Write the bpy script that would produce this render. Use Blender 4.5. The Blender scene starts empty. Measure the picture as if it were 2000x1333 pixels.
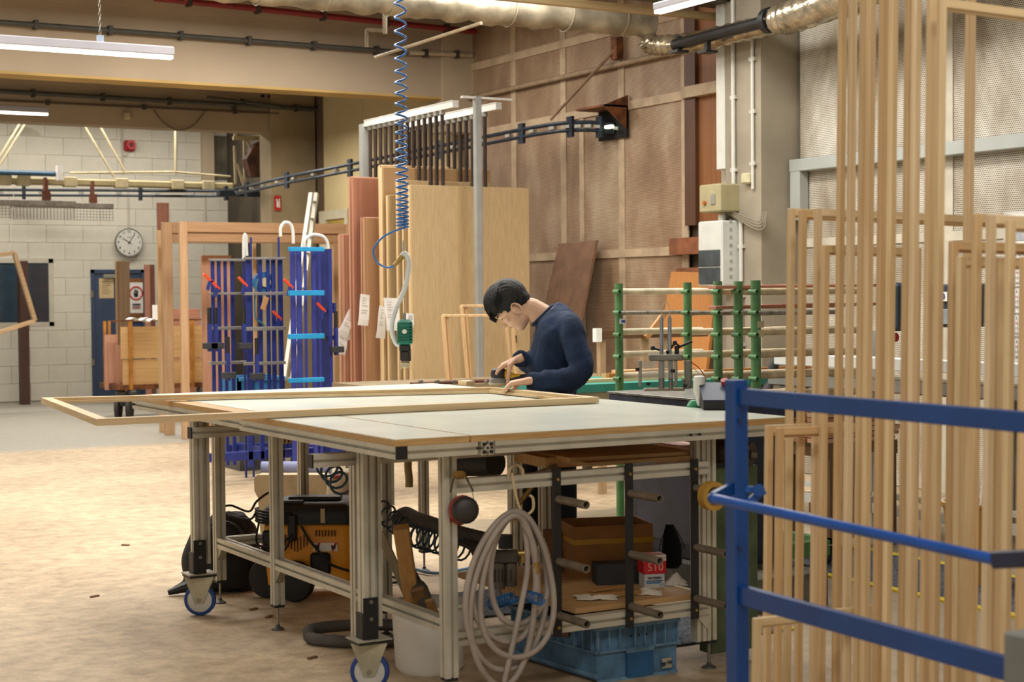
import bpy, bmesh, math, random
from mathutils import Vector, Matrix
random.seed(7)
C = bpy.context.scene.collection
SC = bpy.context.scene
# ------------------------------------------------------------------ camera
F_PX = 3200.0; EYE = 1.5
YAW = math.radians(30); PIT = math.radians(1.65); ROL = math.radians(0.5)
Fv = Vector((math.sin(YAW)*math.cos(PIT), math.cos(YAW)*math.cos(PIT), -math.sin(PIT)))
R0 = Vector((math.cos(YAW), -math.sin(YAW), 0)); U0 = R0.cross(Fv)
Rv = R0*math.cos(ROL) - U0*math.sin(ROL); Uv = U0*math.cos(ROL) + R0*math.sin(ROL)
cd = bpy.data.cameras.new('camera'); cam = bpy.data.objects.new('camera', cd); C.objects.link(cam)
cd.sensor_width = 36; cd.lens = F_PX/2000*36; cd.clip_end = 200; cd.clip_start = 0.05
m3 = Matrix((Rv, Uv, -Fv)).transposed()
cam.matrix_world = Matrix.Translation((0, 0, EYE)) @ m3.to_4x4()
cd.dof.use_dof = True; cd.dof.focus_distance = 8.6; cd.dof.aperture_fstop = 4.5
SC.camera = cam
# ------------------------------------------------------------------ world, lights, exposure
SC.view_settings.view_transform = 'Standard'; SC.view_settings.look = 'None'
SC.view_settings.gamma = 1; SC.view_settings.exposure = 0.0
SC.view_settings.use_curve_mapping = False
w = bpy.data.worlds.new('world'); SC.world = w; w.use_nodes = True
w.node_tree.nodes['Background'].inputs[0].default_value = (1.0, 0.95, 0.88, 1)
w.node_tree.nodes['Background'].inputs[1].default_value = 0.5
def area(name, loc, sx, sy, power, col=(1, .955, .89), rot=(0, 0, 0)):
    l = bpy.data.lights.new(name, 'AREA'); l.shape = 'RECTANGLE'; l.size = sx; l.size_y = sy
    l.energy = power; l.color = col
    o = bpy.data.objects.new(name, l); C.objects.link(o); o.location = loc; o.rotation_euler = rot
    return o
area('aisle_lamp_row', (1.6, 12.2, 4.3), 1.2, 8.0, 290)
area('bench_lamp_row', (4.3, 9.2, 4.3), 1.6, 4.5, 195)
area('rear_lamp_row', (5.4, 19.0, 3.62), 5.0, 0.5, 150)
area('deep_lamp_row', (6.0, 22.3, 4.2), 5.0, 0.5, 130)
area('wall_lamp_row', (6.7, 9.6, 4.2), 0.8, 5.0, 190, (1, .98, .95))
area('rack_lamp_row', (5.6, 14.4, 4.3), 3.5, 0.8, 170)
area('front_fill_light', (0.9, 1.2, 4.3), 5.0, 0.8, 150)  # added fill out of view, placed to brighten the pine frames and foreground

# ------------------------------------------------------------------ helpers
def ray(px, py): return Fv + Rv*((px-1000)/F_PX) - Uv*((py-666.5)/F_PX)
CO = Vector((0, 0, EYE))
def wz(px, py, Z): d = ray(px, py); return CO + d*((Z-EYE)/d.z)
def wx(px, py, X): d = ray(px, py); return CO + d*(X/d.x)
def wy(px, py, Y): d = ray(px, py); return CO + d*(Y/d.y)
def wd(px, py, D): return CO + ray(px, py)*D
def lin(h):
    h = h.lstrip('#'); r = [int(h[i:i+2], 16)/255 for i in (0, 2, 4)]
    return tuple((c/12.92 if c <= .04045 else ((c+.055)/1.055)**2.4) for c in r)+(1,)
ORG = {}
def thing(name, label, cat, loc=(0, 0, 0), group=None, rotz=0):
    o = bpy.data.objects.new(name, None); C.objects.link(o); o.location = loc; o.empty_display_size = .1
    o.rotation_euler = (0, 0, rotz)
    o['label'] = label; o['category'] = cat
    if group: o['group'] = group
    ORG[o.name] = Vector(loc)
    return o
def tag(o, label, cat, group=None):
    o['label'] = label; o['category'] = cat
    if group: o['group'] = group
    return o
def AX(v):  # orthonormal frame with z along v
    z = Vector(v).normalized(); a = Vector((0, 0, 1)) if abs(z.z) < .95 else Vector((0, 1, 0))
    x = a.cross(z).normalized(); y = z.cross(x); return Matrix((x, y, z)).transposed()
class M:
    def __init__(s): s.bm = bmesh.new()
    def quad(s, *p):
        s.bm.faces.new([s.bm.verts.new(Vector(q)) for q in p]); return s
    def box(s, x0, x1, y0, y1, z0, z1, bev=0):
        return s.obox(((x0+x1)/2, (y0+y1)/2, (z0+z1)/2), (abs(x1-x0), abs(y1-y0), abs(z1-z0)), None, bev)
    def obox(s, c, size, rot=None, bev=0):
        mt = Matrix.Translation(Vector(c))
        if rot is not None: mt = mt @ (rot.to_4x4() if isinstance(rot, Matrix) else Matrix.Rotation(rot, 4, 'Z'))
        mt = mt @ Matrix.Diagonal((*size, 1))
        r = bmesh.ops.create_cube(s.bm, size=1, matrix=mt)
        if bev:
            es = list({e for v in r['verts'] for e in v.link_edges})
            bmesh.ops.bevel(s.bm, geom=es, offset=bev, segments=1, affect='EDGES', profile=.5)
        return s
    def bar(s, a, b, wd_, ht, up=(0, 0, 1), bev=0):   # box from a to b, wd_ sideways, ht along up
        a = Vector(a); b = Vector(b); z = (b-a); L = z.length; z.normalize()
        u = Vector(up); x = u.cross(z)
        if x.length < 1e-4: x = Vector((1, 0, 0)).cross(z)
        x.normalize(); y = z.cross(x)
        return s.obox((a+b)/2, (wd_, ht, L), Matrix((x, y, z)).transposed(), bev)
    def cyl(s, a, b, r, seg=12, r2=None, caps=True):
        a = Vector(a); b = Vector(b); d = b-a
        mt = Matrix.Translation((a+b)/2) @ AX(d).to_4x4()
        bmesh.ops.create_cone(s.bm, cap_ends=caps, segments=seg, radius1=r, radius2=r if r2 is None else r2, depth=d.length, matrix=mt)
        return s
    def ball(s, c, r, sc=(1, 1, 1), seg=12, rot=None):
        mt = Matrix.Translation(Vector(c))
        if rot is not None: mt = mt @ rot.to_4x4()
        mt = mt @ Matrix.Diagonal((*[r*k for k in sc], 1))
        bmesh.ops.create_uvsphere(s.bm, u_segments=seg, v_segments=max(6, seg//2+2), radius=1, matrix=mt); return s
    def loft(s, rings, caps=True):
        vs = [[s.bm.verts.new(p) for p in r] for r in rings]; n = len(rings[0])
        for i in range(len(vs)-1):
            for j in range(n):
                s.bm.faces.new((vs[i][j], vs[i][(j+1) % n], vs[i+1][(j+1) % n], vs[i+1][j]))
        if caps: s.bm.faces.new(vs[0][::-1]); s.bm.faces.new(vs[-1])
        return s
    def tube(s, pts, r, seg=8, closed=False, caps=True, sc=1.0):
        pts = [Vector(p) for p in pts]; n = len(pts); rings = []
        x = None
        for i, p in enumerate(pts):
            if closed: t = pts[(i+1) % n]-pts[i-1]
            else: t = pts[min(i+1, n-1)]-pts[max(i-1, 0)]
            t.normalize()
            if x is None: x = AX(t).col[0].copy()
            x = x - t*x.dot(t)
            if x.length < 1e-5: x = AX(t).col[0].copy()
            x.normalize(); y = t.cross(x)
            rr = r[i] if isinstance(r, (list, tuple)) else r
            rings.append([p + (x*math.cos(k*2*math.pi/seg) + y*math.sin(k*2*math.pi/seg)*sc)*rr for k in range(seg)])
        if closed: rings.append(rings[0]); caps = False
        return s.loft(rings, caps)
    def pipe(s, a, b, r, t, seg=14):  # hollow tube
        a = Vector(a); b = Vector(b); X = AX(b-a)
        def ring(p, q): return [p + X @ Vector((q*math.cos(k*2*math.pi/seg), q*math.sin(k*2*math.pi/seg), 0)) for k in range(seg)]
        return s.loft([ring(a, r), ring(b, r), ring(b, r-t), ring(a, r-t), ring(a, r)], False)
    def lathe(s, c, prof, seg=20, axis=None, caps=True):
        X = AX(axis) if axis is not None else Matrix.Identity(3); c = Vector(c)
        rings = [[c + X @ Vector((max(r, 1e-4)*math.cos(k*2*math.pi/seg), max(r, 1e-4)*math.sin(k*2*math.pi/seg), z)) for k in range(seg)] for r, z in prof]
        return s.loft(rings, caps)
    def prism(s, pts, d):
        pts = [Vector(p) for p in pts]; d = Vector(d); return s.loft([pts, [p+d for p in pts]], True)
    def go(s, name, mat, parent=None, smooth=False, local=False, kind=None):
        me = bpy.data.meshes.new(name)
        bmesh.ops.remove_doubles(s.bm, verts=s.bm.verts, dist=1e-6)
        bmesh.ops.recalc_face_normals(s.bm, faces=s.bm.faces)
        o = bpy.data.objects.new(name, me); C.objects.link(o)
        if parent is not None:
            o.parent = parent; org = ORG.get(parent.name, Vector())
            if not local: bmesh.ops.translate(s.bm, verts=s.bm.verts, vec=-org)
            ORG[o.name] = org if not local else Vector()
        elif not local and len(s.bm.verts):
            lo = Vector([min(v.co[i] for v in s.bm.verts) for i in range(3)]); hi = Vector([max(v.co[i] for v in s.bm.verts) for i in range(3)])
            org = Vector(((lo.x+hi.x)/2, (lo.y+hi.y)/2, lo.z)); bmesh.ops.translate(s.bm, verts=s.bm.verts, vec=-org)
            o.location = org; ORG[o.name] = org
        s.bm.to_mesh(me); s.bm.free()
        if smooth:
            for p in me.polygons: p.use_smooth = True
            if smooth != 2:
                try: me.set_sharp_from_angle(angle=math.radians(40))
                except Exception: pass
        me.materials.append(mat)
        if kind: o['kind'] = kind
        return o
def B(*a, **k): return M().box(*a, **k)
def structure(o): o['kind'] = 'structure'; return o
def copytree(o, loc, label=None, parent=None, rotz=None):
    c = o.copy(); C.objects.link(c); c.parent = parent
    if parent is None:
        c.location = loc; ORG[c.name] = Vector(loc)
        if rotz is not None: c.rotation_euler.z = rotz
        if label: c['label'] = label
    for ch in list(o.children): copytree(ch, None, None, c)
    return c
def spline(pts, n=8):  # catmull-rom
    P = [Vector(p) for p in pts]; P = [2*P[0]-P[1]] + P + [2*P[-1]-P[-2]]; out = []
    for i in range(1, len(P)-2):
        for k in range(n):
            t = k/n; a, b, c, d = P[i-1:i+3]
            out.append(.5*((2*b)+(c-a)*t+(2*a-5*b+4*c-d)*t*t+(-a+3*b-3*c+d)*t**3))
    out.append(P[-2]); return out
def text(string, size, mat, parent, loc, right, up, name='lettering', bold=0, extr=.0008, align='CENTER'):
    cu = bpy.data.curves.new('t', 'FONT'); cu.body = string; cu.size = size; cu.extrude = extr; cu.offset = bold
    cu.align_x = align; cu.align_y = 'CENTER'; cu.resolution_u = 2
    to = bpy.data.objects.new('t', cu); C.objects.link(to)
    me = bpy.data.meshes.new_from_object(to, depsgraph=bpy.context.evaluated_depsgraph_get())
    bpy.data.objects.remove(to)
    r = Vector(right).normalized(); u = Vector(up).normalized(); n = r.cross(u)
    mt = Matrix((r, u, n)).transposed().to_4x4()
    mt.translation = Vector(loc) - ORG.get(parent.name, Vector())
    me.transform(mt); me.materials.clear(); me.materials.append(mat)
    o = bpy.data.objects.new(name, me); C.objects.link(o); o.parent = parent
    return o
# ------------------------------------------------------------------ materials
MATS = {}
def mk(name):
    m = bpy.data.materials.new(name); m.use_nodes = True
    return m, m.node_tree.nodes, m.node_tree.links, m.node_tree.nodes['Principled BSDF']
def plain(col, rough=.6, metal=0, var=.12, scale=8, bump=.0, bscale=60, spec=.5, stretch=None, col2=None, emis=0, alpha=1, trans=0):
    key = (col, rough, metal, var, scale, bump, bscale, stretch, col2, emis, alpha, trans, spec)
    if key in MATS: return MATS[key]
    m, N, L, b = mk('m_'+col.strip('#')); c = lin(col)
    b.inputs['Roughness'].default_value = rough; b.inputs['Metallic'].default_value = metal
    b.inputs['Specular IOR Level'].default_value = spec
    tc = N.new('ShaderNodeTexCoord'); mp = N.new('ShaderNodeMapping'); L.new(tc.outputs['Object'], mp.inputs[0])
    if stretch: mp.inputs['Scale'].default_value = stretch
    nz = N.new('ShaderNodeTexNoise'); nz.inputs['Scale'].default_value = scale; nz.inputs['Detail'].default_value = 6
    L.new(mp.outputs[0], nz.inputs['Vector'])
    rp = N.new('ShaderNodeValToRGB'); L.new(nz.outputs[0], rp.inputs[0])
    c2 = lin(col2) if col2 else tuple(x*(1-var*2) for x in c[:3])+(1,)
    c1 = c if col2 else tuple(min(1, x*(1+var*.7)) for x in c[:3])+(1,)
    rp.color_ramp.elements[0].position = .33; rp.color_ramp.elements[0].color = c2
    rp.color_ramp.elements[1].position = .66; rp.color_ramp.elements[1].color = c1
    L.new(rp.outputs[0], b.inputs['Base Color'])
    if bump:
        n2 = N.new('ShaderNodeTexNoise'); n2.inputs['Scale'].default_value = bscale; L.new(mp.outputs[0], n2.inputs['Vector'])
        bp = N.new('ShaderNodeBump'); bp.inputs['Strength'].default_value = bump; bp.inputs['Distance'].default_value = .01
        L.new(n2.outputs[0], bp.inputs['Height']); L.new(bp.outputs[0], b.inputs['Normal'])
    if emis: b.inputs['Emission Color'].default_value = c; b.inputs['Emission Strength'].default_value = emis
    if alpha < 1: b.inputs['Alpha'].default_value = alpha
    if trans: b.inputs['Transmission Weight'].default_value = trans
    MATS[key] = m; return m
def wood(col, axis='z', dark=.22, rough=.55, fine=1.0):
    s = {'x': (1.2, 26, 26), 'y': (26, 1.2, 26), 'z': (26, 26, 1.2)}[axis]
    c = lin(col); d = tuple(x*(1-dark*(1+.3*i)) for i, x in enumerate(c[:3]))
    key = ('w', col, axis, dark, rough, fine)
    if key in MATS: return MATS[key]
    m, N, L, b = mk('wood_'+col.strip('#')); b.inputs['Roughness'].default_value = rough
    tc = N.new('ShaderNodeTexCoord'); mp = N.new('ShaderNodeMapping'); L.new(tc.outputs['Object'], mp.inputs[0]); mp.inputs['Scale'].default_value = s
    oi = N.new('ShaderNodeObjectInfo'); ad = N.new('ShaderNodeVectorMath'); ad.operation = 'SCALE'
    ad.inputs['Scale'].default_value = 13
    cx = N.new('ShaderNodeCombineXYZ')
    for k in range(3): L.new(oi.outputs['Random'], cx.inputs[k])
    L.new(cx.outputs[0], ad.inputs[0]); L.new(ad.outputs[0], mp.inputs['Location'])
    nz = N.new('ShaderNodeTexNoise'); nz.inputs['Scale'].default_value = 1.6*fine; nz.inputs['Detail'].default_value = 5; nz.inputs['Distortion'].default_value = .6
    L.new(mp.outputs[0], nz.inputs['Vector'])
    rp = N.new('ShaderNodeValToRGB'); L.new(nz.outputs[0], rp.inputs[0])
    rp.color_ramp.elements[0].position = .3; rp.color_ramp.elements[0].color = (*d, 1)
    rp.color_ramp.elements[1].position = .65; rp.color_ramp.elements[1].color = c
    hs = N.new('ShaderNodeHueSaturation'); mr = N.new('ShaderNodeMapRange'); L.new(oi.outputs['Random'], mr.inputs[0])
    mr.inputs['To Min'].default_value = .9; mr.inputs['To Max'].default_value = 1.08
    L.new(mr.outputs[0], hs.inputs['Value']); L.new(rp.outputs[0], hs.inputs['Color']); L.new(hs.outputs[0], b.inputs['Base Color'])
    bp = N.new('ShaderNodeBump'); bp.inputs['Strength'].default_value = .15; bp.inputs['Distance'].default_value = .005
    L.new(nz.outputs[0], bp.inputs['Height']); L.new(bp.outputs[0], b.inputs['Normal'])
    MATS[key] = m; return m
def perforated(c1, c2, cdust, pitch, hole='#2a1f16', spread=1.2, dustlow=.45, dusthi=.62):
    """sheet metal with a staggered grid of punched holes (plane x = const), dust blotches"""
    m, N, L, b = mk('perforated_sheet'); b.inputs['Roughness'].default_value = .55
    def math_(op, a, bb=None):
        n = N.new('ShaderNodeMath'); n.operation = op
        for i, v in enumerate((a, bb)):
            if v is None: continue
            if isinstance(v, (int, float)): n.inputs[i].default_value = v
            else: L.new(v, n.inputs[i])
        return n.outputs[0]
    g = N.new('ShaderNodeNewGeometry'); sp = N.new('ShaderNodeSeparateXYZ'); L.new(g.outputs['Position'], sp.inputs[0])
    u = math_('DIVIDE', sp.outputs['Y'], pitch); v = math_('DIVIDE', sp.outputs['Z'], pitch*.866)
    row = math_('FLOOR', v); odd = math_('MULTIPLY', math_('MODULO', row, 2.0), .5)
    fu = math_('SUBTRACT', math_('FRACT', math_('ADD', u, odd)), .5); fv = math_('SUBTRACT', math_('FRACT', v), .5)
    r2 = math_('ADD', math_('MULTIPLY', fu, fu), math_('MULTIPLY', fv, fv))
    holem = math_('LESS_THAN', r2, .10)
    nz = N.new('ShaderNodeTexNoise'); nz.inputs['Scale'].default_value = spread; nz.inputs['Detail'].default_value = 9; nz.inputs['Roughness'].default_value = .62
    mpv = N.new('ShaderNodeMapping'); mpv.inputs['Scale'].default_value = (1, 1.6, .8); L.new(g.outputs['Position'], mpv.inputs[0]); L.new(mpv.outputs[0], nz.inputs['Vector'])
    rp = N.new('ShaderNodeValToRGB'); L.new(nz.outputs[0], rp.inputs[0])
    E_ = rp.color_ramp.elements; E_[0].position = .34; E_[0].color = lin(c2); E_[1].position = dustlow; E_[1].color = lin(c1)
    e = E_.new(dusthi); e.color = lin(cdust)
    mx = N.new('ShaderNodeMix'); mx.data_type = 'RGBA'; L.new(holem, mx.inputs[0]); L.new(rp.outputs[0], mx.inputs[6])
    mx.inputs[7].default_value = lin(hole); L.new(mx.outputs[2], b.inputs['Base Color'])
    bp = N.new('ShaderNodeBump'); bp.inputs['Strength'].default_value = .4; bp.inputs['Distance'].default_value = .003; bp.invert = True
    L.new(holem, bp.inputs['Height']); L.new(bp.outputs[0], b.inputs['Normal'])
    return m
ALU = plain('#c9c4b2', .42, .3, .06, 12); ALUD = plain('#5b574b', .5, .3, .1, 12)
BLK = plain('#1b1a19', .5, 0, .1, 10); RUB = plain('#1d1c1c', .8, 0, .1, 10)
STEEL = plain('#9a968c', .35, .8, .12, 20); CHR = plain('#c4c2ba', .22, .9, .05, 20)
PAINT = plain('#a99a80', .85, 0, .1, 1.3, .12, 30); CONC = plain('#b8a68a', .9, 0, .10, .9, .15, 25)
WHITE = plain('#e4e0d6', .5, 0, .04, 6); PAPER = plain('#f1efe8', .8, 0, .03, 5)
BLUE = plain('#073d7c', .35, 0, .08, 5, 0); BLUE2 = plain('#25327c', .4, 0, .12, 8); CYAN = plain('#2492c8', .4, 0, .06, 8)
PINE = wood('#dfc396', 'z'); PINEX = wood('#e2c89c', 'x', .16); PINEY = wood('#e6cfa4', 'y', .16)
OAK = wood('#c6a27c', 'z', .2); OAKX = wood('#b38c66', 'x', .2)
MAHOG = wood('#bd8c73', 'z', .18); BOARD = wood('#c6ad82', 'z', .2, .6, 3.5)
PLYX = wood('#d2aa72', 'x', .16); DKWOOD = wood('#4a2b1b', 'z', .3)
RUST = plain('#7c4a26', .7, .2, .3, 14, .2); BRASS = plain('#b59556', .35, .7, .1, 12)
GREEN = plain('#5a8a55', .5, 0, .2, 9, .1); DUSTY = plain('#9a8a72', .9, 0, .2, 5, .2)
YEL = plain('#e6b422', .6, 0, .08, 6); ORG_ = plain('#e39a13', .5, 0, .08, 6); CARD = plain('#9c6c38', .85, 0, .1, 6)
NAVY = plain('#28324c', .5, 0, .25, 10, .1)
# ================================================================== SETTING
XW = 8.8; YB = 23.9; ZC = 4.75
def floor_mat():
    m, N, L, b = mk('dusty_floor'); b.inputs['Roughness'].default_value = .62
    g = N.new('ShaderNodeNewGeometry'); sp = N.new('ShaderNodeSeparateXYZ'); L.new(g.outputs['Position'], sp.inputs[0])
    n1 = N.new('ShaderNodeTexNoise'); n1.inputs['Scale'].default_value = .7; n1.inputs['Detail'].default_value = 8
    n2 = N.new('ShaderNodeTexNoise'); n2.inputs['Scale'].default_value = 9; n2.inputs['Detail'].default_value = 8; n2.inputs['Roughness'].default_value = .7
    n3 = N.new('ShaderNodeTexNoise'); n3.inputs['Scale'].default_value = 60; n3.inputs['Detail'].default_value = 3
    for n in (n1, n2, n3): L.new(g.outputs['Position'], n.inputs['Vector'])
    r1 = N.new('ShaderNodeValToRGB'); L.new(n1.outputs[0], r1.inputs[0])
    r1.color_ramp.elements[0].position = .35; r1.color_ramp.elements[0].color = lin('#bfa888')
    r1.color_ramp.elements[1].position = .65; r1.color_ramp.elements[1].color = lin('#d8c2a0')
    r2 = N.new('ShaderNodeValToRGB'); L.new(n2.outputs[0], r2.inputs[0])
    r2.color_ramp.elements[0].position = .36; r2.color_ramp.elements[0].color = (.64, .62, .60, 1)
    r2.color_ramp.elements[1].position = .6; r2.color_ramp.elements[1].color = (1, 1, 1, 1)
    mx = N.new('ShaderNodeMix'); mx.data_type = 'RGBA'; mx.blend_type = 'MULTIPLY'; mx.inputs[0].default_value = 1
    L.new(r1.outputs[0], mx.inputs[6]); L.new(r2.outputs[0], mx.inputs[7])
    # bare grey concrete beyond the painted part (straight joint with a soft dusty edge)
    ad = N.new('ShaderNodeMath'); ad.operation = 'MULTIPLY_ADD'; L.new(n2.outputs[0], ad.inputs[0]); ad.inputs[1].default_value = .5; L.new(sp.outputs['Y'], ad.inputs[2])
    mr = N.new('ShaderNodeMapRange'); L.new(ad.outputs[0], mr.inputs[0]); mr.inputs['From Min'].default_value = 16.3; mr.inputs['From Max'].default_value = 16.7
    gr = N.new('ShaderNodeValToRGB'); L.new(n2.outputs[0], gr.inputs[0])
    gr.color_ramp.elements[0].color = lin('#8b8578'); gr.color_ramp.elements[1].color = lin('#b5b0a2')
    m2 = N.new('ShaderNodeMix'); m2.data_type = 'RGBA'; L.new(mr.outputs[0], m2.inputs[0]); L.new(mx.outputs[2], m2.inputs[6]); L.new(gr.outputs[0], m2.inputs[7])
    # sparse dark specks / chips of wood
    r3 = N.new('ShaderNodeValToRGB'); L.new(n3.outputs[0], r3.inputs[0]); r3.color_ramp.elements[0].position = .26; r3.color_ramp.elements[0].color = (.45, .4, .34, 1)
    r3.color_ramp.elements[1].position = .31; r3.color_ramp.elements[1].color = (1, 1, 1, 1)
    m3_ = N.new('ShaderNodeMix'); m3_.data_type = 'RGBA'; m3_.blend_type = 'MULTIPLY'; m3_.inputs[0].default_value = 1
    L.new(m2.outputs[2], m3_.inputs[6]); L.new(r3.outputs[0], m3_.inputs[7])
    # grey trodden floor on the machine side
    mr2 = N.new('ShaderNodeMapRange'); ad2 = N.new('ShaderNodeMath'); ad2.operation = 'MULTIPLY_ADD'; L.new(n1.outputs[0], ad2.inputs[0]); ad2.inputs[1].default_value = .8; L.new(sp.outputs['X'], ad2.inputs[2])
    L.new(ad2.outputs[0], mr2.inputs[0]); mr2.inputs['From Min'].default_value = 4.6; mr2.inputs['From Max'].default_value = 5.4; mr2.inputs['To Max'].default_value = .75
    m4 = N.new('ShaderNodeMix'); m4.data_type = 'RGBA'; lt = N.new('ShaderNodeMath'); lt.operation = 'LESS_THAN'; L.new(sp.outputs['Y'], lt.inputs[0]); lt.inputs[1].default_value = 9.5
    ml = N.new('ShaderNodeMath'); ml.operation = 'MULTIPLY'; L.new(lt.outputs[0], ml.inputs[0]); L.new(mr2.outputs[0], ml.inputs[1])
    L.new(ml.outputs[0], m4.inputs[0]); L.new(m3_.outputs[2], m4.inputs[6]); m4.inputs[7].default_value = lin('#8d8069')
    L.new(m4.outputs[2], b.inputs['Base Color'])
    bp = N.new('ShaderNodeBump'); bp.inputs['Strength'].default_value = .25; bp.inputs['Distance'].default_value = .01; L.new(n2.outputs[0], bp.inputs['Height']); L.new(bp.outputs[0], b.inputs['Normal'])
    return m
structure(B(-6, XW+.3, -3, YB+.4, -.12, 0).go('floor', floor_mat()))
structure(B(-6, XW+.3, 1.0, YB+.4, ZC, ZC+.15).go('ceiling', plain('#8f7f63', .9, 0, .1, 1)))
# ---- back wall of big painted blocks
BLOCK = plain('#cfc9b8', .85, 0, .07, 2.2, .3, 40); MORT = plain('#c2bba9', .95, 0, .1, 8)
wb = structure(B(-6, XW+.3, YB, YB+.25, 0, ZC).go('wall_back', MORT))
holes = []
pw0 = wy(-60, 640, YB-.03); pw1 = wy(104, 506, YB-.03); holes.append((pw0.x, pw1.x, pw0.z, pw1.z))
pd0 = wy(181, 788, YB-.03); pd1 = wy(281, 527, YB-.03); holes.append((pd0.x, pd1.x, 0, pd1.z))
bw, bh, gap = .527, .2535, .0035
bx0 = 4.72
std = None
for r in range(18):
    z0 = r*bh+.02; z1 = z0+bh-gap
    if z0 > 4.5: break
    x = bx0 - (bw/2 if r % 2 else 0)
    while x < XW+.2:
        segs = [(x+gap/2, x+bw-gap/2, z0, z1)]
        for (hx0, hx1, hz0, hz1) in holes:
            ns = []
            for (a, b_, c, d) in segs:
                if b_ <= hx0 or a >= hx1 or d <= hz0 or c >= hz1: ns.append((a, b_, c, d)); continue
                if a < hx0: ns.append((a, hx0, c, d))
                if b_ > hx1: ns.append((hx1, b_, c, d))
                lo, hi = max(a, hx0), min(b_, hx1)
                if c < hz0-.02: ns.append((lo, hi, c, hz0))
                if d > hz1+.02: ns.append((lo, hi, hz1, d))
            segs = ns
        for (a, b_, c, d) in segs:
            if b_-a < .03 or a > XW: continue
            full = abs(b_-a-(bw-gap)) < 1e-4 and abs(d-c-(z1-z0)) < 1e-4
            dy = random.uniform(0, .004)
            if full and std is not None:
                o = std.copy(); C.objects.link(o); o.location = (a+(b_-a)/2-.0-ORG['wall_back'].x, YB-dy-ORG['wall_back'].y, c)
            else:
                o = M().obox((0, -.012, (d-c)/2), (b_-a, .024, d-c), None, .002).go('block', BLOCK, wb, local=True)
                o.location = ((a+b_)/2-ORG['wall_back'].x, YB-dy-ORG['wall_back'].y, c)
                if full: std = o
        x += bw
# repaired round patch and pilaster on back wall
# window 1
WF = plain('#b9b3a2', .6, 0, .05, 5)
x0, x1, z0, z1 = holes[0]
wi = structure(B(x0, x1, YB-.03, YB, z1-.06, z1).box(x0, x1, YB-.03, YB, z0, z0+.06).box(x1-.07, x1, YB-.03, YB, z0, z1).box(x0, x0+.06, YB-.03, YB, z0, z1).go('window_1', WF))
gl, N, L, b = mk('window_glass'); b.inputs['Base Color'].default_value = lin('#42525a'); b.inputs['Roughness'].default_value = .08; b.inputs['Specular IOR Level'].default_value = .8; b.inputs['Alpha'].default_value = .45
M().box(x0+.06, x1-.07, YB-.016, YB-.010, z0+.06, z1-.06).go('pane', gl, wi)
B(x0+.05, x1-.06, YB-.006, YB-.002, z0+.05, z1-.05).go('reveal', plain('#3b474c', .7, 0, .2, 3), wi)
# flat coloured sheets behind the pane: blue cabinet, red locker
a = wy(-10, 640, YB); c_ = wy(52, 520, YB)
o = B(a.x, c_.x, YB-.010, YB-.004, z0+.07, z1-.09).go('cabinet_sheet', plain('#31587a', .5, 0, .25, 5), wi)
a = wy(62, 640, YB); c_ = wy(98, 520, YB)
o = B(a.x, c_.x, YB-.010, YB-.004, z0+.07, z1-.10).go('locker_sheet', plain('#5a2a2a', .5, 0, .2, 5), wi)
# door 1
x0, x1, z0, z1 = holes[1]; DB = plain('#35455e', .55, 0, .08, 3)
dr = structure(B(x0, x1, YB-.035, YB, 0, .0).box(x0, x0+.05, YB-.05, YB, 0, z1).box(x1-.05, x1, YB-.05, YB, 0, z1).box(x0, x1, YB-.05, YB, z1-.05, z1).go('door_1', DB))
B(x0+.055, x1-.055, YB-.03, YB-.002, .01, z1-.06).go('door_leaf', DB, dr)
p = wy(198, 530, YB); q = wy(230, 545, YB)
B(x0+.18, x0+.45, YB-.08, YB-.03, z1-.13, z1-.07, bev=.008).go('door_closer', plain('#8a8778', .5), dr)
for zz in (.5, 1.5): B(x0-.005, x0+.03, YB-.065, YB-.045, zz, zz+.1).go('hinge', STEEL, dr)
# notice on the door
a = wy(194, 583, YB-.035); c_ = wy(222, 544, YB-.035)
nt = tag(B(a.x, c_.x, YB-.034, YB-.031, a.z, c_.z).go('notice_sheet', plain('#c8b184', .8, 0, .03)), 'buff paper notice with lines of print on the blue door', 'notice')
for k in range(7):
    zz = c_.z-.05-k*.03
    B(a.x+.04, c_.x-.04-random.random()*.05, YB-.0355, YB-.034, zz, zz+.007).go('print_line', plain('#6d5d43', .9), nt)
# stop-hand sign on a brown board
a = wy(252, 612, YB-.04); c_ = wy(278, 552, YB-.04)
bd = tag(B(a.x-.02, c_.x+.01, YB-.05, YB-.032, a.z-.12, c_.z+.06).go('backing_board', wood('#8a5b30', 'x')), 'brown board fixed on the blue door behind the no-hands sign', 'board')
sg = thing('warning_sign', 'white sign with a black hand in a red ring on the blue door', 'sign', ((a.x+c_.x)/2, YB-.055, a.z))
B(a.x, c_.x, YB-.058, YB-.0505, a.z, c_.z).go('panel', WHITE, sg)
cx, cz = (a.x+c_.x)/2-.0, c_.z-.16
RED = plain('#b8211d', .5, 0, .05)
M().tube([(cx+.095*math.cos(t*math.pi/12), YB-.060, cz+.095*math.sin(t*math.pi/12)) for t in range(24)], .011, 6, closed=True).go('ring', RED, sg)
hm = M().box(cx-.03, cx+.03, YB-.062, YB-.059, cz-.055, cz)
for i, (dx, h) in enumerate(((-.025, .045), (-.008, .06), (.009, .055), (.025, .04))): hm.box(cx+dx-.006, cx+dx+.006, YB-.062, YB-.059, cz-.005, cz+h)
hm.bar((cx-.028, YB-.0605, cz-.03), (cx-.055, YB-.0605, cz+.01), .003, .012, up=(0, 1, 0))
hm.go('hand_symbol', BLK, sg)
B(cx-.06, cx+.07, YB-.060, YB-.0585, cz-.24, cz-.15).go('text_frame', plain('#9b9a94'), sg)
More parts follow.
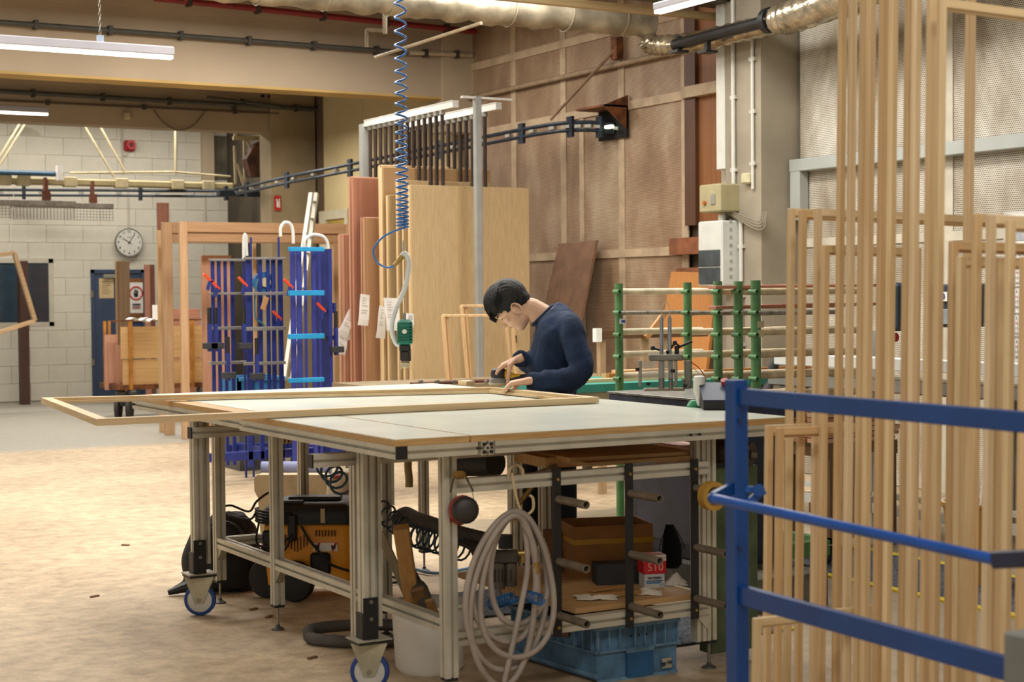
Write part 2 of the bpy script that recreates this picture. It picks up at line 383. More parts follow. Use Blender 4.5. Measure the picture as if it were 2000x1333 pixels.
B(cx-.05, cx+.06, YB-.062, YB-.060, cz-.178, cz-.160).go('lettering', BLK, sg)
ar = M().box(cx-.05, cx+.02, YB-.062, YB-.060, cz-.215, cz-.205); ar.prism([(cx+.02, YB-.062, cz-.23), (cx+.055, YB-.062, cz-.21), (cx+.02, YB-.062, cz-.19)], (0, .002, 0)); ar.go('arrow', RED, sg)
# round grey patch high on back wall
a = wy(50, 288, YB-.03)
pt = structure(M().cyl((a.x, YB-.0262, a.z), (a.x, YB-.02, a.z), .29, 40).go('trim_1', plain('#b3ab98', .9, 0, .1, 5)))
# conduit drops on back wall
for i, (px, y0, y1) in enumerate(((239, 262, 340), (250, 373, 448), (400, 378, 470), (343, 262, 340))):
    a = wy(px, y0, YB-.04); c_ = wy(px, y1, YB-.04)
    structure(M().cyl((a.x, YB-.035, a.z), (a.x, YB-.035, c_.z), .012, 8).go('trim_%d' % (2+i), WF))
# dark opening and plaster patches high at the right of the back wall
a = wy(418, 352, YB-.03); c_ = wy(537, 270, YB-.03)
structure(B(a.x, c_.x, YB-.03, YB-.005, a.z, c_.z).go('trim_6', plain('#6b6452', .9, 0, .3, 3)))
a = wy(396, 360, YB-.1); c_ = wy(417, 262, YB-.1)
structure(B(a.x, c_.x, YB-.12, YB, a.z-.05, 4.4).go('trim_7', CONC))
# ---- concrete beams
def beam(nm, yy, zb, zt, mat):
    return structure(M().box(-6, XW, yy, yy+.32, zb, zt).box(-6, XW, yy-.05, yy+.37, zt, ZC).go(nm, mat))
BM = plain('#a8967e', .85, 0, .07, .8, .1, 20)
beam('trim_10', 16.1, 3.68, 4.38, BM); beam('trim_11', 20.6, 3.68, 4.4, BM); beam('trim_12', 11.6, 4.35, 4.6, BM)
# edge strip under the first beam (yellowish paint)
structure(B(-6, XW, 16.09, 16.43, 3.655, 3.681).go('trim_13', plain('#b8985a', .8, 0, .1, 2)))
# ---- right wall. bays: sandy perforated (11.65..16.1), cream (16.1..20.3), white perforated (..11.0)
SAND = perforated('#b09172', '#96775a', '#cfb999', .0165, spread=1.3, dustlow=.5, dusthi=.72)
SANDW = perforated('#bdb19b', '#94816a', '#e6dfcf', .0165, hole='#37302a', spread=1.3, dustlow=.46, dusthi=.64)
STRIP = plain('#bda688', .7, 0, .12, 5, .1); STRIPW = plain('#c6bda9', .7, 0, .08, 5, .1)
wr = structure(B(XW+.05, XW+.3, -3, YB+.4, 0, ZC).go('wall_right', plain('#6d5a44', .9, 0, .1, 2)))
def yat(px, X=XW): return wx(px, 400, X).y
ys = [16.1, yat(1006), yat(1103), yat(1216), yat(1340)]
zs = [0.0, 1.88, 3.28, 4.02, ZC]
for i in range(4):
    for j in range(4):
        B(XW, XW+.02, ys[i+1]+.004, ys[i]-.004, zs[j]+.004, zs[j+1]-.004).go('panel', SAND, wr)
for y in ys[:]: B(XW-.012, XW, y-.05, y+.05, 0, ZC-.75 if y == 16.1 else ZC).go('batten', STRIP, wr)
for y in (yat(1022), yat(1138)): B(XW-.010, XW, y-.04, y+.04, 0, 2.55 if y > 14 else 3.28).go('batten', STRIP, wr)
for z in zs[1:4]: B(XW-.012-.01, XW-.0, ys[-1], 16.1, z-.04, z+.04).go('batten', STRIP, wr)
# cream bay with doorway
CREAM = plain('#cdb98a', .8, 0, .05, .9); 
for (y0, y1) in ((16.45, yat(715)), (yat(715)+.01, 20.15)):
    B(XW-.03, XW+.04, y0, y1, 0, ZC).go('panel', CREAM, wr)
a = wx(655, 372, XW-.05); 
dd = structure(B(XW-.07, XW-.03, yat(688), yat(632), 2.50, 2.62).box(XW-.07, XW-.03, yat(688), yat(688)+.1, 0, 2.5).box(XW-.07, XW-.03, yat(632)-.22, yat(632), 0, 2.5).go('door_2', plain('#c9bfa4', .6, 0, .04)))
B(XW-.045, XW-.032, yat(688)+.1, yat(632)-.22, 0, 2.5).go('door_leaf', plain('#b09149', .4, 0, .1, 2), dd)
# dark bay before the back wall
B(XW-.01, XW+.04, 20.95, YB, 0, ZC).go('panel', plain('#4c4334', .9, 0, .2, 2), wr)
# columns
structure(B(XW-.62, XW+.02, 20.55, 20.95, 0, ZC).go('trim_14', plain('#9c8b6c', .9, 0, .12, 2, .1)))
structure(B(XW-.38, XW+.02, 16.06, 16.42, 3.3, ZC).go('trim_15', CONC))
COLM = plain('#9b907c', .85, 0, .13, 1.6, .12, 30)
y0c, y1c = yat(1487), yat(1412)
cx0 = 8.42
yc0 = wx(1487, 400, cx0).y; yc1 = wx(1418, 400, cx0).y
structure(B(cx0, XW+.05, yc0, yc1, 0, ZC).go('trim_16', COLM))
structure(B(cx0+.12, XW+.05, yc1, yc1+.22, 0, ZC).go('trim_17', plain('#b0a590', .85, 0, .1, 2)))
# recess left of the column with orange ply boards and steel ledges
yr0, yr1 = yc1+.22, ys[-1]-.05
B(XW-.008, XW+.04, yr0, yr1, 2.1, ZC).go('plywood_back', wood('#8e5a2c', 'z', .25), wr)
B(XW-.05, XW+.0, yr1-.16, yr1, 2.1, ZC).go('plywood_edge', wood('#573823', 'z', .25), wr)
B(XW-.09, XW+.0, yr0, yr1, 3.24, 3.34).go('batten', STRIP, wr)
B(XW-.12, XW, yr0-.0, ys[-1]+.1, 1.84, 1.99).go('steel_ledge', plain('#8c5534', .7, .1, .25, 8, .2), wr)
B(XW-.12, XW, yr0, yr1+.05, 1.62, 1.72).go('steel_ledge', plain('#8c5534', .7, .1, .25, 8, .2), wr)
# white bay
yw = [yc0-.03, yat(1851), 7.4, 5.6, 3.8]
zw = [0.0, 1.90, 2.53, ZC]
for i in range(4):
    for j in range(3):
        B(XW, XW+.02, yw[i+1]+.004, yw[i]-.004, zw[j]+.004, zw[j+1]-.004).go('panel', SANDW, wr)
    B(XW-.010, XW, yw[i+1]-.06, yw[i+1]+.06, 0, ZC).go('batten', STRIPW, wr)
B(XW-.012, XW, yw[-1], yw[0], 1.86, 1.93).go('batten', STRIPW, wr)
# ceiling battens / cable tray
# ================================================================== HIGH-LEVEL SERVICES
GREYT = plain('#aeb1aa', .45, .1, .05, 4)
def run(name, label, cat, X, p0, p1, h, w_, mat, plane='X'):
    pass
# grey cable trunking on the white bay + its drop
a = wx(1484, 338, XW-.10); 
tr = thing('cable_trunking', 'long pale grey cable trunking running along the white perforated wall', 'trunking', (XW-.05, yc0-.1, 2.5))
B(XW-.11, XW-.014, 3.8, yc0-.02, 2.475, 2.575, bev=.006).go('channel', GREYT, tr)
b_ = wx(1492, 420, XW-.1)
B(XW-.11, XW-.014, yc0-.15, yc0-.03, 2.08, 2.475, bev=.006).go('drop_channel', GREYT, tr)
tw = thing('vertical_trunking', 'tall white cable duct on the left side of the wall column', 'trunking', (8.4, yc1+.1, 2.5))
a = wx(1399, 330, 8.44); c_ = wx(1416, 330, 8.44)
B(8.44, 8.54, c_.y, a.y, wx(1400, 332, 8.44).z, ZC, bev=.005).go('channel', plain('#d0cfc4', .5, 0, .04), tw)
def conduit(label, X, px, y0, y1, r=.018, grp=None):
    a = wx(px, y0, X); c_ = wx(px, y1, X)
    t = thing('conduit', label, 'pipe', (X, a.y, c_.z), grp)
    M().cyl((X, a.y, a.z), (X, a.y, c_.z), r, 10).go('tube', plain('#cfccc0', .45, 0, .05), t)
    for k in range(3):
        z = c_.z+(a.z-c_.z)*(.15+.33*k); B(X-.01, X+.05, a.y-.035, a.y+.035, z, z+.03).go('clip', plain('#c3bfb1'), t)
conduit('pale conduit running up the column beside the white cable duct', cx0-.02, 1431, -30, 400)
conduit('thin pale conduit on the middle of the wall column', cx0-.02, 1469, 60, 370, .014)
conduit('pale conduit dropping beside the grey distribution box', cx0-.02, 1447, 430, 720, .018)
# switch boxes and distribution box
def wallbox(name, label, cat, px0, px1, py0, py1, X, dep, mat, bev=.012):
    a = wx(px0, (py0+py1)/2, X); c_ = wx(px1, (py0+py1)/2, X); z1 = wx((px0+px1)/2, py0, X).z; z0 = wx((px0+px1)/2, py1, X).z
    t = thing(name, label, cat, (X+dep/2, (a.y+c_.y)/2, z0))
    B(X, X+dep, c_.y, a.y, z0, z1, bev=bev).go('housing', mat, t)
    return t, c_.y, a.y, z0, z1
t, y0, y1, z0, z1 = wallbox('switch_box', 'beige switch box with a small rocker high on the wall column', 'electrical box', 1365, 1406, 360, 415, 8.22, .22, plain('#a79c76', .5, 0, .05))
B(8.212, 8.222, y0+.06, y0+.12, z0+.06, z0+.15, bev=.004).go('rocker', plain('#8f8a7d'), t)
M().cyl((8.20, y0+.2, z0+.08), (8.222, y0+.2, z0+.08), .018).go('lamp', plain('#b5622b'), t)
t, y0, y1, z0, z1 = wallbox('distribution_box', 'tall grey distribution box with smoked windows below the beige switch box', 'electrical box', 1363, 1410, 432, 560, 8.24, .20, plain('#cfcfc6', .45, 0, .04))
for k in range(2):
    B(8.228, 8.242, y0+.02, y1-.02, z0+.02+k*(z1-z0)*.27, z0+.01+(k+1)*(z1-z0)*.27, bev=.005).go('smoked_window', plain('#4c5153', .15, 0, .15, 6), t)
for k in range(8): M().cyl((8.33, y0-.004, z0+.08+k*.065), (8.33, y0+.004, z0+.08+k*.065), .016, 10).go('knockout', plain('#a6a7a0'), t)
M().cyl((8.33, y0+.12, z1), (8.33, y0+.12, z1+.05), .03).go('gland', plain('#d5d3c8'), t)
t, y0, y1, z0, z1 = wallbox('thermostat_box', 'small cream box with a cable on the middle of the wall column', 'electrical box', 1446, 1462, 338, 359, cx0-.06, .06, plain('#cdc39c', .5))
# cable bundle at the column foot of the trunking
for k in range(4):
    pts = [wx(1408+k*3, 432-k, cx0-.03), wx(1413+k*4, 414+k*2, cx0-.04), wx(1440+k*3, 418+k*5, cx0-.05), wx(1470+k*2, 430+k*6, cx0-.05), wx(1484+k*3, 432+k*4, cx0-.04), wx(1488+k*3, 414, cx0-.02)]
    tag(M().tube(spline(pts), .0065, 6).go('cable', plain('#8c826f', .7), smooth=True), 'pale cable looping round the wall column, number %s from the top' % ['one', 'two', 'three', 'four'][k], 'cable', 'cables round the column')
# insulated ducts
FOIL = plain('#a99d86', .42, .4, .25, 5, .9, 9); FOILS = plain('#b9ab90', .25, .75, .25, 7, .8, 20)
dt = thing('insulated_duct', 'thick foil-wrapped duct hanging across the top of the hall', 'duct', (4, 11.8, 3.7))
Yd = 11.8; c1 = wy(940, 8, Yd); c0 = wy(510, -18, Yd); c2 = wy(1268, 46, Yd)
P0 = Vector((-2, Yd, c2.z)); P1 = Vector((c2.x, Yd, c2.z))
n = 150; pts = [P0.lerp(P1, i/n) for i in range(n+1)]
M().tube(pts, [.122+.010*math.sin(i*1.1)+.012*random.random() - (.016 if i % 4 == 0 else 0) for i in range(n+1)], 18).go('lagging', FOIL, dt, smooth=True)
for k in range(16): 
    x = c2.x-.3-k*.55
    M().tube([(x+.02*math.sin(q), Yd+.133*math.cos(q), c2.z+.133*math.sin(q)) for q in [i*math.pi/9 for i in range(18)]], .006, 5, closed=True).go('strap', plain('#9c8f76', .5, .3), dt)
for x in (1.2, 3.9, 6.6): M().box(x, x+.03, Yd-.01, Yd+.01, c2.z+.1, 4.36).go('hanger', STEEL, dt)
# foil elbow at the wall
e = thing('duct_elbow', 'foil-wrapped pipe below the black pipe along the perforated wall', 'duct', (8.2, 12, 3.6))
M().ball(wx(1270, 84, 8.19), .088, (1, 1, 1), 14).go('elbow_cap', FOILS, e, smooth=True)
pts = spline([wx(1262, 76, 8.15), wx(1275, 88, 8.2), wx(1310, 88, 8.25), wx(1370, 80, 8.25), wx(1440, 63, 8.25), wx(1520, 45, 8.25), wx(1680, 5, 8.25)], 10)
M().tube(pts, [.086+.008*random.random()-(.01 if i % 3 == 0 else 0) for i in range(len(pts))], 14).go('lagging', FOILS, e, smooth=True)
e = thing('black_pipe', 'black steel pipe with a bolted flange under the ceiling by the wall', 'pipe', (8.1, 11, 3.8))
a = wx(1318, 88, 8.1); c_ = wx(1503, 40, 8.1)
M().cyl(a, c_, .048, 16).go('tube', plain('#24211f', .5, .2), e, smooth=True)
d = (c_-a).normalized(); M().cyl(c_-d*.03, c_+d*.03, .10, 18).go('flange', BLK, e, smooth=True)
for k in range(6):
    q = AX(d) @ Vector((.075*math.cos(k*math.pi/3), .075*math.sin(k*math.pi/3), 0)); M().cyl(c_-d*.045+q, c_+d*.045+q, .012, 6).go('bolt', STEEL, e)
e = thing('foil_duct_bend', 'wide shiny foil duct section beyond the black flange', 'duct', (8.1, 10, 3.8))
g = [wx(1514, 40, 8.1), wx(1545, 32, 8.1), wx(1600, 12, 8.1), wx(1680, -20, 8.1), wx(1900, -90, 8.1)]
pts = spline(g, 8)
M().tube(pts, [.10+.03*min(1, i/6)+.008*random.random()-(.012 if i % 3 == 0 else 0) for i in range(len(pts))], 18).go('lagging', FOILS, e, smooth=True)
for px in (1326, 1382):
    a = wx(px, 92, 8.1); tag(M().box(a.x-.02, a.x+.02, a.y-.02, a.y+.02, a.z-.03, a.z+.09).box(a.x-.06, a.x+.06, a.y-.06, a.y+.06, a.z-.05, a.z-.03).go('pipe_bracket', BLK), 'black bracket under the black pipe, %s one' % ('left' if px < 1350 else 'right'), 'bracket', 'black pipe brackets')
# cable tray above the duct
tr = thing('cable_tray', 'perforated cable tray with a pale timber edge below the ceiling', 'cable tray', (6, 11.2, 4.0))
a = wy(1010, 8, 11.3); c_ = wy(1400, 33, 11.3)
B(a.x-.6, c_.x, 11.28, 11.34, c_.z-.03, c_.z+.03).go('timber_edge', wood('#c8ac7c', 'x'), tr)
B(a.x-.4, c_.x+.1, 10.9, 11.25, c_.z+.06, c_.z+.075).go('tray_floor', plain('#5b574a', .6, .3, .2), tr)
B(a.x-.4, c_.x+.1, 10.9, 10.91, c_.z+.06, c_.z+.13).go('tray_side', plain('#55534a', .6, .3, .2), tr)
# lamps
TUBE = plain('#fff6e4', .4, 0, 0, 1, emis=6)
HOUS = plain('#a19fa6', .45, 0, .03)
def batten(label, p0, p1, h=.06, w_=.075, chains=()):
    p0 = Vector(p0); p1 = Vector(p1); t = thing('batten_lamp', label, 'lamp', (p0+p1)/2, 'batten lamps under the ceiling')
    M().bar(p0, p1, w_, h, bev=.008).go('housing', HOUS, t)
    dz = Vector((0, 0, -h/2-.012)); M().bar(p0+dz+(p1-p0)*.004, p1+dz-(p1-p0)*.004, w_*.75, .022).go('diffuser', TUBE, t)
    for f in chains:
        q = p0.lerp(p1, f); m = M()
        z = q.z+h/2+.02; i = 0
        M().box(q.x-.02, q.x+.02, q.y-.02, q.y+.02, q.z+h/2, q.z+h/2+.045).go('clip', plain('#9fb0c6', .4), t)
        while z < 4.7:
            pts = [(q.x+(.007*math.cos(k*math.pi/4) if i % 2 else 0), q.y+(0 if i % 2 else .007*math.cos(k*math.pi/4)), z+.018+.018*math.sin(k*math.pi/4)) for k in range(8)]
            m.tube(pts, .003, 4, closed=True); z += .03; i += 1
        m.go('chain', STEEL, t, kind='stuff')
    return t
Yl = 11.2; a = wy(338, 101, Yl); batten('long white batten lamp on a chain, nearest at upper left', (a.x-2.4, Yl, a.z), (a.x, Yl, a.z), .062, .08, (.12, .785))
Yl = 17.4; a = wy(237, 158, Yl); batten('batten lamp half hidden behind the first concrete beam', (a.x-2.4, Yl, a.z+.045), (a.x, Yl, a.z+.045), .06, .08)
Yl = 15.6; a = wy(94, 216, 19.3); batten('short-looking batten lamp at the left edge below the first beam', (a.x-2.4, 19.3, a.z), (a.x, 19.3, a.z), .07, .09, (.6,))
a = wx(1283, 14, 6.6); batten('batten lamp at the top, right of the coiled hose and above the foil duct', (6.6, a.y-1.5, a.z+.0), (6.6, a.y, a.z), .05, .075)
# pipes on beams
PG = plain('#4c4a42', .6, .2, .1)
def xpipe(name, label, Y, px0, py0, px1, py1, r, mat, clips=4):
    a = wy(px0, py0, Y); c_ = wy(px1, py1, Y); t = thing(name, label, 'pipe', (a+c_)/2)
    M().cyl(a, c_, r, 10).go('tube', mat, t, smooth=True)
    for k in range(clips):
        q = a.lerp(c_, (k+.5)/clips); B(q.x-.02, q.x+.02, Y-r-.01, Y+r+.03, q.z-r-.015, q.z+r+.02).go('clip', plain('#3b352d'), t)
xpipe('service_pipe', 'dark grey pipe running along the first concrete beam', 16.03, -5, 43, 795, 103, .026, PG, 6)
xpipe('service_pipe', 'pale end of the service pipe reaching the perforated wall', 16.03, 800, 103, 922, 108, .024, plain('#b5a58a', .6), 2)
xpipe('sprinkler_pipe', 'red sprinkler pipe under the ceiling above the first beam', 15.85, 300, -4, 930, 62, .032, plain('#7e1719', .45, 0, .1), 5)
xpipe('service_pipe', 'dark pipe along the second concrete beam', 20.52, -5, 178, 636, 215, .03, PG, 5)
xpipe('service_pipe', 'short dark pipe branching above the second beam pipe', 20.45, 405, 190, 545, 208, .02, PG, 1)
xpipe('beam_cable', 'thin brown cable strung along the second concrete beam', 20.56, -5, 196, 545, 222, .014, plain('#5a4a36', .8), 3)
a = wy(300, 216, 20.55); pts = spline([wy(300, 214, 20.55), wy(318, 238, 20.55), wy(345, 253, 20.55), wy(375, 247, 20.55), wy(402, 216, 20.55)])
tag(M().tube(pts, .009, 5).go('hanging_cable', plain('#6a5842', .8), smooth=True), 'slack brown cable looping down from the second beam', 'cable')
a = wy(242, 233, 20.55); c_ = wy(253, 220, 20.55); tag(B(a.x, c_.x, 20.5, 20.6, a.z, c_.z, bev=.008).go('junction_box', plain('#b8a988')), 'small square junction box on the second beam', 'electrical box')
for i, (px, py) in enumerate(((512, 188), (526, 189), (611, 195), (624, 196))):
    a = wy(px, py, 20.595); M().cyl((a.x, 20.56, a.z), (a.x, 20.599, a.z), .022, 12).go('pipe_sleeve', BLK, bpy.data.objects['trim_11'])
# diagonal airline pipe near coiled hose
a = wd(733, 111, 14.2); c_ = wd(985, 12+25, 12.2); t = thing('air_pipe', 'thin pale air pipe running diagonally under the foil duct', 'pipe', a)
a = wd(733, 112, 13.8); c_ = wd(940, 45, 12.4)
M().cyl(a, c_, .014, 8).go('tube', plain('#a8977a', .5), t); M().cyl(wd(752, 20, 13.6), wd(752, 66, 13.6), .02, 8).go('drop', plain('#aa9c80', .5), t)
M().cyl(wd(716, 58, 13.8), wd(752, 60, 13.7), .016, 8).cyl(wd(716, 58, 13.8), wd(716, 92, 13.8), .016, 8).go('elbow', plain('#8e7f66', .5), t)
# wall pipe and brace on sandy wall
a = wx(912, 193, XW-.06); c_ = wx(1330, 100, XW-.06)
t = thing('wall_pipe', 'pale pipe running the length of the sandy perforated wall', 'pipe', a); 
M().cyl(Vector((XW-.06, 16.05, a.z+.0)), Vector((XW-.06, yr1-.1, a.z+.0)), .026, 10).go('tube', plain('#9b8468', .7), t, smooth=True)
a = wx(1202, 96, XW-.08); c_ = wx(1075, 234, 8.3)
t = thing('diagonal_brace', 'thin rusty brace rod from the perforated wall down to the overhead track', 'brace', a); M().cyl(a, c_, .016, 8).go('rod', plain('#8a6e52', .7), t)
B(a.x-.02, XW-.03, a.y-.05, a.y+.05, a.z-.1, a.z+.12).go('bracket', RUST, t)
# overhead conveyor track
TRK = plain('#2c3540', .5, .4, .25, 20); CRM = plain('#b8a983', .6, 0, .1, 8)
ct = thing('overhead_track', 'dark overhead conveyor track sweeping from the back wall to the perforated wall', 'conveyor', (7, 20, 3.15))
ZT = 3.15
g = [wz(-60, 371, 3.03), wz(200, 372, 3.02), wz(420, 373, 3.0), wz(475, 366, 2.98), wz(560, 346, 2.98), wz(700, 318, 3.02), wz(900, 277, 3.10), wz(1060, 246, ZT), wz(1140, 239, ZT), wx(1200, 243, XW-.05)]
pts = spline(g, 10)
for dz, r, mt in ((0, .02, TRK), (-.075, .018, TRK)):
    M().tube([p+Vector((0, 0, dz)) for p in pts], r, 8).go('rail', mt, ct, smooth=True)
for i in range(2, len(pts)-1, 3):
    p = pts[i]; t_ = (pts[i+1]-pts[i-1]).normalized()
    for f in (0, ): M().bar(p+t_*.02+Vector((0, 0, -.037)), p+t_*.09+Vector((0, 0, -.037)), .05, .03).go('link', plain('#a9a79d', .4, .3), ct)
for i in range(4, len(pts)-1, 9):
    p = pts[i]; M().obox(p+Vector((0, 0, -.04)), (.03, .1, .2), None).go('bracket', TRK, ct)
a = wx(1150, 262, XW-.3)
hs = thing('track_housing', 'rusty steel hood where the track passes through the perforated wall', 'housing', (XW-.2, a.y, 3.0))
ya, yb = wx(1205, 240, XW-.15).y, wx(1150, 240, XW-.15).y
M().prism([(XW-.30, ya, 3.27), (XW-.02, ya, 3.38), (XW-.02, ya, 3.05)], (0, .02, 0)).box(XW-.3, XW-.02, ya, yb, 3.26, 3.28).go('hood', RUST, hs)
B(XW-.04, XW-.02, ya, yb, 2.98, 3.26).go('opening', plain('#15110e', .9), hs)
a = wx(1190, 248, XW-.14); B(XW-.16, XW-.12, a.y-.05, a.y+.05, a.z-.015, a.z+.015).go('indicator_lamp', plain('#e6f2d8', .5, emis=2.5), hs)
# cream conveyor beam parallel to the back wall + struts
cb = thing('conveyor_beam', 'cream tubular conveyor beam along the back wall above the clock', 'conveyor', (7, 22.6, 3.2))
a = wy(-40, 350, 22.6); c_ = wy(455, 358, 22.6)
B(a.x, c_.x, 22.55, 22.65, a.z-.06, a.z+.04, bev=.02).go('beam', plain('#a3946a', .6, 0, .12, 4), cb)
for px in (8, 45, 136, 236, 345, 405):
    q = wy(px, 352, 22.6); B(q.x-.09, q.x+.09, 22.53, 22.67, a.z-.075, a.z+.06, bev=.01).go('clamp', CRM, cb)
a2 = wy(-10, 342, 22.6); M().cyl((a2.x-.5, 22.5, a.z+.09), (wy(108, 340, 22.5).x, 22.5, a.z+.09), .035, 10).go('blue_tube', plain('#2c5068', .5), cb)
B(wy(113, 340, 22.5).x-.03, wy(113, 340, 22.5).x+.05, 22.4, 22.5, a.z-.0, a.z+.2).go('end_bracket', WHITE, cb)
for i, (x0_, y0_, x1_, y1_) in enumerate(((62, 240, 0, 322), (52, 240, -10, 322), (160, 257, 222, 345), (190, 257, 245, 338), (342, 262, 342, 335), (340, 336, 450, 345), (136, 338, 340, 336))):
    M().cyl(wy(x0_, y0_-(20 if i < 5 else 0), 22.6), wy(x1_, y1_, 22.6), .015, 8).go('strut', CRM, cb)
# truss cradle near column
tc_ = thing('track_cradle', 'cream lattice cradle holding the overhead track beside the dark column', 'bracket', wz(500, 370, 3.1))
for (a0, b0) in (((477, 270), (478, 360)), ((480, 272), (532, 355)), ((525, 272), (495, 340)), ((527, 270), (536, 350)), ((458, 285), (460, 360)), ((463, 320), (476, 362))):
    M().bar(wy(*a0, 21.4), wy(*b0, 21.4), .03, .03).go('strut', CRM, tc_)
M().bar(wy(455, 270, 21.4), wy(530, 270, 21.4), .05, .05).bar(wy(460, 270, 21.4), Vector((wy(460, 270, 21.4).x, 21.4, ZC)), .04, .04).bar(wy(520, 270, 21.4), Vector((wy(520, 270, 21.4).x, 21.4, ZC)), .04, .04).go('strut', CRM, tc_)
a = wy(425, 382, 21.7); c_ = wy(535, 380, 21.7); B(a.x, c_.x, 21.6, 21.75, c_.z-.04, c_.z+.03).go('platform', plain('#28313c', .6, .2, .2), tc_)
t = thing('rusty_machine_part', 'rust-brown ragged machine casing behind the lattice cradle', 'machine', wy(510, 350, 22))
M().prism([wy(500, 280, 21.2), wy(518, 272, 21.2), wy(530, 300, 21.2), wy(524, 345, 21.2), wy(490, 345, 21.2), wy(482, 310, 21.2)], (0, .2, 0)).go('casing', plain('#5b3a26', .8, 0, .3, 7), t)
# mesh guards hanging from track
def guard(label, px0, px1, py, Y):
    a = wy(px0, py, Y); c_ = wy(px1, py, Y); t = thing('mesh_guard', label, 'guard', (a+c_)/2, 'wire mesh guards under the track')
    B(a.x, c_.x, Y-.03, Y+.03, a.z-.085, a.z, bev=.01).go('channel', plain('#8d857a', .6, .2, .15, 12), t)
    m = M(); n = int((c_.x-a.x)/.045)
    for i in range(n+1): x = a.x+i*.045; m.box(x-.0016, x+.0016, Y-.003, Y+.003, a.z-.24, a.z-.085)
    for k in range(4): z = a.z-.12-k*.04; m.box(a.x, c_.x, Y-.003, Y+.003, z-.0025, z+.0025)
    m.go('wire_mesh', plain('#5a5348', .6, .4), t)
    for f in (.35, .8): x = a.x+(c_.x-a.x)*f; B(x-.05, x+.05, Y-.03, Y+.03, a.z, a.z+.12).box(x-.015, x+.015, Y-.02, Y+.09, a.z+.1, a.z+.3).go('hanger_block', plain('#6b3c28', .7), t)
guard('near mesh guard hanging at the left edge of the picture', -150, 147, 386, 22.0)
guard('mesh guard hanging further back, right end above the clock', 20, 221, 393, 22.5)
# fire alarm, clock, fire extinguisher sign
a = wy(253, 285, YB-.05); t = thing('alarm_siren', 'red alarm siren on the white block wall below the beam', 'alarm', a)
M().obox(a, (.16, .08, .16), None, .02).go('base', plain('#a8151b', .45), t); M().cyl(a+Vector((0, -.1, .01)), a+Vector((0, -.03, .01)), .07, 16, .075).go('horn', plain('#b0161d', .4), t, smooth=True)
M().cyl(a+Vector((0, -.105, .01)), a+Vector((0, -.1, .01)), .035, 12).go('grille', plain('#5d0d10'), t)
M().tube(spline([a+Vector((-.02, 0, -.08)), a+Vector((-.05, 0, -.14)), a+Vector((-.11, 0, -.1)), a+Vector((-.11, .0, .25))]), .008, 5).go('cable', WF, t)
a = wy(250.5, 474, YB-.06); t = thing('wall_clock', 'round white wall clock reading ten past ten on the block wall', 'clock', a)
R_ = .205
M().lathe(a, [(R_-.012, -.0), (R_, .01), (R_+.003, .05), (R_-.014, .045)], 40, axis=(0, -1, 0), caps=False).go('rim', plain('#77766f', .4, .4), t, smooth=True)
M().cyl(a+Vector((0, -.002, 0)), a+Vector((0, -.046, 0)), R_-.012, 40).go('dial', plain('#cfcdc2', .5, 0, .03), t)
for h in range(1, 13):
    q = math.radians(90-h*30); text(str(h), .052, plain('#4b4b48'), t, a+Vector((math.cos(q)*(R_-.045), -.048, math.sin(q)*(R_-.045))), (1, 0, 0), (0, 0, 1), 'numeral', bold=.001)
for ang, ln, w_, nm in ((90-5.6*6, .165, .008, 'minute_hand'), (90-302, .115, .010, 'hour_hand')):
    q = math.radians(ang); d = Vector((math.cos(q), 0, math.sin(q))); M().bar(a+Vector((0, -.051, 0))-d*.04, a+Vector((0, -.051, 0))+d*ln, w_, .003, up=(0, 1, 0)).go(nm, BLK, t)
M().box(a.x-.03, a.x+.03, a.y-.049, a.y-.046, a.z+.072, a.z+.08).go('dial_mark', plain('#6b6b66'), t)
a = wy(542, 397, 20.53); t = thing('fire_extinguisher_sign', 'small red fire extinguisher sign on the dark column', 'sign', a)
B(a.x-.045, a.x+.045, 20.525, 20.535, a.z-.1, a.z+.1).go('plate', plain('#b8241c', .4), t)
B(a.x-.015, a.x+.01, 20.52, 20.525, a.z-.055, a.z+.03, bev=.002).box(a.x-.025, a.x+.0, 20.52, 20.525, a.z+.035, a.z+.05).go('extinguisher_symbol', PAPER, t)
B(a.x+.018, a.x+.03, 20.52, 20.525, a.z-.06, a.z+.06).go('flame_symbol', PAPER, t)
# ================================================================== MIDDLE DISTANCE
# dark post and hanging frame at the left edge
a = wy(36, 510, 23.4); c_ = wy(53, 510, 23.4)
tag(B(a.x, c_.x, 23.35, 23.5, 0, a.z).go('timber_post', DKWOOD), 'dark brown timber post standing against the back wall under the window', 'post')
hf = thing('tilted_sash', 'pale wooden sash frame hanging tilted at the left edge', 'frame', wy(30, 560, 21.9))
g = [(-40, 503), (28, 494), (68, 627), (-40, 662)]
pp_ = [wy(x, y, 21.9) for x, y in g]
for i in range(4):
    p, q = pp_[i], pp_[(i+1) % 4]; M().bar(p, q, .055, .085, up=(0, 1, 0) if False else (0, 1, 0), bev=.006).go('rail', wood('#cfae84', 'x'), hf)
M().cyl(wy(17, 500, 21.9), wy(27, 380, 22.0), .004, 5).go('string', PAPER, hf)
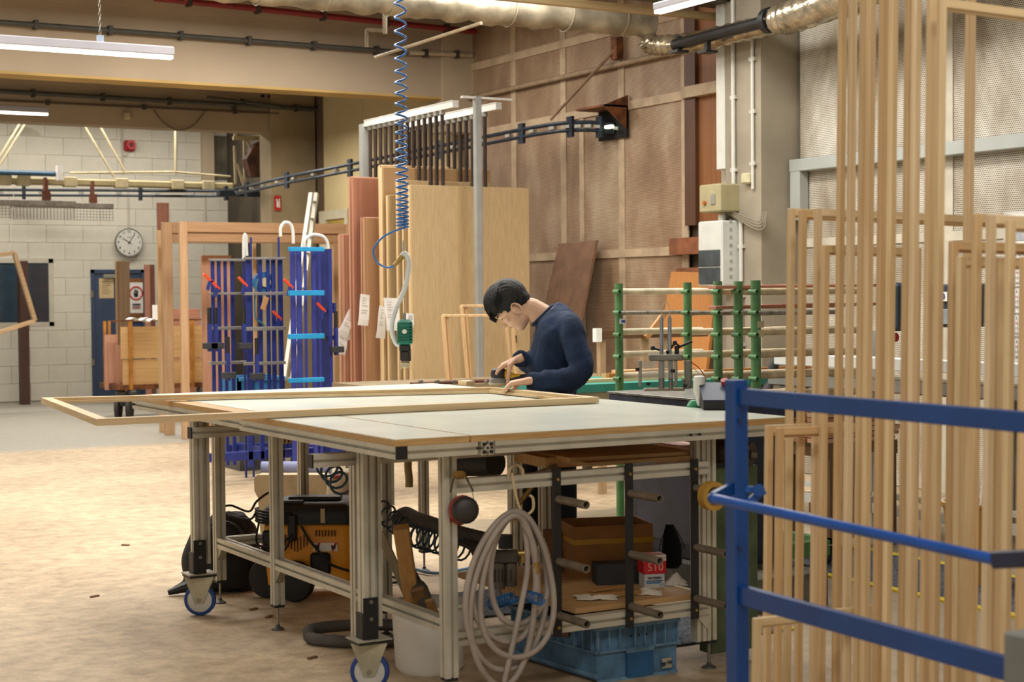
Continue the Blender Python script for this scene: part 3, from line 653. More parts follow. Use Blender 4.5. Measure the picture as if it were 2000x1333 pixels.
# cast: trolley with plywood and doors
Yt = 19.6
tx0 = wy(228, 700, Yt).x; tx1 = wy(420, 700, Yt).x
tro = thing('panel_trolley', 'rusty orange steel trolley on big dark wheels carrying plywood sheets', 'trolley', ((tx0+tx1)/2, Yt+.3, 0))
zb = wy(240, 762, Yt).z
B(tx0, tx1+.2, Yt-.05, Yt+.75, zb, zb+.06).go('deck', RUST, tro)
for x in (wy(252, 700, Yt).x, wy(372, 700, Yt).x):
    B(x-.02, x+.02, Yt-.09, Yt-.05, zb, wy(250, 628, Yt).z).go('post', plain('#b5772a', .6, 0, .2), tro)
for x in (wy(229, 700, Yt).x, wy(238, 700, Yt).x): B(x-.015, x+.015, Yt+.5, Yt+.54, zb, wy(250, 628, Yt).z).go('post', plain('#b5772a', .6, 0, .2), tro)
B(wy(229, 700, Yt).x, wy(405, 700, Yt).x, Yt+.2, Yt+.24, wy(250, 629, Yt).z, wy(250, 626, Yt).z).go('top_rail', RUST, tro)
for (px, yy) in ((236, Yt+.1), (258, Yt-.02), (395, Yt-.02)):
    x = wy(px, 795, yy).x; r = .155
    M().lathe((x-.03, yy, r), [(r*.75, -.03), (r, -.022), (r, .022), (r*.75, .03)], 24, axis=(1, -.55, 0)).go('wheel', plain('#37322d', .7, 0, .2, 6), tro, smooth=True)
    M().obox((x, yy, .27), (.1, .16, .2), None, .02).go('fork', plain('#4c4a45', .6, .2, .2), tro)
z1 = wy(300, 638, Yt).z
for i, (a0, b0, zz0, zz1, yy) in enumerate(((237, 452, 638, 700, Yt-.03), (240, 452, 702, 757, Yt-.02))):
    x0, x1 = wy(a0, 700, yy).x, wy(b0, 700, yy).x
    tag(B(x0, x1, yy, yy+.03, wy(300, zz1, yy).z, wy(300, zz0, yy).z).go('plywood_sheet', PLYX), ('upper' if i == 0 else 'lower')+' plywood sheet on the orange steel trolley', 'plywood')
for i, (a0, b0, t0, b1, yy) in enumerate(((205, 231, 654, 762, Yt+.35), (227, 240, 675, 762, Yt+.2))):
    x0, x1 = wy(a0, 700, yy).x, wy(b0, 700, yy).x; za, zc = wy(220, b1, yy).z, wy(220, t0, yy).z
    d = thing('cabinet_door', ['larger', 'smaller'][i]+' reddish panelled door leaning on the left end of the trolley', 'door panel', (x0, yy, za))
    B(x0, x1, yy, yy+.03, za, zc).go('slab', MAHOG, d); B(x0+.04, x1-.0, yy-.012, yy, za+.08, zc-.08, bev=.008).go('raised_panel', MAHOG, d)
# paper sheets on the trolley top
for i, (px, py, wd_) in enumerate(((268, 624, .22), (287, 626, .16))):
    p = wy(px, py, Yt-.02); m = M(); 
    m.loft([[(p.x-wd_/2+k*wd_/6, p.y-.1, p.z+.02*math.sin(k*1.4+i)+.004), (p.x-wd_/2+k*wd_/6, p.y+.12, p.z+.02*math.sin(k*1.4+i)), (p.x-wd_/2+k*wd_/6, p.y+.12, p.z-.004+.02*math.sin(k*1.4+i)), (p.x-wd_/2+k*wd_/6, p.y-.1, p.z+.02*math.sin(k*1.4+i))] for k in range(7)])
    tag(m.go('paper_sheet', PAPER), ['crumpled white paper at the left on top of the plywood', 'crumpled white paper at the right on top of the plywood'][i], 'paper')
a = wy(296, 622, Yt+.2); tag(B(a.x-.07, a.x+.07, Yt-.06, Yt-.055, a.z-.02, wy(296, 596, Yt).z).go('paper_note', PAPER), 'white paper note taped upright above the trolley', 'paper')
# tall boards behind: grey-brown board before the door, reddish boards, tall red plank
def board(label, px0, px1, pyt, Y, mat, z0=0.25, th=.03, name='timber_board', grp=None, cat='board'):
    a = wy(px0, pyt, Y); c_ = wy(px1, pyt, Y)
    return tag(B(a.x, c_.x, Y, Y+th, z0, a.z, bev=.003).go(name, mat), label, cat, grp)
board('grey-brown grooved board standing in front of the blue door', 228, 253, 510, 22.2, wood('#94785a', 'z'), 0, .06)
board('thin oak edge board beside the grey-brown board', 226.5, 228.5, 510, 22.15, wood('#b08f66', 'z'), 0, .06)
board('tall reddish plank rising above the door frames at the clock side', 308, 330, 396, 22.6, wood('#a9705a', 'z'), 0, .06)
board('reddish board, left of the pair beside the no-hands sign', 283, 293, 517, 21.6, wood('#ab7a66', 'z'), 0, .05)
board('darker reddish board, right of the pair beside the no-hands sign', 294, 302, 517, 21.7, wood('#7b4a3c', 'z'), 0, .05)
board('low pink-brown panel lying behind the oak door frames', 332, 390, 604, 20.6, wood('#b58069', 'x'), 0, .04)
board('pinkish door panel standing behind the left blue clamp rack', 394, 452, 499, 17.5, wood('#c9977a', 'z'), 0, .04, 'door_panel')
# oak door frames (large)
def ring_frame(name, label, px0, px1, pyt, Y, wst, dep, mats, z0=0.0, cat='door frame', rebate=True, topw=None, grp=None, xr=None):
    a = wy(px0, pyt, Y); x1 = xr if xr is not None else wy(px1, pyt, Y).x; t = thing(name, label, cat, ((a.x+x1)/2, Y, z0), grp)
    tw_ = topw or wst
    B(a.x, a.x+wst, Y, Y+dep, z0, a.z, bev=.004).go('stile', mats[0], t)
    B(x1-wst, x1, Y, Y+dep, z0, a.z, bev=.004).go('stile', mats[0], t)
    B(a.x+wst, x1-wst, Y, Y+dep, a.z-tw_, a.z, bev=.004).go('head_rail', mats[1], t)
    if rebate:
        B(a.x+wst, x1-wst, Y+dep*.4, Y+dep, a.z-tw_-.10, a.z-tw_, bev=.004).go('stop_strip', mats[1], t)
    return t
ring_frame('door_frame', 'large oak door frame, nearest, wide front stile left of the blue racks', 351, 690, 433, 16.6, .085, .05, (OAK, OAKX), 0, topw=.11)
ring_frame('door_frame', 'large oak door frame standing just behind the nearest one', 317, 668, 434, 17.2, .11, .05, (wood('#bd9a74', 'z'), wood('#a88462', 'x')), 0, topw=.12)
ring_frame('door_frame', 'pale oak door frame edge furthest left of the frames', 308, 500, 450, 17.6, .04, .05, (wood('#d9b484', 'z'), OAKX), 0, topw=.06, rebate=False)
# blue rack: clamp carts
def clamp_rack(label, xs, px, pyt, Y, cross, hb, col, grp='blue clamp racks'):
    t = thing('clamp_rack', label, 'clamp rack', wy(px, 760, Y), grp)
    t.location.z = 0; ORG[t.name] = Vector(t.location)
    for (x0_, x1_) in xs:
        a = wy(x0_, pyt, Y); c_ = wy(x1_, pyt, Y)
        B(a.x, c_.x-.004, Y, Y+.018, .12, a.z, bev=.004).go('upright', col, t)
    for (py, mt, hh, dy) in cross:
        a = wy(xs[0][0]-3, py, Y-dy); c_ = wy(xs[-1][1]+4, py, Y-dy)
        B(a.x, c_.x, Y-dy-.02, Y-dy+.02, a.z-hh/2, a.z+hh/2, bev=.003).go('cross_rail', mt, t)
    return t
SIL = plain('#a8a49c', .35, .6, .08)
YR = 12.7
t = clamp_rack('left blue clamp rack with silver cross rails', ((412, 420), (424, 432), (437, 444), (450, 458), (474, 477)), 440, 506, YR, ((508, SIL, .02, .03), (574, SIL, .02, .05), (642, SIL, .025, .06), (710, SIL, .025, .06)), 0, BLUE2)
t2 = clamp_rack('middle blue clamp rack with silver cross rails and red clamp levers', ((480, 491), (504, 513), (520, 528), (530, 539), (543, 553)), 520, 505, YR-.25, ((505, SIL, .02, .03), (574, SIL, .025, .05), (643, SIL, .03, .06), (711, SIL, .025, .06)), 0, BLUE2)
t3 = clamp_rack('right blue clamp rack with bright cyan cross rails', ((567, 578), (579, 590), (594, 600), (609, 618), (622, 628)), 600, 488, YR-.6, ((487, CYAN, .035, .08), (573, CYAN, .04, .10), (658, CYAN, .04, .10), (744, CYAN, .035, .10)), 0, plain('#383f90', .4, 0, .12, 8))
a = wy(631, 487, YR-.55); B(a.x, a.x+.03, YR-.65, YR-.3, .12, a.z).go('upright', BLUE2, t3)
# white hose hooks over the racks
for i, (px0, px1, py, h) in enumerate(((595, 641, 462, 20), (548, 573, 438, 12), (476, 482, 462, 10))):
    Yq = YR-.5 if i < 2 else YR-.03; pts = [wy(px0, py+(24 if i != 2 else 46), Yq), wy(px0, py+8, Yq), wy((px0*.75+px1*.25), py-2, Yq), wy((px0+px1)/2, py-3, Yq), wy((px0*.2+px1*.8), py+1, Yq), wy(px1-1, py+14, Yq), wy(px1, py+38, Yq)]
    tag(M().tube(spline(pts), .014, 8).go('hose_hook', plain('#d9d8d0', .5, 0, .04), smooth=True), ['large white hose arch on top of the right blue rack', 'middle-sized white hose arch behind the blue racks', 'small white hose end above the left blue rack'][i], 'hose', 'white hose arches over the blue racks')
# clamp handles (part of racks)
REDP = plain('#d8451f', .4, 0, .05)
def clampset(par, px, py, Y, flip=1):
    a = wy(px, py, Y)
    m = M().box(a.x-.012, a.x+.012, Y-.08, Y-.04, a.z-.22, a.z-.0); m.go('clamp_bar', BLUE2, par)
    M().cyl((a.x, Y-.06, a.z+.0), (a.x, Y-.06, a.z+.13), .017, 8).go('grip', BLK, par, smooth=True)
    B(a.x-.05, a.x+.06, Y-.09, Y-.03, a.z-.20, a.z-.15, bev=.004).go('clamp_jaw', plain('#3f4146', .5, .4), par)
clampset(t, 404, 633, YR-.1); clampset(t, 416, 633, YR-.1); clampset(t2, 471, 633, YR-.3); clampset(t2, 440, 690, YR-.3); clampset(t2, 496, 692, YR-.35); clampset(t3, 650, 640, YR-.6)
for i, (par, px, py, Y) in enumerate(((t, 405, 545, YR-.1), (t, 419, 558, YR-.1), (t2, 473, 552, YR-.3), (t3, 626, 602, YR-.65), (t3, 562, 556, YR-.65), (t2, 540, 618, YR-.3))):
    a = wy(px, py, Y); M().bar(a+Vector((-.03, 0, .04)), a+Vector((.04, 0, -.03)), .022, .02).go('clamp_lever', REDP, par); M().bar(a+Vector((.02, 0, -.02)), a+Vector((0, 0, -.09)), .03, .02).go('clamp_jaw', BLUE2, par)
a = wy(640, 607, YR-.6); M().bar(wy(628, 608, YR-.6), wy(653, 608, YR-.6), .02, .03).bar(wy(653, 610, YR-.6), wy(653, 592, YR-.6), .03, .02).go('clamp_arm', BLUE2, t3)
M().bar(wy(628, 660, YR-.6), wy(650, 660, YR-.6), .03, .035).go('clamp_jaw', plain('#3f4146', .5, .4), t3)
for px in (475, 490, 544): tag(M().cyl(Vector((wy(px, 510, YR+.1).x, YR+.1, 0)), wy(px, 464 if px > 480 else 476, YR+.1), .010, 8).go('clamp_rod', BLUE2), 'dark blue rod rising above the blue clamp racks, %s one' % {475: 'left', 490: 'middle', 544: 'right'}[px], 'rod', 'blue rods above the racks')
# tag, blower gun, dial
a = wy(517, 593, YR-.325); tag(M().obox(a, (.045, .008, .11), Matrix.Rotation(.35, 3, 'Y'), .003).go('wooden_tag', wood('#b98a5a')), 'small wooden tag hanging on the middle blue rack', 'tag')
a = wy(516, 552, YR-.22); t = thing('hose_reel', 'round blue and yellow hose reel behind the middle blue rack', 'hose reel', a)
M().cyl(a, a+Vector((0, .05, 0)), .085, 20).go('drum', plain('#2f74a8', .5), t); M().cyl(a+Vector((.01, -.02, 0)), a+Vector((.01, .0, 0)), .04, 16).go('hub', plain('#b7ad84'), t)
a = wy(500, 600, YR-.1); tag(M().tube(spline([wy(504, 545, YR-.27), wy(498, 575, YR-.27), wy(499, 620, YR-.27), wy(512, 632, YR-.27), wy(522, 646, YR-.27)]), .008, 6).go('air_hose', plain('#3d6d7c', .5), smooth=True), 'thin teal air hose hanging inside the middle blue rack', 'hose')
# base of racks with castors (seen under the bench)
bs = thing('rack_base', 'low blue trolley base on white-forked castors under the blue racks', 'trolley', (5.3, 13.1, 0))
g0, g1 = wz(500, 905, .12), wz(700, 905, .12)
xb0, xb1 = wy(516, 880, 12.5).x, wy(672, 880, 12.5).x; zr = wy(600, 884, 12.5).z
B(xb0-.5, xb1, 12.45, 12.52, zr-.03, zr+.04, bev=.004).go('front_beam', BLUE2, bs)
B(xb0-.1, xb1+.3, 13.1, 13.17, zr-.02, zr+.04, bev=.004).go('rear_beam', BLUE2, bs)
for x in (xb0+.0, xb0+.45, xb1): B(x, x+.06, 12.3, 13.2, zr-.02, zr+.05).go('cross_beam', BLUE2, bs)
def castor(par, x, y, r=.055, fork='#d5cfc0', wheel='#4b4a48', top=.16, fh=None, rot=0.6):
    M().lathe((x, y, r), [(r*.4, -.02), (r*.8, -.018), (r, -.01), (r, .01), (r*.8, .018), (r*.4, .02)], 20, axis=(math.cos(rot), math.sin(rot), 0)).go('wheel', plain(wheel, .6, 0, .1), par, smooth=True)
    d = Vector((math.cos(rot), math.sin(rot), 0)); e_ = Vector((-d.y, d.x, 0)); c = Vector((x, y, 0))
    m = M()
    for s in (-1, 1):
        q = c+d*s*.028
        m.prism([q+e_*-.055+Vector((0, 0, top-.012)), q+e_*.055+Vector((0, 0, top-.012)), q+e_*.012+Vector((0, 0, r-.015)), q-e_*.012+Vector((0, 0, r-.015))], d*.004)
    m.go('fork', plain(fork, .5, .3, .1), par); M().obox((x, y, top-.006), (.11, .11, .008), rot).go('mounting_plate', STEEL, par)
for (px, py) in ((565, 917), (528, 905), (613, 890)):
    p = wz(px, py, 0); castor(bs, p.x, p.y, .055, top=.165)
# steel fittings on base
for k in range(4): a = wy(552+k*8, 862, 12.4); M().cyl(a, a+Vector((0, .06, 0)), .025, 10).go('fitting', plain('#7a5d3a', .5, .3, .2), bs)
# ladder, white door frames
t = thing('ladder', 'aluminium ladder leaning between the blue rack and the white frame', 'ladder', wy(570, 760, 15))
for (p0, p1, w_) in (((556, 740, 15.2), (608, 378, 15.8), .025), ((572, 740, 15.5), (618, 378, 16.1), .025)):
    M().bar(wy(*p0), wy(*p1), w_*1.6, .05).go('stile', plain('#c6c3b4', .4, .4), t)
for k in range(11):
    f = k/10.5; A_ = wy(556, 740, 15.2).lerp(wy(608, 378, 15.8), f); B_ = wy(572, 740, 15.5).lerp(wy(618, 378, 16.1), f); M().cyl(A_, B_, .014, 6).go('rung', plain('#b5b2a4', .4, .4), t)
tag(B(wy(641, 600, 17.6).x, wy(652, 600, 17.6).x, 17.6, 17.75, 0, wy(641, 480, 17.6).z).go('white_post', plain('#d3c7a9', .6)), 'pale post with a row of holes left of the reddish panels', 'post')
a = wy(536, 745, YR-.3); 
cr = thing('blue_bin', 'blue plastic bin standing among the blue clamp racks', 'crate', wy(520, 770, 13.2))
x0, x1 = wy(466, 740, 13.3).x, wy(556, 740, 13.3).x; zt = wy(500, 737, 13.3).z
B(x0, x1, 13.3, 13.34, zt-.35, zt).box(x0, x1, 13.7, 13.74, zt-.35, zt).box(x0, x0+.03, 13.3, 13.7, zt-.35, zt).box(x1-.03, x1, 13.3, 13.7, zt-.35, zt).box(x0, x1, 13.3, 13.7, zt-.35, zt-.32).go('body', plain('#2573a8', .5), cr)
for k in range(7): x = x0+.03+k*(x1-x0-.06)/6; B(x-.006, x+.006, 13.285, 13.3, zt-.33, zt-.03).go('rib', plain('#2573a8', .5), cr)
M().box(x0, x1, 13.28, 13.3, zt-.03, zt).go('rim', plain('#3585ba', .5), cr)
tag(B(x0, x1, 13.3, 13.74, 0, zt-.355).go('bin_stand', plain('#5b5a55', .7)), 'low grey stand carrying the blue bin', 'stand')
# ------------------------------------------------ vertical panel rack with hanging divider rods
X0r, X1r = 7.10, 7.54
rk = thing('panel_rack', 'tall panel rack with two white beams and dark hanging divider rods', 'rack', (7.3, 14.2, 0))
WB = plain('#d6d3cb', .5, 0, .04)
y_a, y_b = wx(890, 195, X0r).y, wx(716, 241, X0r).y; zA = wx(890, 195, X0r).z-.04; zB2 = zA
for X in (X0r, X1r):
    ya = wx(890 if X == X0r else 974, 200, X).y; yb = y_b
    B(X-.03, X+.03, ya, yb, zA-.03, zA+.03).box(X-.035, X+.035, ya, yb, zA+.03, zA+.036).go('top_beam', WB, rk)
    n = 14
    for k in range(n):
        y = ya+.27+(yb-ya-.35)*k/(n-1)
        M().cyl((X, y, zA-.07), (X, y, 2.05), .019, 8).go('divider_rod', plain('#3a2a20', .6, .2, .2), rk, smooth=True)
        M().cyl((X, y, zA-.07), (X, y, zA-.03), .03, 8).go('rod_collar', STEEL, rk)
pX = 7.23; yP = 13.12
B(pX-.033, pX+.033, yP-.03, yP+.03, 0, zA+.06, bev=.006).go('post', plain('#9c9c96', .5, .1, .06, 6), rk)
B(pX-.16, pX+.36, yP-.02, yP+.02, zA+.036, zA+.056).go('cross_arm', WB, rk)
B(X0r-.05, X0r+.05, y_b, y_b+.08, 0, zA).go('post', plain('#9c9c96', .5, .1, .06, 6), rk)
B(6.6, 8.0, 13.2, 15.6, .02, .12).go('base', plain('#5c4a3a', .8), rk)
# boards in the rack (front to back)
SPL = wood('#e6c898', 'z', .12)
def slab(label, pxl, pyt, Y, w_, matf, th=.045, edge=True, grp=None, z0=.12, grooves=0):
    a = wy(pxl, pyt, Y)
    t = thing('panel_board', label, 'board', (a.x+w_/2, Y, z0), grp)
    B(a.x+.018, a.x+w_, Y, Y+th, z0, a.z, bev=.003).go('face_sheet', matf, t)
    B(a.x, a.x+.017, Y+.002, Y+th-.002, z0, a.z-.004).go('edge_strip', SPL if edge else matf, t)
    B(a.x-.004, a.x+.0, Y+.012, Y+th-.012, z0+.3, z0+.36).go('edge_patch', matf, t)
    for k in range(grooves): x = a.x+w_*(k+1)/(grooves+1); B(x-.004, x+.004, Y-.004, Y, z0, a.z-.02).go('moulding', matf, t)
    return t
slab('front ribbed oak board with a small keyhole behind the grey rack post', 800, 361, 13.5, 1.27, BOARD)
t = bpy.data.objects['panel_board']; a = wy(1007, 663, 13.49); B(a.x-.012, a.x+.012, 13.488, 13.5, a.z-.035, a.z+.035).go('keyhole', plain('#3b2415'), t)
slab('narrow light board edge second from the front', 788, 370, 13.68, .95, BOARD, .04)
slab('narrow light board third from the front', 776, 352, 13.82, 1.0, BOARD, .04)
slab('light board with a stepped top just left of the coiled hose', 757, 381, 13.98, .7, BOARD, .04)
slab('tall light board behind the coiled hose', 746, 326, 14.12, 1.18, wood('#cda677', 'z', .1), .05)
slab('tallest pale board at the left of the light stack', 742, 322, 14.26, 1.18, SPL, .04)
slab('brown board with lower top next to the light stack', 712, 425, 14.36, .75, wood('#b38a64', 'z', .12), .05, False)
slab('thin brown board edge behind the lower brown board', 706, 424, 14.5, .75, MAHOG, .03, False)
slab('tall reddish panel with a moulded groove', 690, 347, 14.62, .95, wood('#b27a5f', 'z', .15), .05, False, grooves=2)
slab('tall reddish panel edge left of the moulded panel', 683, 345, 14.76, .95, wood('#c48f72', 'z', .15), .04, False)
slab('low reddish board, right one of the two at the far left of the stack', 672, 458, 14.95, .6, wood('#b58064', 'z', .15), .05, False)
slab('low reddish board, outermost at the far left of the stack', 664, 457, 15.1, .6, wood('#c69a7c', 'z', .15), .05, False)
# delivery notes taped on the boards
def note(label, g, Y):
    pts = [wy(x, y, Y) for x, y in g]; m = M(); n = 5
    for i in range(n):
        f0, f1 = i/n, (i+1)/n
        def P_(f, s): 
            q = pts[0].lerp(pts[3], f) if s == 0 else pts[1].lerp(pts[2], f); return q+Vector((0, -.035*math.sin(f*2.6)*f, 0))
        m.quad(P_(f0, 0), P_(f0, 1), P_(f1, 1), P_(f1, 0))
    o = tag(m.go('paper_note', PAPER), label, 'paper'); md = o.modifiers.new('t', 'SOLIDIFY'); md.thickness = .003
    tt = M(); L0 = [pts[0].lerp(pts[3], f) for f in (.12, .2, .28, .36, .5, .58)]; L1 = [pts[1].lerp(pts[2], f) for f in (.12, .2, .28, .36, .5, .58)]
    for p, q in zip(L0, L1):
        u = p.lerp(q, .12)+Vector((0, -.034, 0)); v = p.lerp(q, random.uniform(.4, .85))+Vector((0, -.034, 0)); tt.quad(u, v, v+Vector((0, 0, -.007)), u+Vector((0, 0, -.007)))
    tt.go('print_lines', plain('#b9b8b4', .8), o)
note('white delivery note on the moulded reddish panel, highest of the notes', ((704, 574), (722, 577), (717, 637), (697, 635)), 14.32)
note('white delivery note hanging below the left papers', ((660, 640), (680, 655), (672, 694), (656, 690)), 14.85)
note('wide white delivery note at the left, slanted', ((682, 604), (692, 612), (676, 662), (656, 652)), 14.80)
note('white delivery note crossed behind the slanted one', ((678, 618), (702, 634), (680, 665), (672, 662)), 14.83)
note('narrow white note left of the white air hose', ((741, 597), (752, 600), (750, 662), (732, 660)), 13.95)
note('broad white note with lines behind the white air hose', ((749, 582), (779, 583), (778, 646), (753, 646)), 13.66)
note('small white note right of the green stapler hose', ((793, 612), (808, 614), (805, 640), (790, 640)), 13.45)
# thin frames leaning behind the person
def slatframe(label, g, Y, r=.012):
    t = thing('slat_frame', label, 'frame', wy(*g[0], Y))
    t.location.z = .5; ORG[t.name] = Vector(t.location)
    for i in range(len(g)-1): M().bar(wy(*g[i], Y), wy(*g[i+1], Y), .022, .028, up=(0, 1, 0), bev=.003).go('rail', wood('#dcb98a', 'z'), t)
    return t
Yf = 10.9
slatframe('thin pale frame leaning behind the bench, left one', ((884, 870), (865, 617), (1000, 617), (1018, 870)), Yf)
slatframe('thin pale frame leaning behind the bench, right one', ((925, 870), (901, 598), (985, 598), (1010, 870)), Yf+.25)
for (px0, px1, Y) in ((868, 888, Yf+.01), (905, 924, Yf+.26)):
    M().bar(wy(px0+4, 617 if px0 < 900 else 598, Y), wy(px0+24, 870, Y), .016, .02, up=(0, 1, 0)).go('inner_bead', wood('#d0a978', 'z'), bpy.data.objects['slat_frame' if px0 < 900 else 'slat_frame.001'])
# rusty clamp ledge behind the bench
t = thing('rusty_clamp_rail', 'rusty steel clamp rail lying behind the bench top', 'rail', wy(880, 750, 10.6))
for (x0_, x1_, y0_, y1_) in ((806, 870, 745, 753), (870, 960, 741, 753), (1005, 1030, 742, 752)):
    a = wy(x0_, y1_, 10.6); c_ = wy(x1_, y0_, 10.6); B(a.x, c_.x, 10.55, 10.65, a.z, c_.z, bev=.006).go('bar', plain('#5c3219', .6, .3, .3, 12), t)
for k in range(5): a = wy(820+k*32, 746, 10.54); M().cyl(a, a+Vector((0, -.03, 0)), .014, 8).go('bolt', STEEL, t)
# supporting bench for the rail
tb = thing('rear_bench', 'low rear bench under the rusty clamp rail', 'bench', (6.2, 11.2, 0))
a = wy(800, 753, 10.6)
B(a.x-.3, a.x+2.0, 10.5, 11.3, a.z-.06, a.z-.0).go('top', plain('#8c7a5c', .7), tb)
for x in (a.x-.2, a.x+1.9):
    for y in (10.55, 11.2): B(x-.03, x+.03, y-.03, y+.03, 0, a.z-.06).go('leg', ALUD, tb)
# brown perforated board leaning on the right wall
a = wx(1085, 478, XW-.35); 
g = [wx(1076, 476, XW-.22), wx(1166, 470, XW-.12), wx(1140, 800, XW-.50), wx(1043, 800, XW-.75)]
tag(M().prism([(XW-.10, g[0].y, g[0].z), (XW-.10, g[1].y+.0, g[1].z), (XW-.62, g[1].y-.05, .0), (XW-.62, g[0].y+.05, .0)], (-.03, 0, .0)).go('hardboard_sheet', plain('#83624a', .8, 0, .12, 6)), 'brown hardboard sheet leaning against the sandy perforated wall', 'board')
# ================================================================== BENCHES
def extr(par, a, b, w_=.045, h=None, name='profile', slots=(1, 1, 1, 1), mat=None, upv=(0, 0, 1)):
    """slotted aluminium profile from a to b, w_ wide, h high"""
    h = h or w_; a = Vector(a); b = Vector(b); z = (b-a); z.normalize()
    u = Vector(upv)
    if abs(z.dot(u)) > .9: u = Vector((0, 1, 0))
    x = u.cross(z).normalized(); y = z.cross(x); hx, hy = w_/2, h/2; s = .0055; d = .014
    pts = [(-hx, -hy)]
    if slots[0]: pts += [(-s, -hy), (-s, -hy+d), (s, -hy+d), (s, -hy)]
    pts += [(hx, -hy)]
    if slots[1]: pts += [(hx, -s), (hx-d, -s), (hx-d, s), (hx, s)]
    pts += [(hx, hy)]
    if slots[2]: pts += [(s, hy), (s, hy-d), (-s, hy-d), (-s, hy)]
    pts += [(-hx, hy)]
    if slots[3]: pts += [(-hx, s), (-hx+d, s), (-hx+d, -s), (-hx, -s)]
    P_ = [a+x*p[0]+y*p[1] for p in pts]
    return M().prism(P_, b-a).go(name, mat or ALU, par)
ZT_ = 1.0
TOPM = plain('#dde3d6', .26, 0, .05, 4, .03, 20)
bn = thing('assembly_bench', 'large front assembly bench of slotted aluminium profile with a pale laminate top', 'workbench', (3.3, 5.9, 0))
fx0, fx1, fy0, fy1, ys_ = 2.47, 4.23, 5.09, 6.60, 2.765
for (x0, x1) in ((fx0, ys_-.004), (ys_+.004, fx1)):
    B(x0, x1, fy0, fy1, ZT_-.025, ZT_-.0015, bev=.001).go('plywood_board', wood('#c8a46c', 'x', .3, .6, 3), bn)
    B(x0+.003, x1-.003, fy0+.003, fy1-.003, ZT_-.0015, ZT_).go('laminate_top', TOPM, bn)
bk = thing('rear_assembly_bench', 'rear assembly bench with a pale top behind the front bench', 'workbench', (3.5, 7.4, 0))
bx0_, bx1_, by0, by1 = 2.50, 4.23, 6.68, 8.22
B(bx0_, bx1_, by0, by1, ZT_-.025, ZT_-.0015, bev=.001).go('plywood_board', wood('#c8a46c', 'x', .3, .6, 3), bk)
B(bx0_+.09, bx1_-.003, by0+.003, by1-.003, ZT_-.0015, ZT_).go('laminate_top', TOPM, bk)
zr_ = ZT_-.025-.0225
# edge rails
extr(bn, (fx0+.022, fy0, zr_), (fx0+.022, fy1, zr_)); extr(bn, (fx0+.045, fy0+.022, zr_), (ys_+.03, fy0+.022, zr_))
extr(bn, (ys_+.10, fy0+.022, zr_), (fx1, fy0+.022, zr_)); extr(bn, (fx1-.022, fy0+.045, zr_), (fx1-.022, fy1, zr_)); extr(bn, (fx0+.045, fy1-.022, zr_), (fx1-.045, fy1-.022, zr_))
extr(bn, (ys_+.066, fy0-.006, zr_), (ys_+.066, fy1-.05, zr_), .05)
B(fx0, fx0+.045, fy0-.004, fy0, zr_-.0225, zr_+.0225).go('end_cap', BLK, bn)
B(ys_+.045, ys_+.058, fy0-.010, fy0-.006, zr_-.02, zr_-.008).box(ys_+.074, ys_+.087, fy0-.010, fy0-.006, zr_-.02, zr_-.008).box(ys_+.045, ys_+.058, fy0-.010, fy0-.006, zr_+.008, zr_+.02).box(ys_+.074, ys_+.087, fy0-.010, fy0-.006, zr_+.008, zr_+.02).cyl((ys_+.066, fy0-.010, zr_), (ys_+.066, fy0-.006, zr_), .005, 8).go('profile_cavity', BLK, bn)
extr(bk, (bx0_+.022, by0, zr_), (bx0_+.022, by1, zr_)); extr(bk, (bx0_+.045, by1-.022, zr_), (bx1_, by1-.022, zr_)); extr(bk, (bx1_-.022, by0, zr_), (bx1_-.022, by1-.045, zr_)); extr(bk, (bx0_+.045, by0+.022, zr_), (bx1_-.045, by0+.022, zr_))
B(bx0_, bx0_+.045, by1, by1+.004, zr_-.0225, zr_+.0225).go('end_cap', BLK, bk)
# bolts in the front slot
for px in (1350, 1367, 1521, 1530):
    a = wy(px, 847 if px < 1400 else 829, fy0); M().cyl((a.x, fy0-.003, zr_), (a.x, fy0+.004, zr_), .005, 8).go('bolt', BLK, bn)
zl = zr_-.0225
def foot(par, x, y, ztop, cap=True):
    B(x-.023, x+.023, y-.023, y+.023, ztop-.012, ztop).go('end_cap', BLK, par)
    M().cyl((x, y, .012), (x, y, ztop-.01), .006, 8).go('threaded_rod', STEEL, par)
    M().lathe((x, y, 0), [(.03, 0), (.028, .006), (.010, .016), (.009, .024)], 16).go('foot_pad', plain('#55534e', .5, .3), par, smooth=True)
# legs: px position at given y
def leg_at(par, px, Y, zt=None, zb=.11, name='leg', footed=True, y_=None):
    x = wy(px, 1000, Y).x; extr(par, (x, Y, zb), (x, Y, zt or zl), .045, name=name)
    if footed: foot(par, x, Y, zb)
    return x
xA = 2.74
yR_, yP_, yM_, yK_ = 5.22, 6.0, 6.87, 7.62
for (par, y) in ((bn, yR_), (bn, yP_), (bk, yM_), (bk, yK_)):
    extr(par, (xA, y, .115), (xA, y, zl), .05, .05, name='leg')
    foot(par, xA, y, .115)
xS = 3.92
for (par, x, y) in ((bn, xS, 5.24), (bn, xS, 6.5), (bk, 4.0, 6.9), (bk, 4.0, 7.9), (bn, 3.1, 6.5), (bk, 3.3, 7.9)):
    extr(par, (x, y, .115), (x, y, zl), .045, name='leg'); foot(par, x, y, .115)
extr(bn, (xS-.05, 5.24, .115), (xS-.05, 5.24, zl), .045, name='leg')
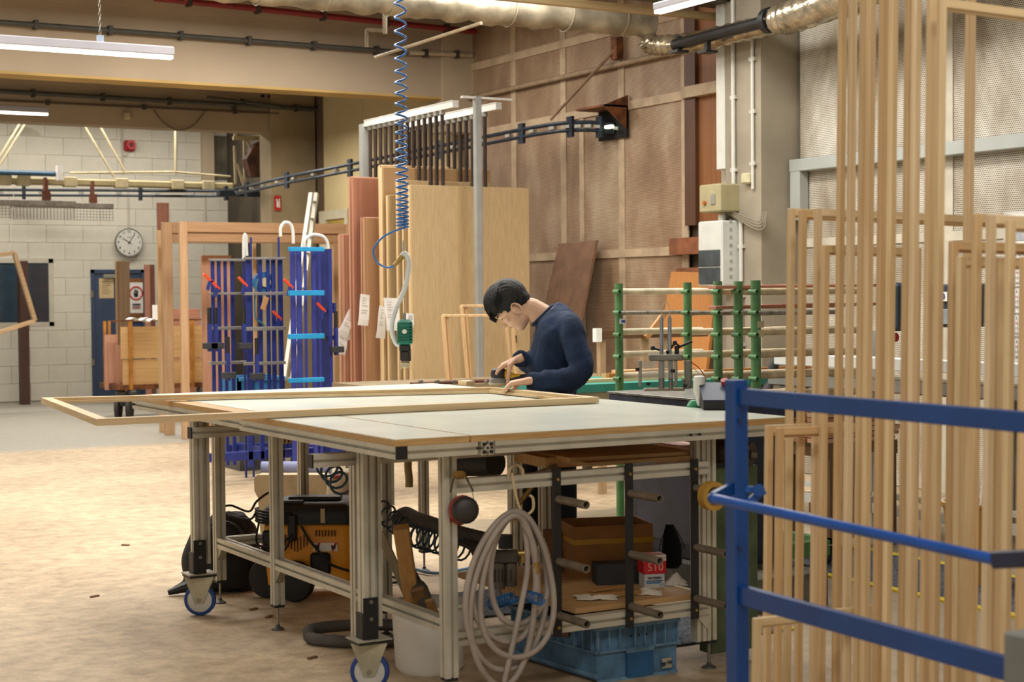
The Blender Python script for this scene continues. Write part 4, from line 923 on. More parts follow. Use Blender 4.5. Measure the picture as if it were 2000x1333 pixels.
# castor posts outside the frame
def big_castor(par, x, y):
    extr(par, (x, y, .24), (x, y, zl), .045, .06, name='leg'); extr(par, (x+.045, y+.02, .24), (x+.045, y+.02, zl), .04, name='leg')
    B(x-.03, x+.03, y-.037, y-.031, .20, .36).box(x-.032, x-.024, y-.03, y+.03, .20, .30).go('bracket', BLK, par)
    for z in (.345, .28): M().cyl((x, y-.042, z), (x, y-.036, z), .008, 10).go('bolt', STEEL, par)
    B(x-.055, x+.075, y-.05, y+.06, .185, .197).go('mounting_plate', plain('#37352f', .5, .4), par)
    B(x-.06, x+.08, y-.055, y+.065, .197, .202).go('mounting_plate', plain('#b0aa95', .5, .3), par)
    c = Vector((x+.01, y, .075))
    M().lathe(c, [(.03, -.016), (.06, -.014), (.062, -.012)], 24, axis=(.5, .86, 0)).lathe(c, [(.03, -.012), (.058, -.012), (.058, .014), (.03, .014)], 24, axis=(.5, .86, 0)).go('wheel_hub', plain('#cfccc2', .4, .1), par)
    M().lathe(c, [(.058, -.017), (.072, -.015), (.075, -.008), (.075, .008), (.072, .015), (.058, .017)], 28, axis=(.5, .86, 0), caps=False).go('tyre', plain('#1d3f85', .5), par, smooth=True)
    d = Vector((.5, .86, 0)); e_ = Vector((.86, -.5, 0)); m = M()
    for s in (-1, 1):
        q = c+d*s*.026-Vector((0, 0, .075)); m.prism([q-e_*.07+Vector((0, 0, .185)), q+e_*.07+Vector((0, 0, .185)), q+e_*.02+Vector((0, 0, .06)), q-e_*.02+Vector((0, 0, .06))], d*.003)
    m.go('fork', plain('#b3ab90', .45, .4, .15), par)
    M().cyl(c-d*.03, c+d*.03, .01, 8).go('axle', STEEL, par)
big_castor(bn, 2.60, 5.62); big_castor(bk, 2.545, 7.38)
# stub rails with black end caps crossing under the top on the left side
def stub(par, px, py, Y, x1):
    a = wy(px, py, Y); z = a.z; extr(par, (a.x, Y, z), (x1, Y, z), .05); B(a.x-.006, a.x, Y-.026, Y+.026, z-.026, z+.026).go('end_cap', BLK, par)
stub(bk, 372, 846, 7.30, 3.3); stub(bn, 607, 901, 5.72, 3.6)
# lower side rail and end rails
zlow = .335
za = wx(600, 1128, xA-.03).z
extr(bk, (xA, yM_+.025, za), (xA, yK_-.025, za), .045, .05, name='side_rail'); extr(bk, (xA, yP_+.025, za), (xA, yM_-.025, za), .045, .05, name='side_rail'); extr(bn, (xA, yR_+.025, za), (xA, yP_-.025, za), .045, .05, name='side_rail')
extr(bk, (xA+.025, 7.62, za), (3.3, 7.62, za), .045, name='end_rail')
for y in (yK_, yM_, yP_):
    for s in (1,): M().prism([(xA-.02, y-.025, za-.025), (xA-.02, y-.085, za-.025), (xA-.02, y-.025, za-.085)], (.035, 0, 0)).go('gusset', plain('#a6a08a', .4, .3), bk if y > 6.2 else bn)
# front rails (upper and lower) with black bars and holder tubes
zu = wy(1130, 920, 5.22).z-.022; zd = wy(1130, 1206, 5.22).z-.022
extr(bn, (xA+.025, 5.22, zu), (xS-.025, 5.22, zu), .045, .05, name='front_rail'); extr(bn, (xA+.025, 5.22, zd), (xS-.025, 5.22, zd), .045, .05, name='front_rail')
M().prism([(xS-.025, 5.21, zd-.025), (xS-.09, 5.21, zd-.025), (xS-.025, 5.21, zd-.09)], (0, .03, 0)).go('gusset', ALU, bn)
TUB = plain('#857866', .45, .3, .15, 14)
for px in (1087, 1228, 1356):
    x = wy(px, 1000, 5.19).x; B(x-.016, x+.016, 5.183, 5.194, zd-.035, zu+.04).go('holder_bar', BLK, bn)
    for z in (zu, zd): M().cyl((x, 5.176, z), (x, 5.184, z), .006, 8).go('bolt', BRASS, bn)
    for z in (zu-.075, zu-.075-(zu-zd)*.42, zd+.045):
        z_ = {0: z}.get(0); M().pipe((x+.004, 5.19, z_), (x+.004, 4.99, z_), .0155, .003, 16).go('holder_tube', TUB, bn, smooth=True)
# undershelf of the front bench
B(3.30, xS-.03, 5.25, 6.2, zd+.028, zd+.05).go('shelf_board', wood('#bd9766', 'x', .2), bn)
B(3.36, xS-.03, 5.25, 6.1, zu+.03, zu+.045).go('upper_shelf_board', wood('#c09a66', 'x', .2), bn)
# wooden frame lying on the tops
wf = thing('pine_frame', 'long pine door-lining frame lying across both bench tops and jutting out left', 'frame', (3.3, 7, 1.0))
zt = 1.03; zb = 1.003
K = [wz(80, 777, zt), wz(188, 819, zt), wz(1170, 776, zt), wz(966, 756, zt)]
def railq(p, q, inn, w_):   # mitred rail between outer corners p,q; inn = inner corners
    r, s = inn
    m = M(); T = Vector((0, 0, zt-zb)); m.prism([p-T, q-T, s-T, r-T], T); return m
cen = sum(K, Vector())/4
def inset(k, w_):
    p = K[k]; a = (K[k-1]-p).normalized(); b = (K[(k+1) % 4]-p).normalized(); sn = a.cross(b).length; return p+(a+b)*(w_/sn)
I_ = [inset(k, .045) for k in range(4)]
for k in range(4):
    j = (k+1) % 4; railq(K[k], K[j], (I_[k], I_[j]), .045).go('rail', PINEX if k % 2 else PINEY, wf)
for k in range(4):
    j = (k+1) % 4; I2 = [inset(q, .06) for q in range(4)]
    T = Vector((0, 0, .012)); M().prism([I_[k]-Vector((0, 0, .026)), I_[j]-Vector((0, 0, .026)), I2[j]-Vector((0, 0, .026)), I2[k]-Vector((0, 0, .026))], T).go('rebate', PINEX, wf)
B(wz(946, 757, 1.0).x, wz(970, 757, 1.0).x, wz(955, 752, 1.0).y, wz(955, 752, 1.0).y+.1, 1.0, 1.024).go('corner_block', PINEX, wf)
# ================================================================== STAPLER + COIL
hc = thing('coiled_air_hose', 'blue coiled air hose hanging from the ceiling above the benches', 'hose', wd(787, 440, 8.4))
top = wd(787, -60, 8.4); bot = wd(786, 442, 8.4)
m = M(); pts = []; z = top.z; ph = 0
base = Vector((bot.x, bot.y, 0))
pitches = []
zz = top.z; k = 0
import math as _m
while zz > bot.z:
    f = (top.z-zz)/(top.z-bot.z); pitch = .062*(1-f)**.55+.010 if f > .35 else .075-.02*f
    for q in range(12):
        an = 2*_m.pi*(q/12); pts.append(Vector((bot.x+.029*_m.cos(an), bot.y+.029*_m.sin(an), zz-pitch*q/12)))
    zz -= pitch
e0 = pts[-1]
pts += spline([e0, wd(770, 452, 8.4), wd(745, 466, 8.4), wd(729, 490, 8.4), wd(738, 514, 8.4), wd(760, 523, 8.4), wd(775, 515, 8.4)], 6)[1:]
m.tube(pts, .0058, 6, sc=1).go('hose', plain('#3f76b8', .25, 0, .15, 3), hc, smooth=2)
M().cyl(top+Vector((0, 0, -.02)), Vector((top.x, top.y, ZC)), .003, 5).go('cord', plain('#cfd2d6'), hc)
M().cyl(wd(770, 519, 8.4), wd(781, 507, 8.4), .011, 10).go('brass_coupling', BRASS, hc); 
M().cyl(wd(778, 511, 8.4), wd(786, 500, 8.4), .014, 10).go('connector', BRASS, hc)
wh = tag(M().tube(spline([wd(784, 502, 8.4), wd(790, 495, 8.4), wd(797, 505, 8.4), wd(798, 525, 8.4), wd(790, 565, 8.4), wd(773, 605, 8.4), wd(765, 640, 8.4), wd(772, 668, 8.4), wd(781, 676, 8.4)]), .0125, 10).go('white_air_hose', plain('#dfe1e0', .4, 0, .04), smooth=True), 'thick white air hose curving down to the green stapler', 'hose')
st = thing('stapler', 'green pneumatic stapler hanging above the bench from a thin line', 'power tool', wd(793, 690, 8.4))
D_ = 8.4
def vd(px, py, dd=0): return wd(px, py, D_+dd)
rot_ = Matrix.Rotation(-YAW, 3, 'Z')
M().obox(vd(791, 650), (.075, .07, .135), rot_, .014).go('body', plain('#0c7a62', .35, 0, .08), st)
for k in range(6): M().obox(vd(791, 636+k*6, -.004), (.080, .074, .006), rot_, .002).go('cooling_fin', plain('#0b6a55', .4), st)
M().cyl(vd(790, 648, -.045), vd(790, 648, -.034), .012, 14).go('badge', PAPER, st)
M().obox(vd(791, 680), (.055, .06, .04), rot_, .008).go('collar', BLK, st)
M().obox(vd(792, 696), (.045, .055, .055), rot_, .006).obox(vd(784, 692), (.01, .05, .06), rot_).obox(vd(800, 694), (.012, .05, .06), rot_).go('head', plain('#3a3733', .4, .6, .2, 20), st)
M().obox(vd(792, 713), (.046, .03, .028), rot_, .003).obox(vd(784, 715), (.008, .05, .03), rot_).obox(vd(799, 715), (.008, .05, .03), rot_).go('nose', plain('#c3b899', .4, .4), st)
M().cyl(vd(790, 626), vd(790, 612), .008, 8).cyl(vd(790, 613), vd(789, 440), .0016, 5).go('suspension_line', STEEL, st)
M().cyl(vd(788, 498), vd(788, 470), .008, 8, .004).go('line_clip', plain('#b9c0b4', .4, .3), st)
# tag the sander
D_ = 8.32
sd = thing('orbital_sander', 'yellow and black orbital sander held on the frame corner', 'power tool', vd(975, 745))
M().lathe(vd(972, 752), [(.045, 0), (.046, .010), (.040, .014)], 24).go('sanding_pad', plain('#b9b5a8', .7, 0, .1), sd, smooth=True)
M().lathe(vd(973, 749), [(.042, 0), (.046, .008), (.044, .02), (.036, .03)], 24).go('skirt', plain('#8d8a80', .5, 0, .2, 20), sd, smooth=True)
M().lathe(vd(974, 744), [(.036, -.006), (.041, .0), (.041, .008), (.034, .012)], 24).go('yellow_ring', YEL, sd, smooth=True)
M().lathe(vd(974, 742), [(.034, 0), (.040, .012), (.041, .03), (.036, .05), (.02, .06), (.001, .062)], 24).go('motor_housing', plain('#23262a', .5), sd, smooth=True)
M().tube([vd(980, 731), vd(992, 735), vd(1004, 738), vd(1016, 738)], [.03, .026, .021, .018], 12).go('handle', YEL, sd, smooth=True)
M().tube([vd(990, 741), vd(1005, 742), vd(1030, 738)], [.022, .024, .02], 12).go('dust_canister', plain('#1f2124', .6), sd, smooth=True)
M().lathe(vd(974, 753), [(.044, 0), (.044, .006)], 24).go('abrasive_disc', plain('#c9a24a', .8), sd)
# ================================================================== PERSON
def remesh(m, vox, smooth=3, name='x'):
    me = bpy.data.meshes.new('tmp'); m.bm.to_mesh(me); m.bm.free()
    o = bpy.data.objects.new('tmp', me); C.objects.link(o)
    r = o.modifiers.new('r', 'REMESH'); r.mode = 'VOXEL'; r.voxel_size = vox
    s = o.modifiers.new('s', 'SMOOTH'); s.iterations = smooth; s.factor = .5
    me2 = bpy.data.meshes.new_from_object(o.evaluated_get(bpy.context.evaluated_depsgraph_get()))
    bpy.data.objects.remove(o)
    q = M(); q.bm.from_mesh(me2); return q
PF = Vector((-math.cos(YAW), math.sin(YAW), 0))      # person's forward (image left)
PL = Vector((-math.sin(YAW), -math.cos(YAW), 0))     # person's left (towards camera)
def pj(px, py, d=0.0): return wd(px, py, 8.45-d)     # d: metres towards the camera
per = thing('person', 'person with short dark hair in a navy sweatshirt bent over the bench sanding a frame', 'person', (pj(1075, 700).x, pj(1075, 700).y, 0))
def ell(c, fw, sd_, n=20, up=Vector((0, 0, 1)), fwd=PF, sq=2.4):
    """ring round c: fw radius along fwd, sd_ along PL, plane normal=up"""
    f = (fwd-up*fwd.dot(up)).normalized(); l = up.cross(f).normalized(); out = []
    for k in range(n):
        a = 2*math.pi*k/n; ca, sa = math.cos(a), math.sin(a)
        out.append(c + f*fw*math.copysign(abs(ca)**(2/sq), ca) + l*sd_*math.copysign(abs(sa)**(2/sq), sa))
    return out
def torso(m, g=0.0, top=True):
    S = [((1078, 818), .110, .165), ((1076, 780), .112, .165), ((1077, 740), .118, .170), ((1080, 700), .124, .185), ((1083, 665), .125, .200), ((1082, 640), .112, .205), ((1076, 622), .088, .165), ((1068, 610), .065, .105)]
    rings = []
    for i, (p, a, b_) in enumerate(S):
        nx = Vector((0, 0, 1)) if i < 3 else (Vector((0, 0, 1))+PF*(.18*(i-2))).normalized()
        rings.append(ell(pj(*p), a+g, b_+g, up=nx))
    m.loft(rings)
def leftarm(m, g=0.0, hand=False):
    m.tube(spline([pj(1098, 628, .10), pj(1114, 640, .19), pj(1128, 685, .24), pj(1136, 716, .27), pj(1122, 738, .29), pj(1085, 744, .32), pj(1050, 746, .36), pj(1037, 746, .38)], 5),
           [(.055+g)]*3+[.060+g]*5+[.058+g]*5+[.053+g]*5+[.050+g]*6+[.046+g]*5+[.038+g]*5+[.033+g]*2, 14)
def rightarm(m, g=0.0):
    m.tube(spline([pj(1085, 632, -.14), pj(1072, 650, -.22), pj(1060, 690, -.24), pj(1045, 716, -.16), pj(1025, 704, .02), pj(1016, 702, .12)], 5),
           [.055+g]*5+[.056+g]*5+[.050+g]*5+[.044+g]*5+[.036+g]*6, 14)
def legs(m, g=0.0):
    for (hp, kn, an, s) in (((1066, 800), (1042, 925), (1026, 1085), -.09), ((1086, 800), (1098, 930), (1104, 1100), .10)):
        H, K_, A = pj(*hp, s), pj(*kn, s*1.3), pj(*an, s*1.4); A.z = .10
        m.tube(spline([H+Vector((0, 0, .06)), H, K_, A], 6), [.09+g]*2+[.095+g-.0028*i for i in range(17)], 16)
def hand(m, wrist, palm_dir, up_, side, curl=.8, size=1.0, tgt=None, thumb=1, drop=.03):
    """palm + five fingers. palm_dir forward, side = direction from little finger to thumb"""
    f = palm_dir.normalized(); s = side.normalized(); u = up_.normalized()
    m.loft([ell(wrist+f*t, hh, ww, 12, up=f, fwd=u) for t, ww, hh in ((-.03, .026, .021), (.0, .028, .020), (.035, .038, .017), (.075, .042, .015), (.09, .038, .012))])
    for i, (off, ln) in enumerate(((.030, .060), (.011, .068), (-.010, .064), (-.030, .050))):
        b0 = wrist+f*.075+s*off; c1 = math.sin(curl*.5); 
        a1 = b0+(f*math.cos(curl*.45)-u*math.sin(curl*.45)+s*off*2)*ln*.45
        a2 = a1+(f*math.cos(curl*1.0)-u*math.sin(curl*1.0)+s*off*.8)*ln*.32
        a3 = a2+(f*math.cos(curl*1.5)-u*math.sin(curl*1.5))*ln*.25
        m.tube([b0-f*.02, b0, a1, a2, a3, a3+(a3-a2)*.15], [.0108, .0112, .0102, .0092, .0080, .005], 8)
    t0 = wrist+f*.015+s*.024; t1 = t0+f*.03+s*.026-u*.01; t2 = t1+f*.024+s*.010*thumb-u*drop*.6; t3 = t2+f*.016-u*drop*.5
    m.tube([t0, t1, t2, t3, t3+(t3-t2)*.15], [.014, .0135, .0118, .0095, .005], 8)
# body
mb = M(); torso(mb, -.012); leftarm(mb, -.012); rightarm(mb, -.012); legs(mb, -.012)
# neck and head
hc_ = pj(998, 598)
hup = (PF*.819+Vector((0, 0, 1))*.574).normalized()        # crown direction
hfw = (PF*.574-Vector((0, 0, 1))*.819); hfw = (hfw-hup*hfw.dot(hup)).normalized()   # face direction (down and forward)
mb.tube([pj(1076, 632), pj(1060, 617), pj(1040, 604), pj(1018, 600)], [.078, .062, .056, .058], 16)
def hp(f, u, l): return hc_+hfw*f+hup*u+PL*l
def hell(m, c, rf, ru, rl, seg=20):
    X = Matrix((hfw, PL, hup)).transposed(); m.ball(c, 1, (rf, rl, ru), seg, X)
hell(mb, hp(-.008, .022, 0), .098, .100, .076, 28)
hell(mb, hp(.030, -.040, 0), .060, .085, .058)          # face/jaw block
hell(mb, hp(.052, -.098, 0), .030, .028, .030)          # chin
hell(mb, hp(.010, -.075, 0), .055, .045, .052)          # jaw
for s in (-1, 1):
    hell(mb, hp(.066, .020, .030*s), .020, .010, .030)  # brow
    hell(mb, hp(.060, -.020, .038*s), .022, .022, .020) # cheek
    hell(mb, hp(.070, .002, .030*s), .013, .012, .014)  # eyelid bulge
    X = Matrix((hfw, PL, hup)).transposed()
    mb.tube([hp(-.008+.020*math.cos(q), -.030+.032*math.sin(q), (.076+.010*(1+math.cos(q+2.5))/2)*s) for q in [i*math.pi/7 for i in range(14)]], .0055, 6, closed=True)
    hell(mb, hp(-.002, -.034, .076*s), .014, .022, .006)
mb.loft([ [hp(.072, .012, .008), hp(.072, .012, -.008), hp(.080, .012, 0)], [hp(.080, -.018, .014), hp(.080, -.018, -.014), hp(.102, -.018, 0)], [hp(.074, -.036, .018), hp(.074, -.036, -.018), hp(.108, -.034, 0)], [hp(.074, -.042, .012), hp(.074, -.042, -.012), hp(.090, -.042, 0)]])
hell(mb, hp(.102, -.032, 0), .012, .010, .012)
hell(mb, hp(.083, -.058, 0), .010, .006, .022); hell(mb, hp(.080, -.070, 0), .010, .007, .019)
# hands
wl = pj(1036, 752, .35); hand(mb, pj(1031, 745, .385), (PF+Vector((0, 0, -.12))), Vector((0, 0, 1)), (PL*-1), .95, .9, thumb=.6, drop=.03)
hand(mb, pj(1011, 702, .13), (PF+Vector((0, 0, -.42))+PL*.05), (Vector((0, 0, 1))+PF*.3), PL, .55, .9, thumb=-.5, drop=.075)
body = remesh(mb, .0038, 2)
SKIN = plain('#dcb092', .5, 0, .06, 9, .05, 80)
bo = body.go('body', SKIN, per, smooth=2)
# sweatshirt
ms = M(); torso(ms, .012); leftarm(ms, .009); rightarm(ms, .009)
ms.loft([ell(pj(1078, 826), .118, .172), ell(pj(1077, 800), .126, .180), ell(pj(1076, 770), .124, .178)])
q = remesh(ms, .008, 4)
SWT = plain('#1e3150', .9, 0, .16, 10, .35, 120)
# cloth folds: displace by soft noise
from mathutils import noise
for v in q.bm.verts:
    p = v.co; n_ = noise.noise(Vector((p.x*9, p.y*9, p.z*6)))*.010+noise.noise(Vector((p.x*26+p.z*14, p.y*26, p.z*10)))*.005
    v.co = p+v.normal*n_
q.bm.normal_update()
so = q.go('sweatshirt', SWT, per, smooth=2)
# neck rib and cuffs, seam
RIB = plain('#182842', .95, 0, .1, 30)
nk = [pj(1052, 617)+(Vector((0, 0, 1))*.0)]
nu = (PF*.75+Vector((0, 0, 1))*.75).normalized()
M().tube(ell(pj(1060, 616), .070, .078, 24, up=nu), .010, 8, closed=True).go('neck_rib', RIB, so, smooth=True)
M().tube([pj(1046, 746, .365), pj(1034, 746, .382)], [.041, .037], 14).go('cuff', RIB, so, smooth=True)
M().tube([pj(1026, 704, .03), pj(1015, 702.5, .12)], [.043, .039], 14).go('cuff', RIB, so, smooth=True)
# trousers & shoes
mt_ = M(); legs(mt_, .008); mt_.loft([ell(pj(1076, 845), .12, .16), ell(pj(1078, 800), .118, .165)])
remesh(mt_, .011, 4).go('trousers', plain('#14161b', .9, 0, .15, 10, .2, 90), per, smooth=2)
for (px, s) in ((1024, -.126), (1102, .14)):
    c = pj(px, 1090, s); c.z = 0; f = PF; l = PL
    m = M(); m.loft([ell(c+f*t+Vector((0, 0, h)), h*1.0, w_, 12, up=f, fwd=Vector((0, 0, 1))) for t, h, w_ in ((-.09, .035, .03), (-.06, .05, .04), (.0, .055, .042), (.08, .045, .048), (.14, .032, .045), (.18, .02, .03))]); m.go('shoe', plain('#1c1b1b', .6), per, smooth=True)
# hair: cap grown from shell plus strands
mh = M()
hell(mh, hp(-.022, .036, 0), .106, .104, .088, 28)
hell(mh, hp(.030, .066, 0), .074, .056, .078)
hell(mh, hp(.066, .060, 0), .040, .036, .062)
hell(mh, hp(-.055, -.005, 0), .056, .070, .072)
for s in (-1, 1): hell(mh, hp(.030, .020, .055*s), .030, .045, .024)
hq = remesh(mh, .006, 2)
# trim hair away from the face and around the ear
dele = [v for v in hq.bm.verts if ((v.co-hc_).dot(hfw) > .04 and (v.co-hc_).dot(hup) < .014) or ((v.co-hc_).dot(hup) < -.085) or ((v.co-hc_).dot(hfw) > -.028 and (v.co-hc_).dot(hup) < -.012)]
bmesh.ops.delete(hq.bm, geom=dele, context='VERTS')
HAIR = plain('#14110e', .62, 0, .3, 60, .4, 160)
for v in hq.bm.verts:
    p = v.co; lf = (p-hc_).dot(hfw); ll = (p-hc_).dot(PL)
    v.co = p+v.normal*(noise.noise(Vector((ll*160, lf*22, 0)))*.0045)
ho = hq.go('hair', HAIR, per, smooth=2)
strands = M()
for k in range(420):
    th = random.uniform(-1.35, 1.35); 
    u0 = random.uniform(-.02, .07)
    p0 = hp(u0-.02, .137-abs(u0)*.5-abs(th)*.03, th*.045); d = (hfw*random.uniform(.5, 1.0)+PL*th*.25-hup*random.uniform(.15, .5)); d.normalize()
    L_ = random.uniform(.05, .085); c0 = hp(-.0, .03, 0)
    pts = []
    for j in range(5):
        q = p0+d*L_*j/4-hup*.012*(j/4)**2; r_ = (q-c0); X = Vector((r_.dot(hfw)/.112, r_.dot(PL)/.092, r_.dot(hup)/.115))
        q = c0+r_/X.length*(1.0+.02*random.random()); pts.append(q)
    strands.tube(pts, [.0022, .0026, .0024, .0018, .0006], 3)
for k in range(110):   # fringe hanging over the forehead
    ll = random.uniform(-.06, .06); p0 = hp(.062, .085, ll); pts = [p0, hp(.095, .070, ll), hp(.108+random.uniform(-.006, .01), .050, ll*1.05), hp(.108+random.uniform(-.012, .012), .022+random.uniform(-.012, .02), ll*1.1)]
    strands.tube(pts, [.003, .0032, .0026, .0006], 3)
so_ = strands.go('hair_strands', HAIR, ho, smooth=2, kind='stuff')
# eyes and brows
for s in (-1, 1):
    M().tube([hp(.086, .0, .018*s), hp(.085, -.004, .030*s), hp(.078, -.001, .043*s)], .0018, 5).go('eyelashes', HAIR, bo)
    M().tube([hp(.088, .020, .014*s), hp(.088, .024, .030*s), hp(.078, .018, .046*s)], [.003, .004, .002], 5).go('eyebrow', HAIR, bo)
M().tube([hp(.092, -.063, -.018), hp(.095, -.064, 0), hp(.092, -.063, .018)], .0022, 5).go('lips', plain('#b5705f', .5), bo)
# ================================================================== UNDER THE BENCH
# vacuum
vc = thing('vacuum_cleaner', 'orange and black workshop vacuum cleaner with big rear wheels under the bench', 'vacuum cleaner', wz(590, 1165, 0))
D_ = 7.9; rot_ = Matrix.Rotation(-math.radians(33), 3, 'Z')
vo = wz(592, 1172, 0); 
VX = rot_ @ Vector((1, 0, 0)); VY = rot_ @ Vector((0, 1, 0)); VZ = Vector((0, 0, 1))
def vp(x, y, z): return vo+VX*x+VY*y+VZ*z
ORGV = plain('#f0a012', .4, 0, .06, 4)
def rr(x0, x1, y0, y1, z, r=.05, n=4):
    out = []
    for cx_, cy_, a0 in ((x1-r, y1-r, 0), (x0+r, y1-r, 90), (x0+r, y0+r, 180), (x1-r, y0+r, 270)):
        for k in range(n+1): a = math.radians(a0+90*k/n); out.append(vp(cx_+r*math.cos(a), cy_+r*math.sin(a), z))
    return out
M().loft([rr(-.185, .24, .0, .34, .07), rr(-.195, .25, -.005, .36, .22), rr(-.20, .25, .0, .36, .36), rr(-.185, .24, .01, .35, .375)]).go('tank', ORGV, vc, smooth=True)
M().loft([rr(-.205, .255, -.01, .37, .372), rr(-.21, .26, -.012, .37, .42), rr(-.19, .25, .0, .36, .455), rr(-.15, .22, .03, .33, .475)]).go('motor_head', plain('#1c1b1b', .5), vc, smooth=True)
M().obox(vp(.04, .16, .485), (.26, .10, .02), rot_, .006).obox(vp(-.06, .05, .478), (.12, .05, .015), rot_, .004).go('top_handle', BLK, vc)
for k in range(16):
    x = -.10+.0155*k; h = .05+.018*abs(math.sin(k*.35)) if k < 9 else .03
    zt_ = .345 if k > 8 else .315+.01*math.sin(k)
    M().obox(vp(x+(.03 if k > 8 else 0), -.006, zt_-h/2), (.0035, .012, h), rot_).go('vent_slot', plain('#5b3306', .8), vc)
M().obox(vp(-.045, -.022, .36), (.045, .02, .13), rot_, .008).go('cable_hook', BLK, vc)
M().obox(vp(.09, -.01, .18), (.10, .02, .11), rot_, .012).go('inlet_cover', plain('#191819', .6), vc)
lb = M().obox(vp(.115, -.008, .262), (.12, .004, .042), rot_); lb = lb.go('warning_label', PAPER, vc)
text('M', .028, BLK, vc, vp(.075, -.0115, .262), VX, VZ, bold=.001); text('M', .028, BLK, vc, vp(.155, -.0115, .262), VX, VZ, bold=.001)
for x in (.062, .145): 
    M().prism([vp(x, -.0105, .243), vp(x+.012, -.0105, .243), vp(x+.03, -.0105, .283), vp(x+.018, -.0105, .283)], VY*-.001).go('red_stripe', RED, vc)
M().obox(vp(.105, -.0135, .447-.03), (.022, .004, .07), rot_).go('asset_tag', plain('#b9a87c'), vc)
M().obox(vp(-.17, -.008, .28), (.05, .03, .13), rot_, .008).go('socket_panel', BLK, vc)
for x, y, r in ((-.03, -.045, .10), (-.19, .06, .095)):
    c = vp(x, y, r)
    M().lathe(c, [(r*.5, -.03), (r*.92, -.028), (r, -.015), (r, .015), (r*.92, .028), (r*.5, .03)], 28, axis=VY*-1+VX*-.25).go('wheel', plain('#2a2724', .7, 0, .25, 8), vc, smooth=True)
CAB = plain('#1f1d1c', .5)
cable = M()
for k in range(5):
    z = .385+.014*k; cable.tube(spline([vp(-.215-.006*k, .10, z), vp(-.235, .02, z+.006), vp(-.19, -.03, z), vp(-.10, -.035, z-.004), vp(-.05, -.025, z)], 5), .006, 6)
cable.tube(spline([vp(-.23, .0, .43), vp(-.26, -.01, .40), vp(-.36, -.02, .42), vp(-.40, -.02, .45), vp(-.35, -.02, .47), vp(-.26, -.02, .44), vp(-.22, -.02, .49), vp(-.16, .02, .53), vp(-.12, .05, .50)], 6), .006, 6)
cable.tube(spline([vp(-.215, .02, .40), vp(-.225, -.02, .30), vp(-.19, -.04, .27), vp(-.10, -.04, .285), vp(-.045, -.035, .33)], 6), .006, 6)
cable.tube(spline([vp(-.20, -.02, .26), vp(-.14, -.05, .22), vp(-.09, -.05, .24), vp(-.04, -.035, .32)], 6), .006, 6)
cable.tube(spline([vp(-.0, -.03, .37), vp(.04, -.03, .30), vp(.10, -.035, .23), vp(.15, -.04, .18), vp(.24, -.05, .15)], 6), .007, 6)
cable.go('power_cable', CAB, vc, smooth=True)
# backpack
bp_ = thing('backpack', 'black rounded backpack standing on the floor behind the castor post', 'bag', wz(440, 1160, 0))
o_ = wz(430, 1160, 0)
def bx(x, y, z): return o_+Rv*x+Vector((-Rv.y, Rv.x, 0))*y+VZ*z
m = M()
m.loft([[bx(.03+rx*math.cos(a), .12+ry*math.sin(a), z) for a in [k*math.pi/10 for k in range(20)]] for z, rx, ry in ((.0, .12, .09), (.02, .15, .12), (.12, .165, .13), (.24, .155, .125), (.33, .13, .11), (.385, .085, .08), (.40, .03, .03))])
q = remesh(m, .012, 3)
for v in q.bm.verts: v.co += v.normal*(noise.noise(v.co*14)*.018)
FAB = plain('#211f1f', .85, 0, .2, 12, .4, 80)
q.go('bag_body', FAB, bp_, smooth=2)
M().tube(spline([bx(-.10, .02, .08), bx(-.115, .0, .2), bx(-.09, .0, .3), bx(-.0, .0, .365), bx(.10, .0, .33), bx(.14, .0, .22)], 6), .006, 6).go('zip', BLK, bp_, smooth=True)
m = M(); m.loft([[bx(.02+rx*math.cos(a), .0+ry*math.sin(a), z) for a in [k*math.pi/8 for k in range(16)]] for z, rx, ry in ((.03, .10, .03), (.05, .12, .045), (.16, .12, .045), (.19, .10, .03))]); m.go('front_pocket', FAB, bp_, smooth=True)
m = M(); m.tube(spline([bx(-.13, .05, .30), bx(-.17, .0, .18), bx(-.16, -.02, .07), bx(-.22, -.04, .02)], 6), .03, 8, sc=.5); m.go('shoulder_strap', plain('#3a3836', .8), bp_, smooth=True)
M().tube([bx(-.16, -.03, .04), bx(-.20, -.05, .03), bx(-.25, -.06, .015)], [.03, .022, .014], 8).go('strap_end', BLK, bp_, smooth=True)
# cloth-topped bins behind vacuum
CL = plain('#b9a88a', .9, 0, .12, 7, .2)
rl = thing('roll_bin', 'beige quilted bin with a rolled lilac cloth on top behind the vacuum', 'bin', wd(580, 985, 9.4))
rl.location.z = 0; ORG[rl.name] = Vector(rl.location)
rc = Vector(rl.location)
m = M(); m.loft([[rc+Rv*(x)+VY*(y)+VZ*z for x, y in ((-w_, -.16), (w_, -.16), (w_, .16), (-w_, .16))] for z, w_ in ((.0, .17), (.36, .19), (.40, .21), (.47, .21), (.49, .19))])
m.go('padded_body', CL, rl)
M().cyl(rc+Rv*-.20+VZ*.505, rc+Rv*.2+VZ*.505, .045, 16).go('cloth_roll', plain('#8e93b8', .8, 0, .08, 8), rl, smooth=True)
tb_ = thing('tub', 'large beige plastic tub with a flared domed lid and red mark', 'tub', wd(700, 1080, 8.9)); tb_.location.z = 0; tc0 = Vector(tb_.location); ORG[tb_.name] = tc0
zt_ = wd(700, 915, 8.9).z
M().lathe(tc0, [(.13, 0), (.135, .05), (.155, zt_-.18), (.155, zt_-.17)], 28).go('body', plain('#a5937a', .8, 0, .1, 5), tb_, smooth=True)
M().lathe(tc0, [(.155, zt_-.19), (.178, zt_-.19), (.176, zt_-.16), (.16, zt_-.07), (.12, zt_-.01), (.02, zt_)], 28).go('lid', plain('#b6a386', .8, 0, .1, 6), tb_, smooth=True)
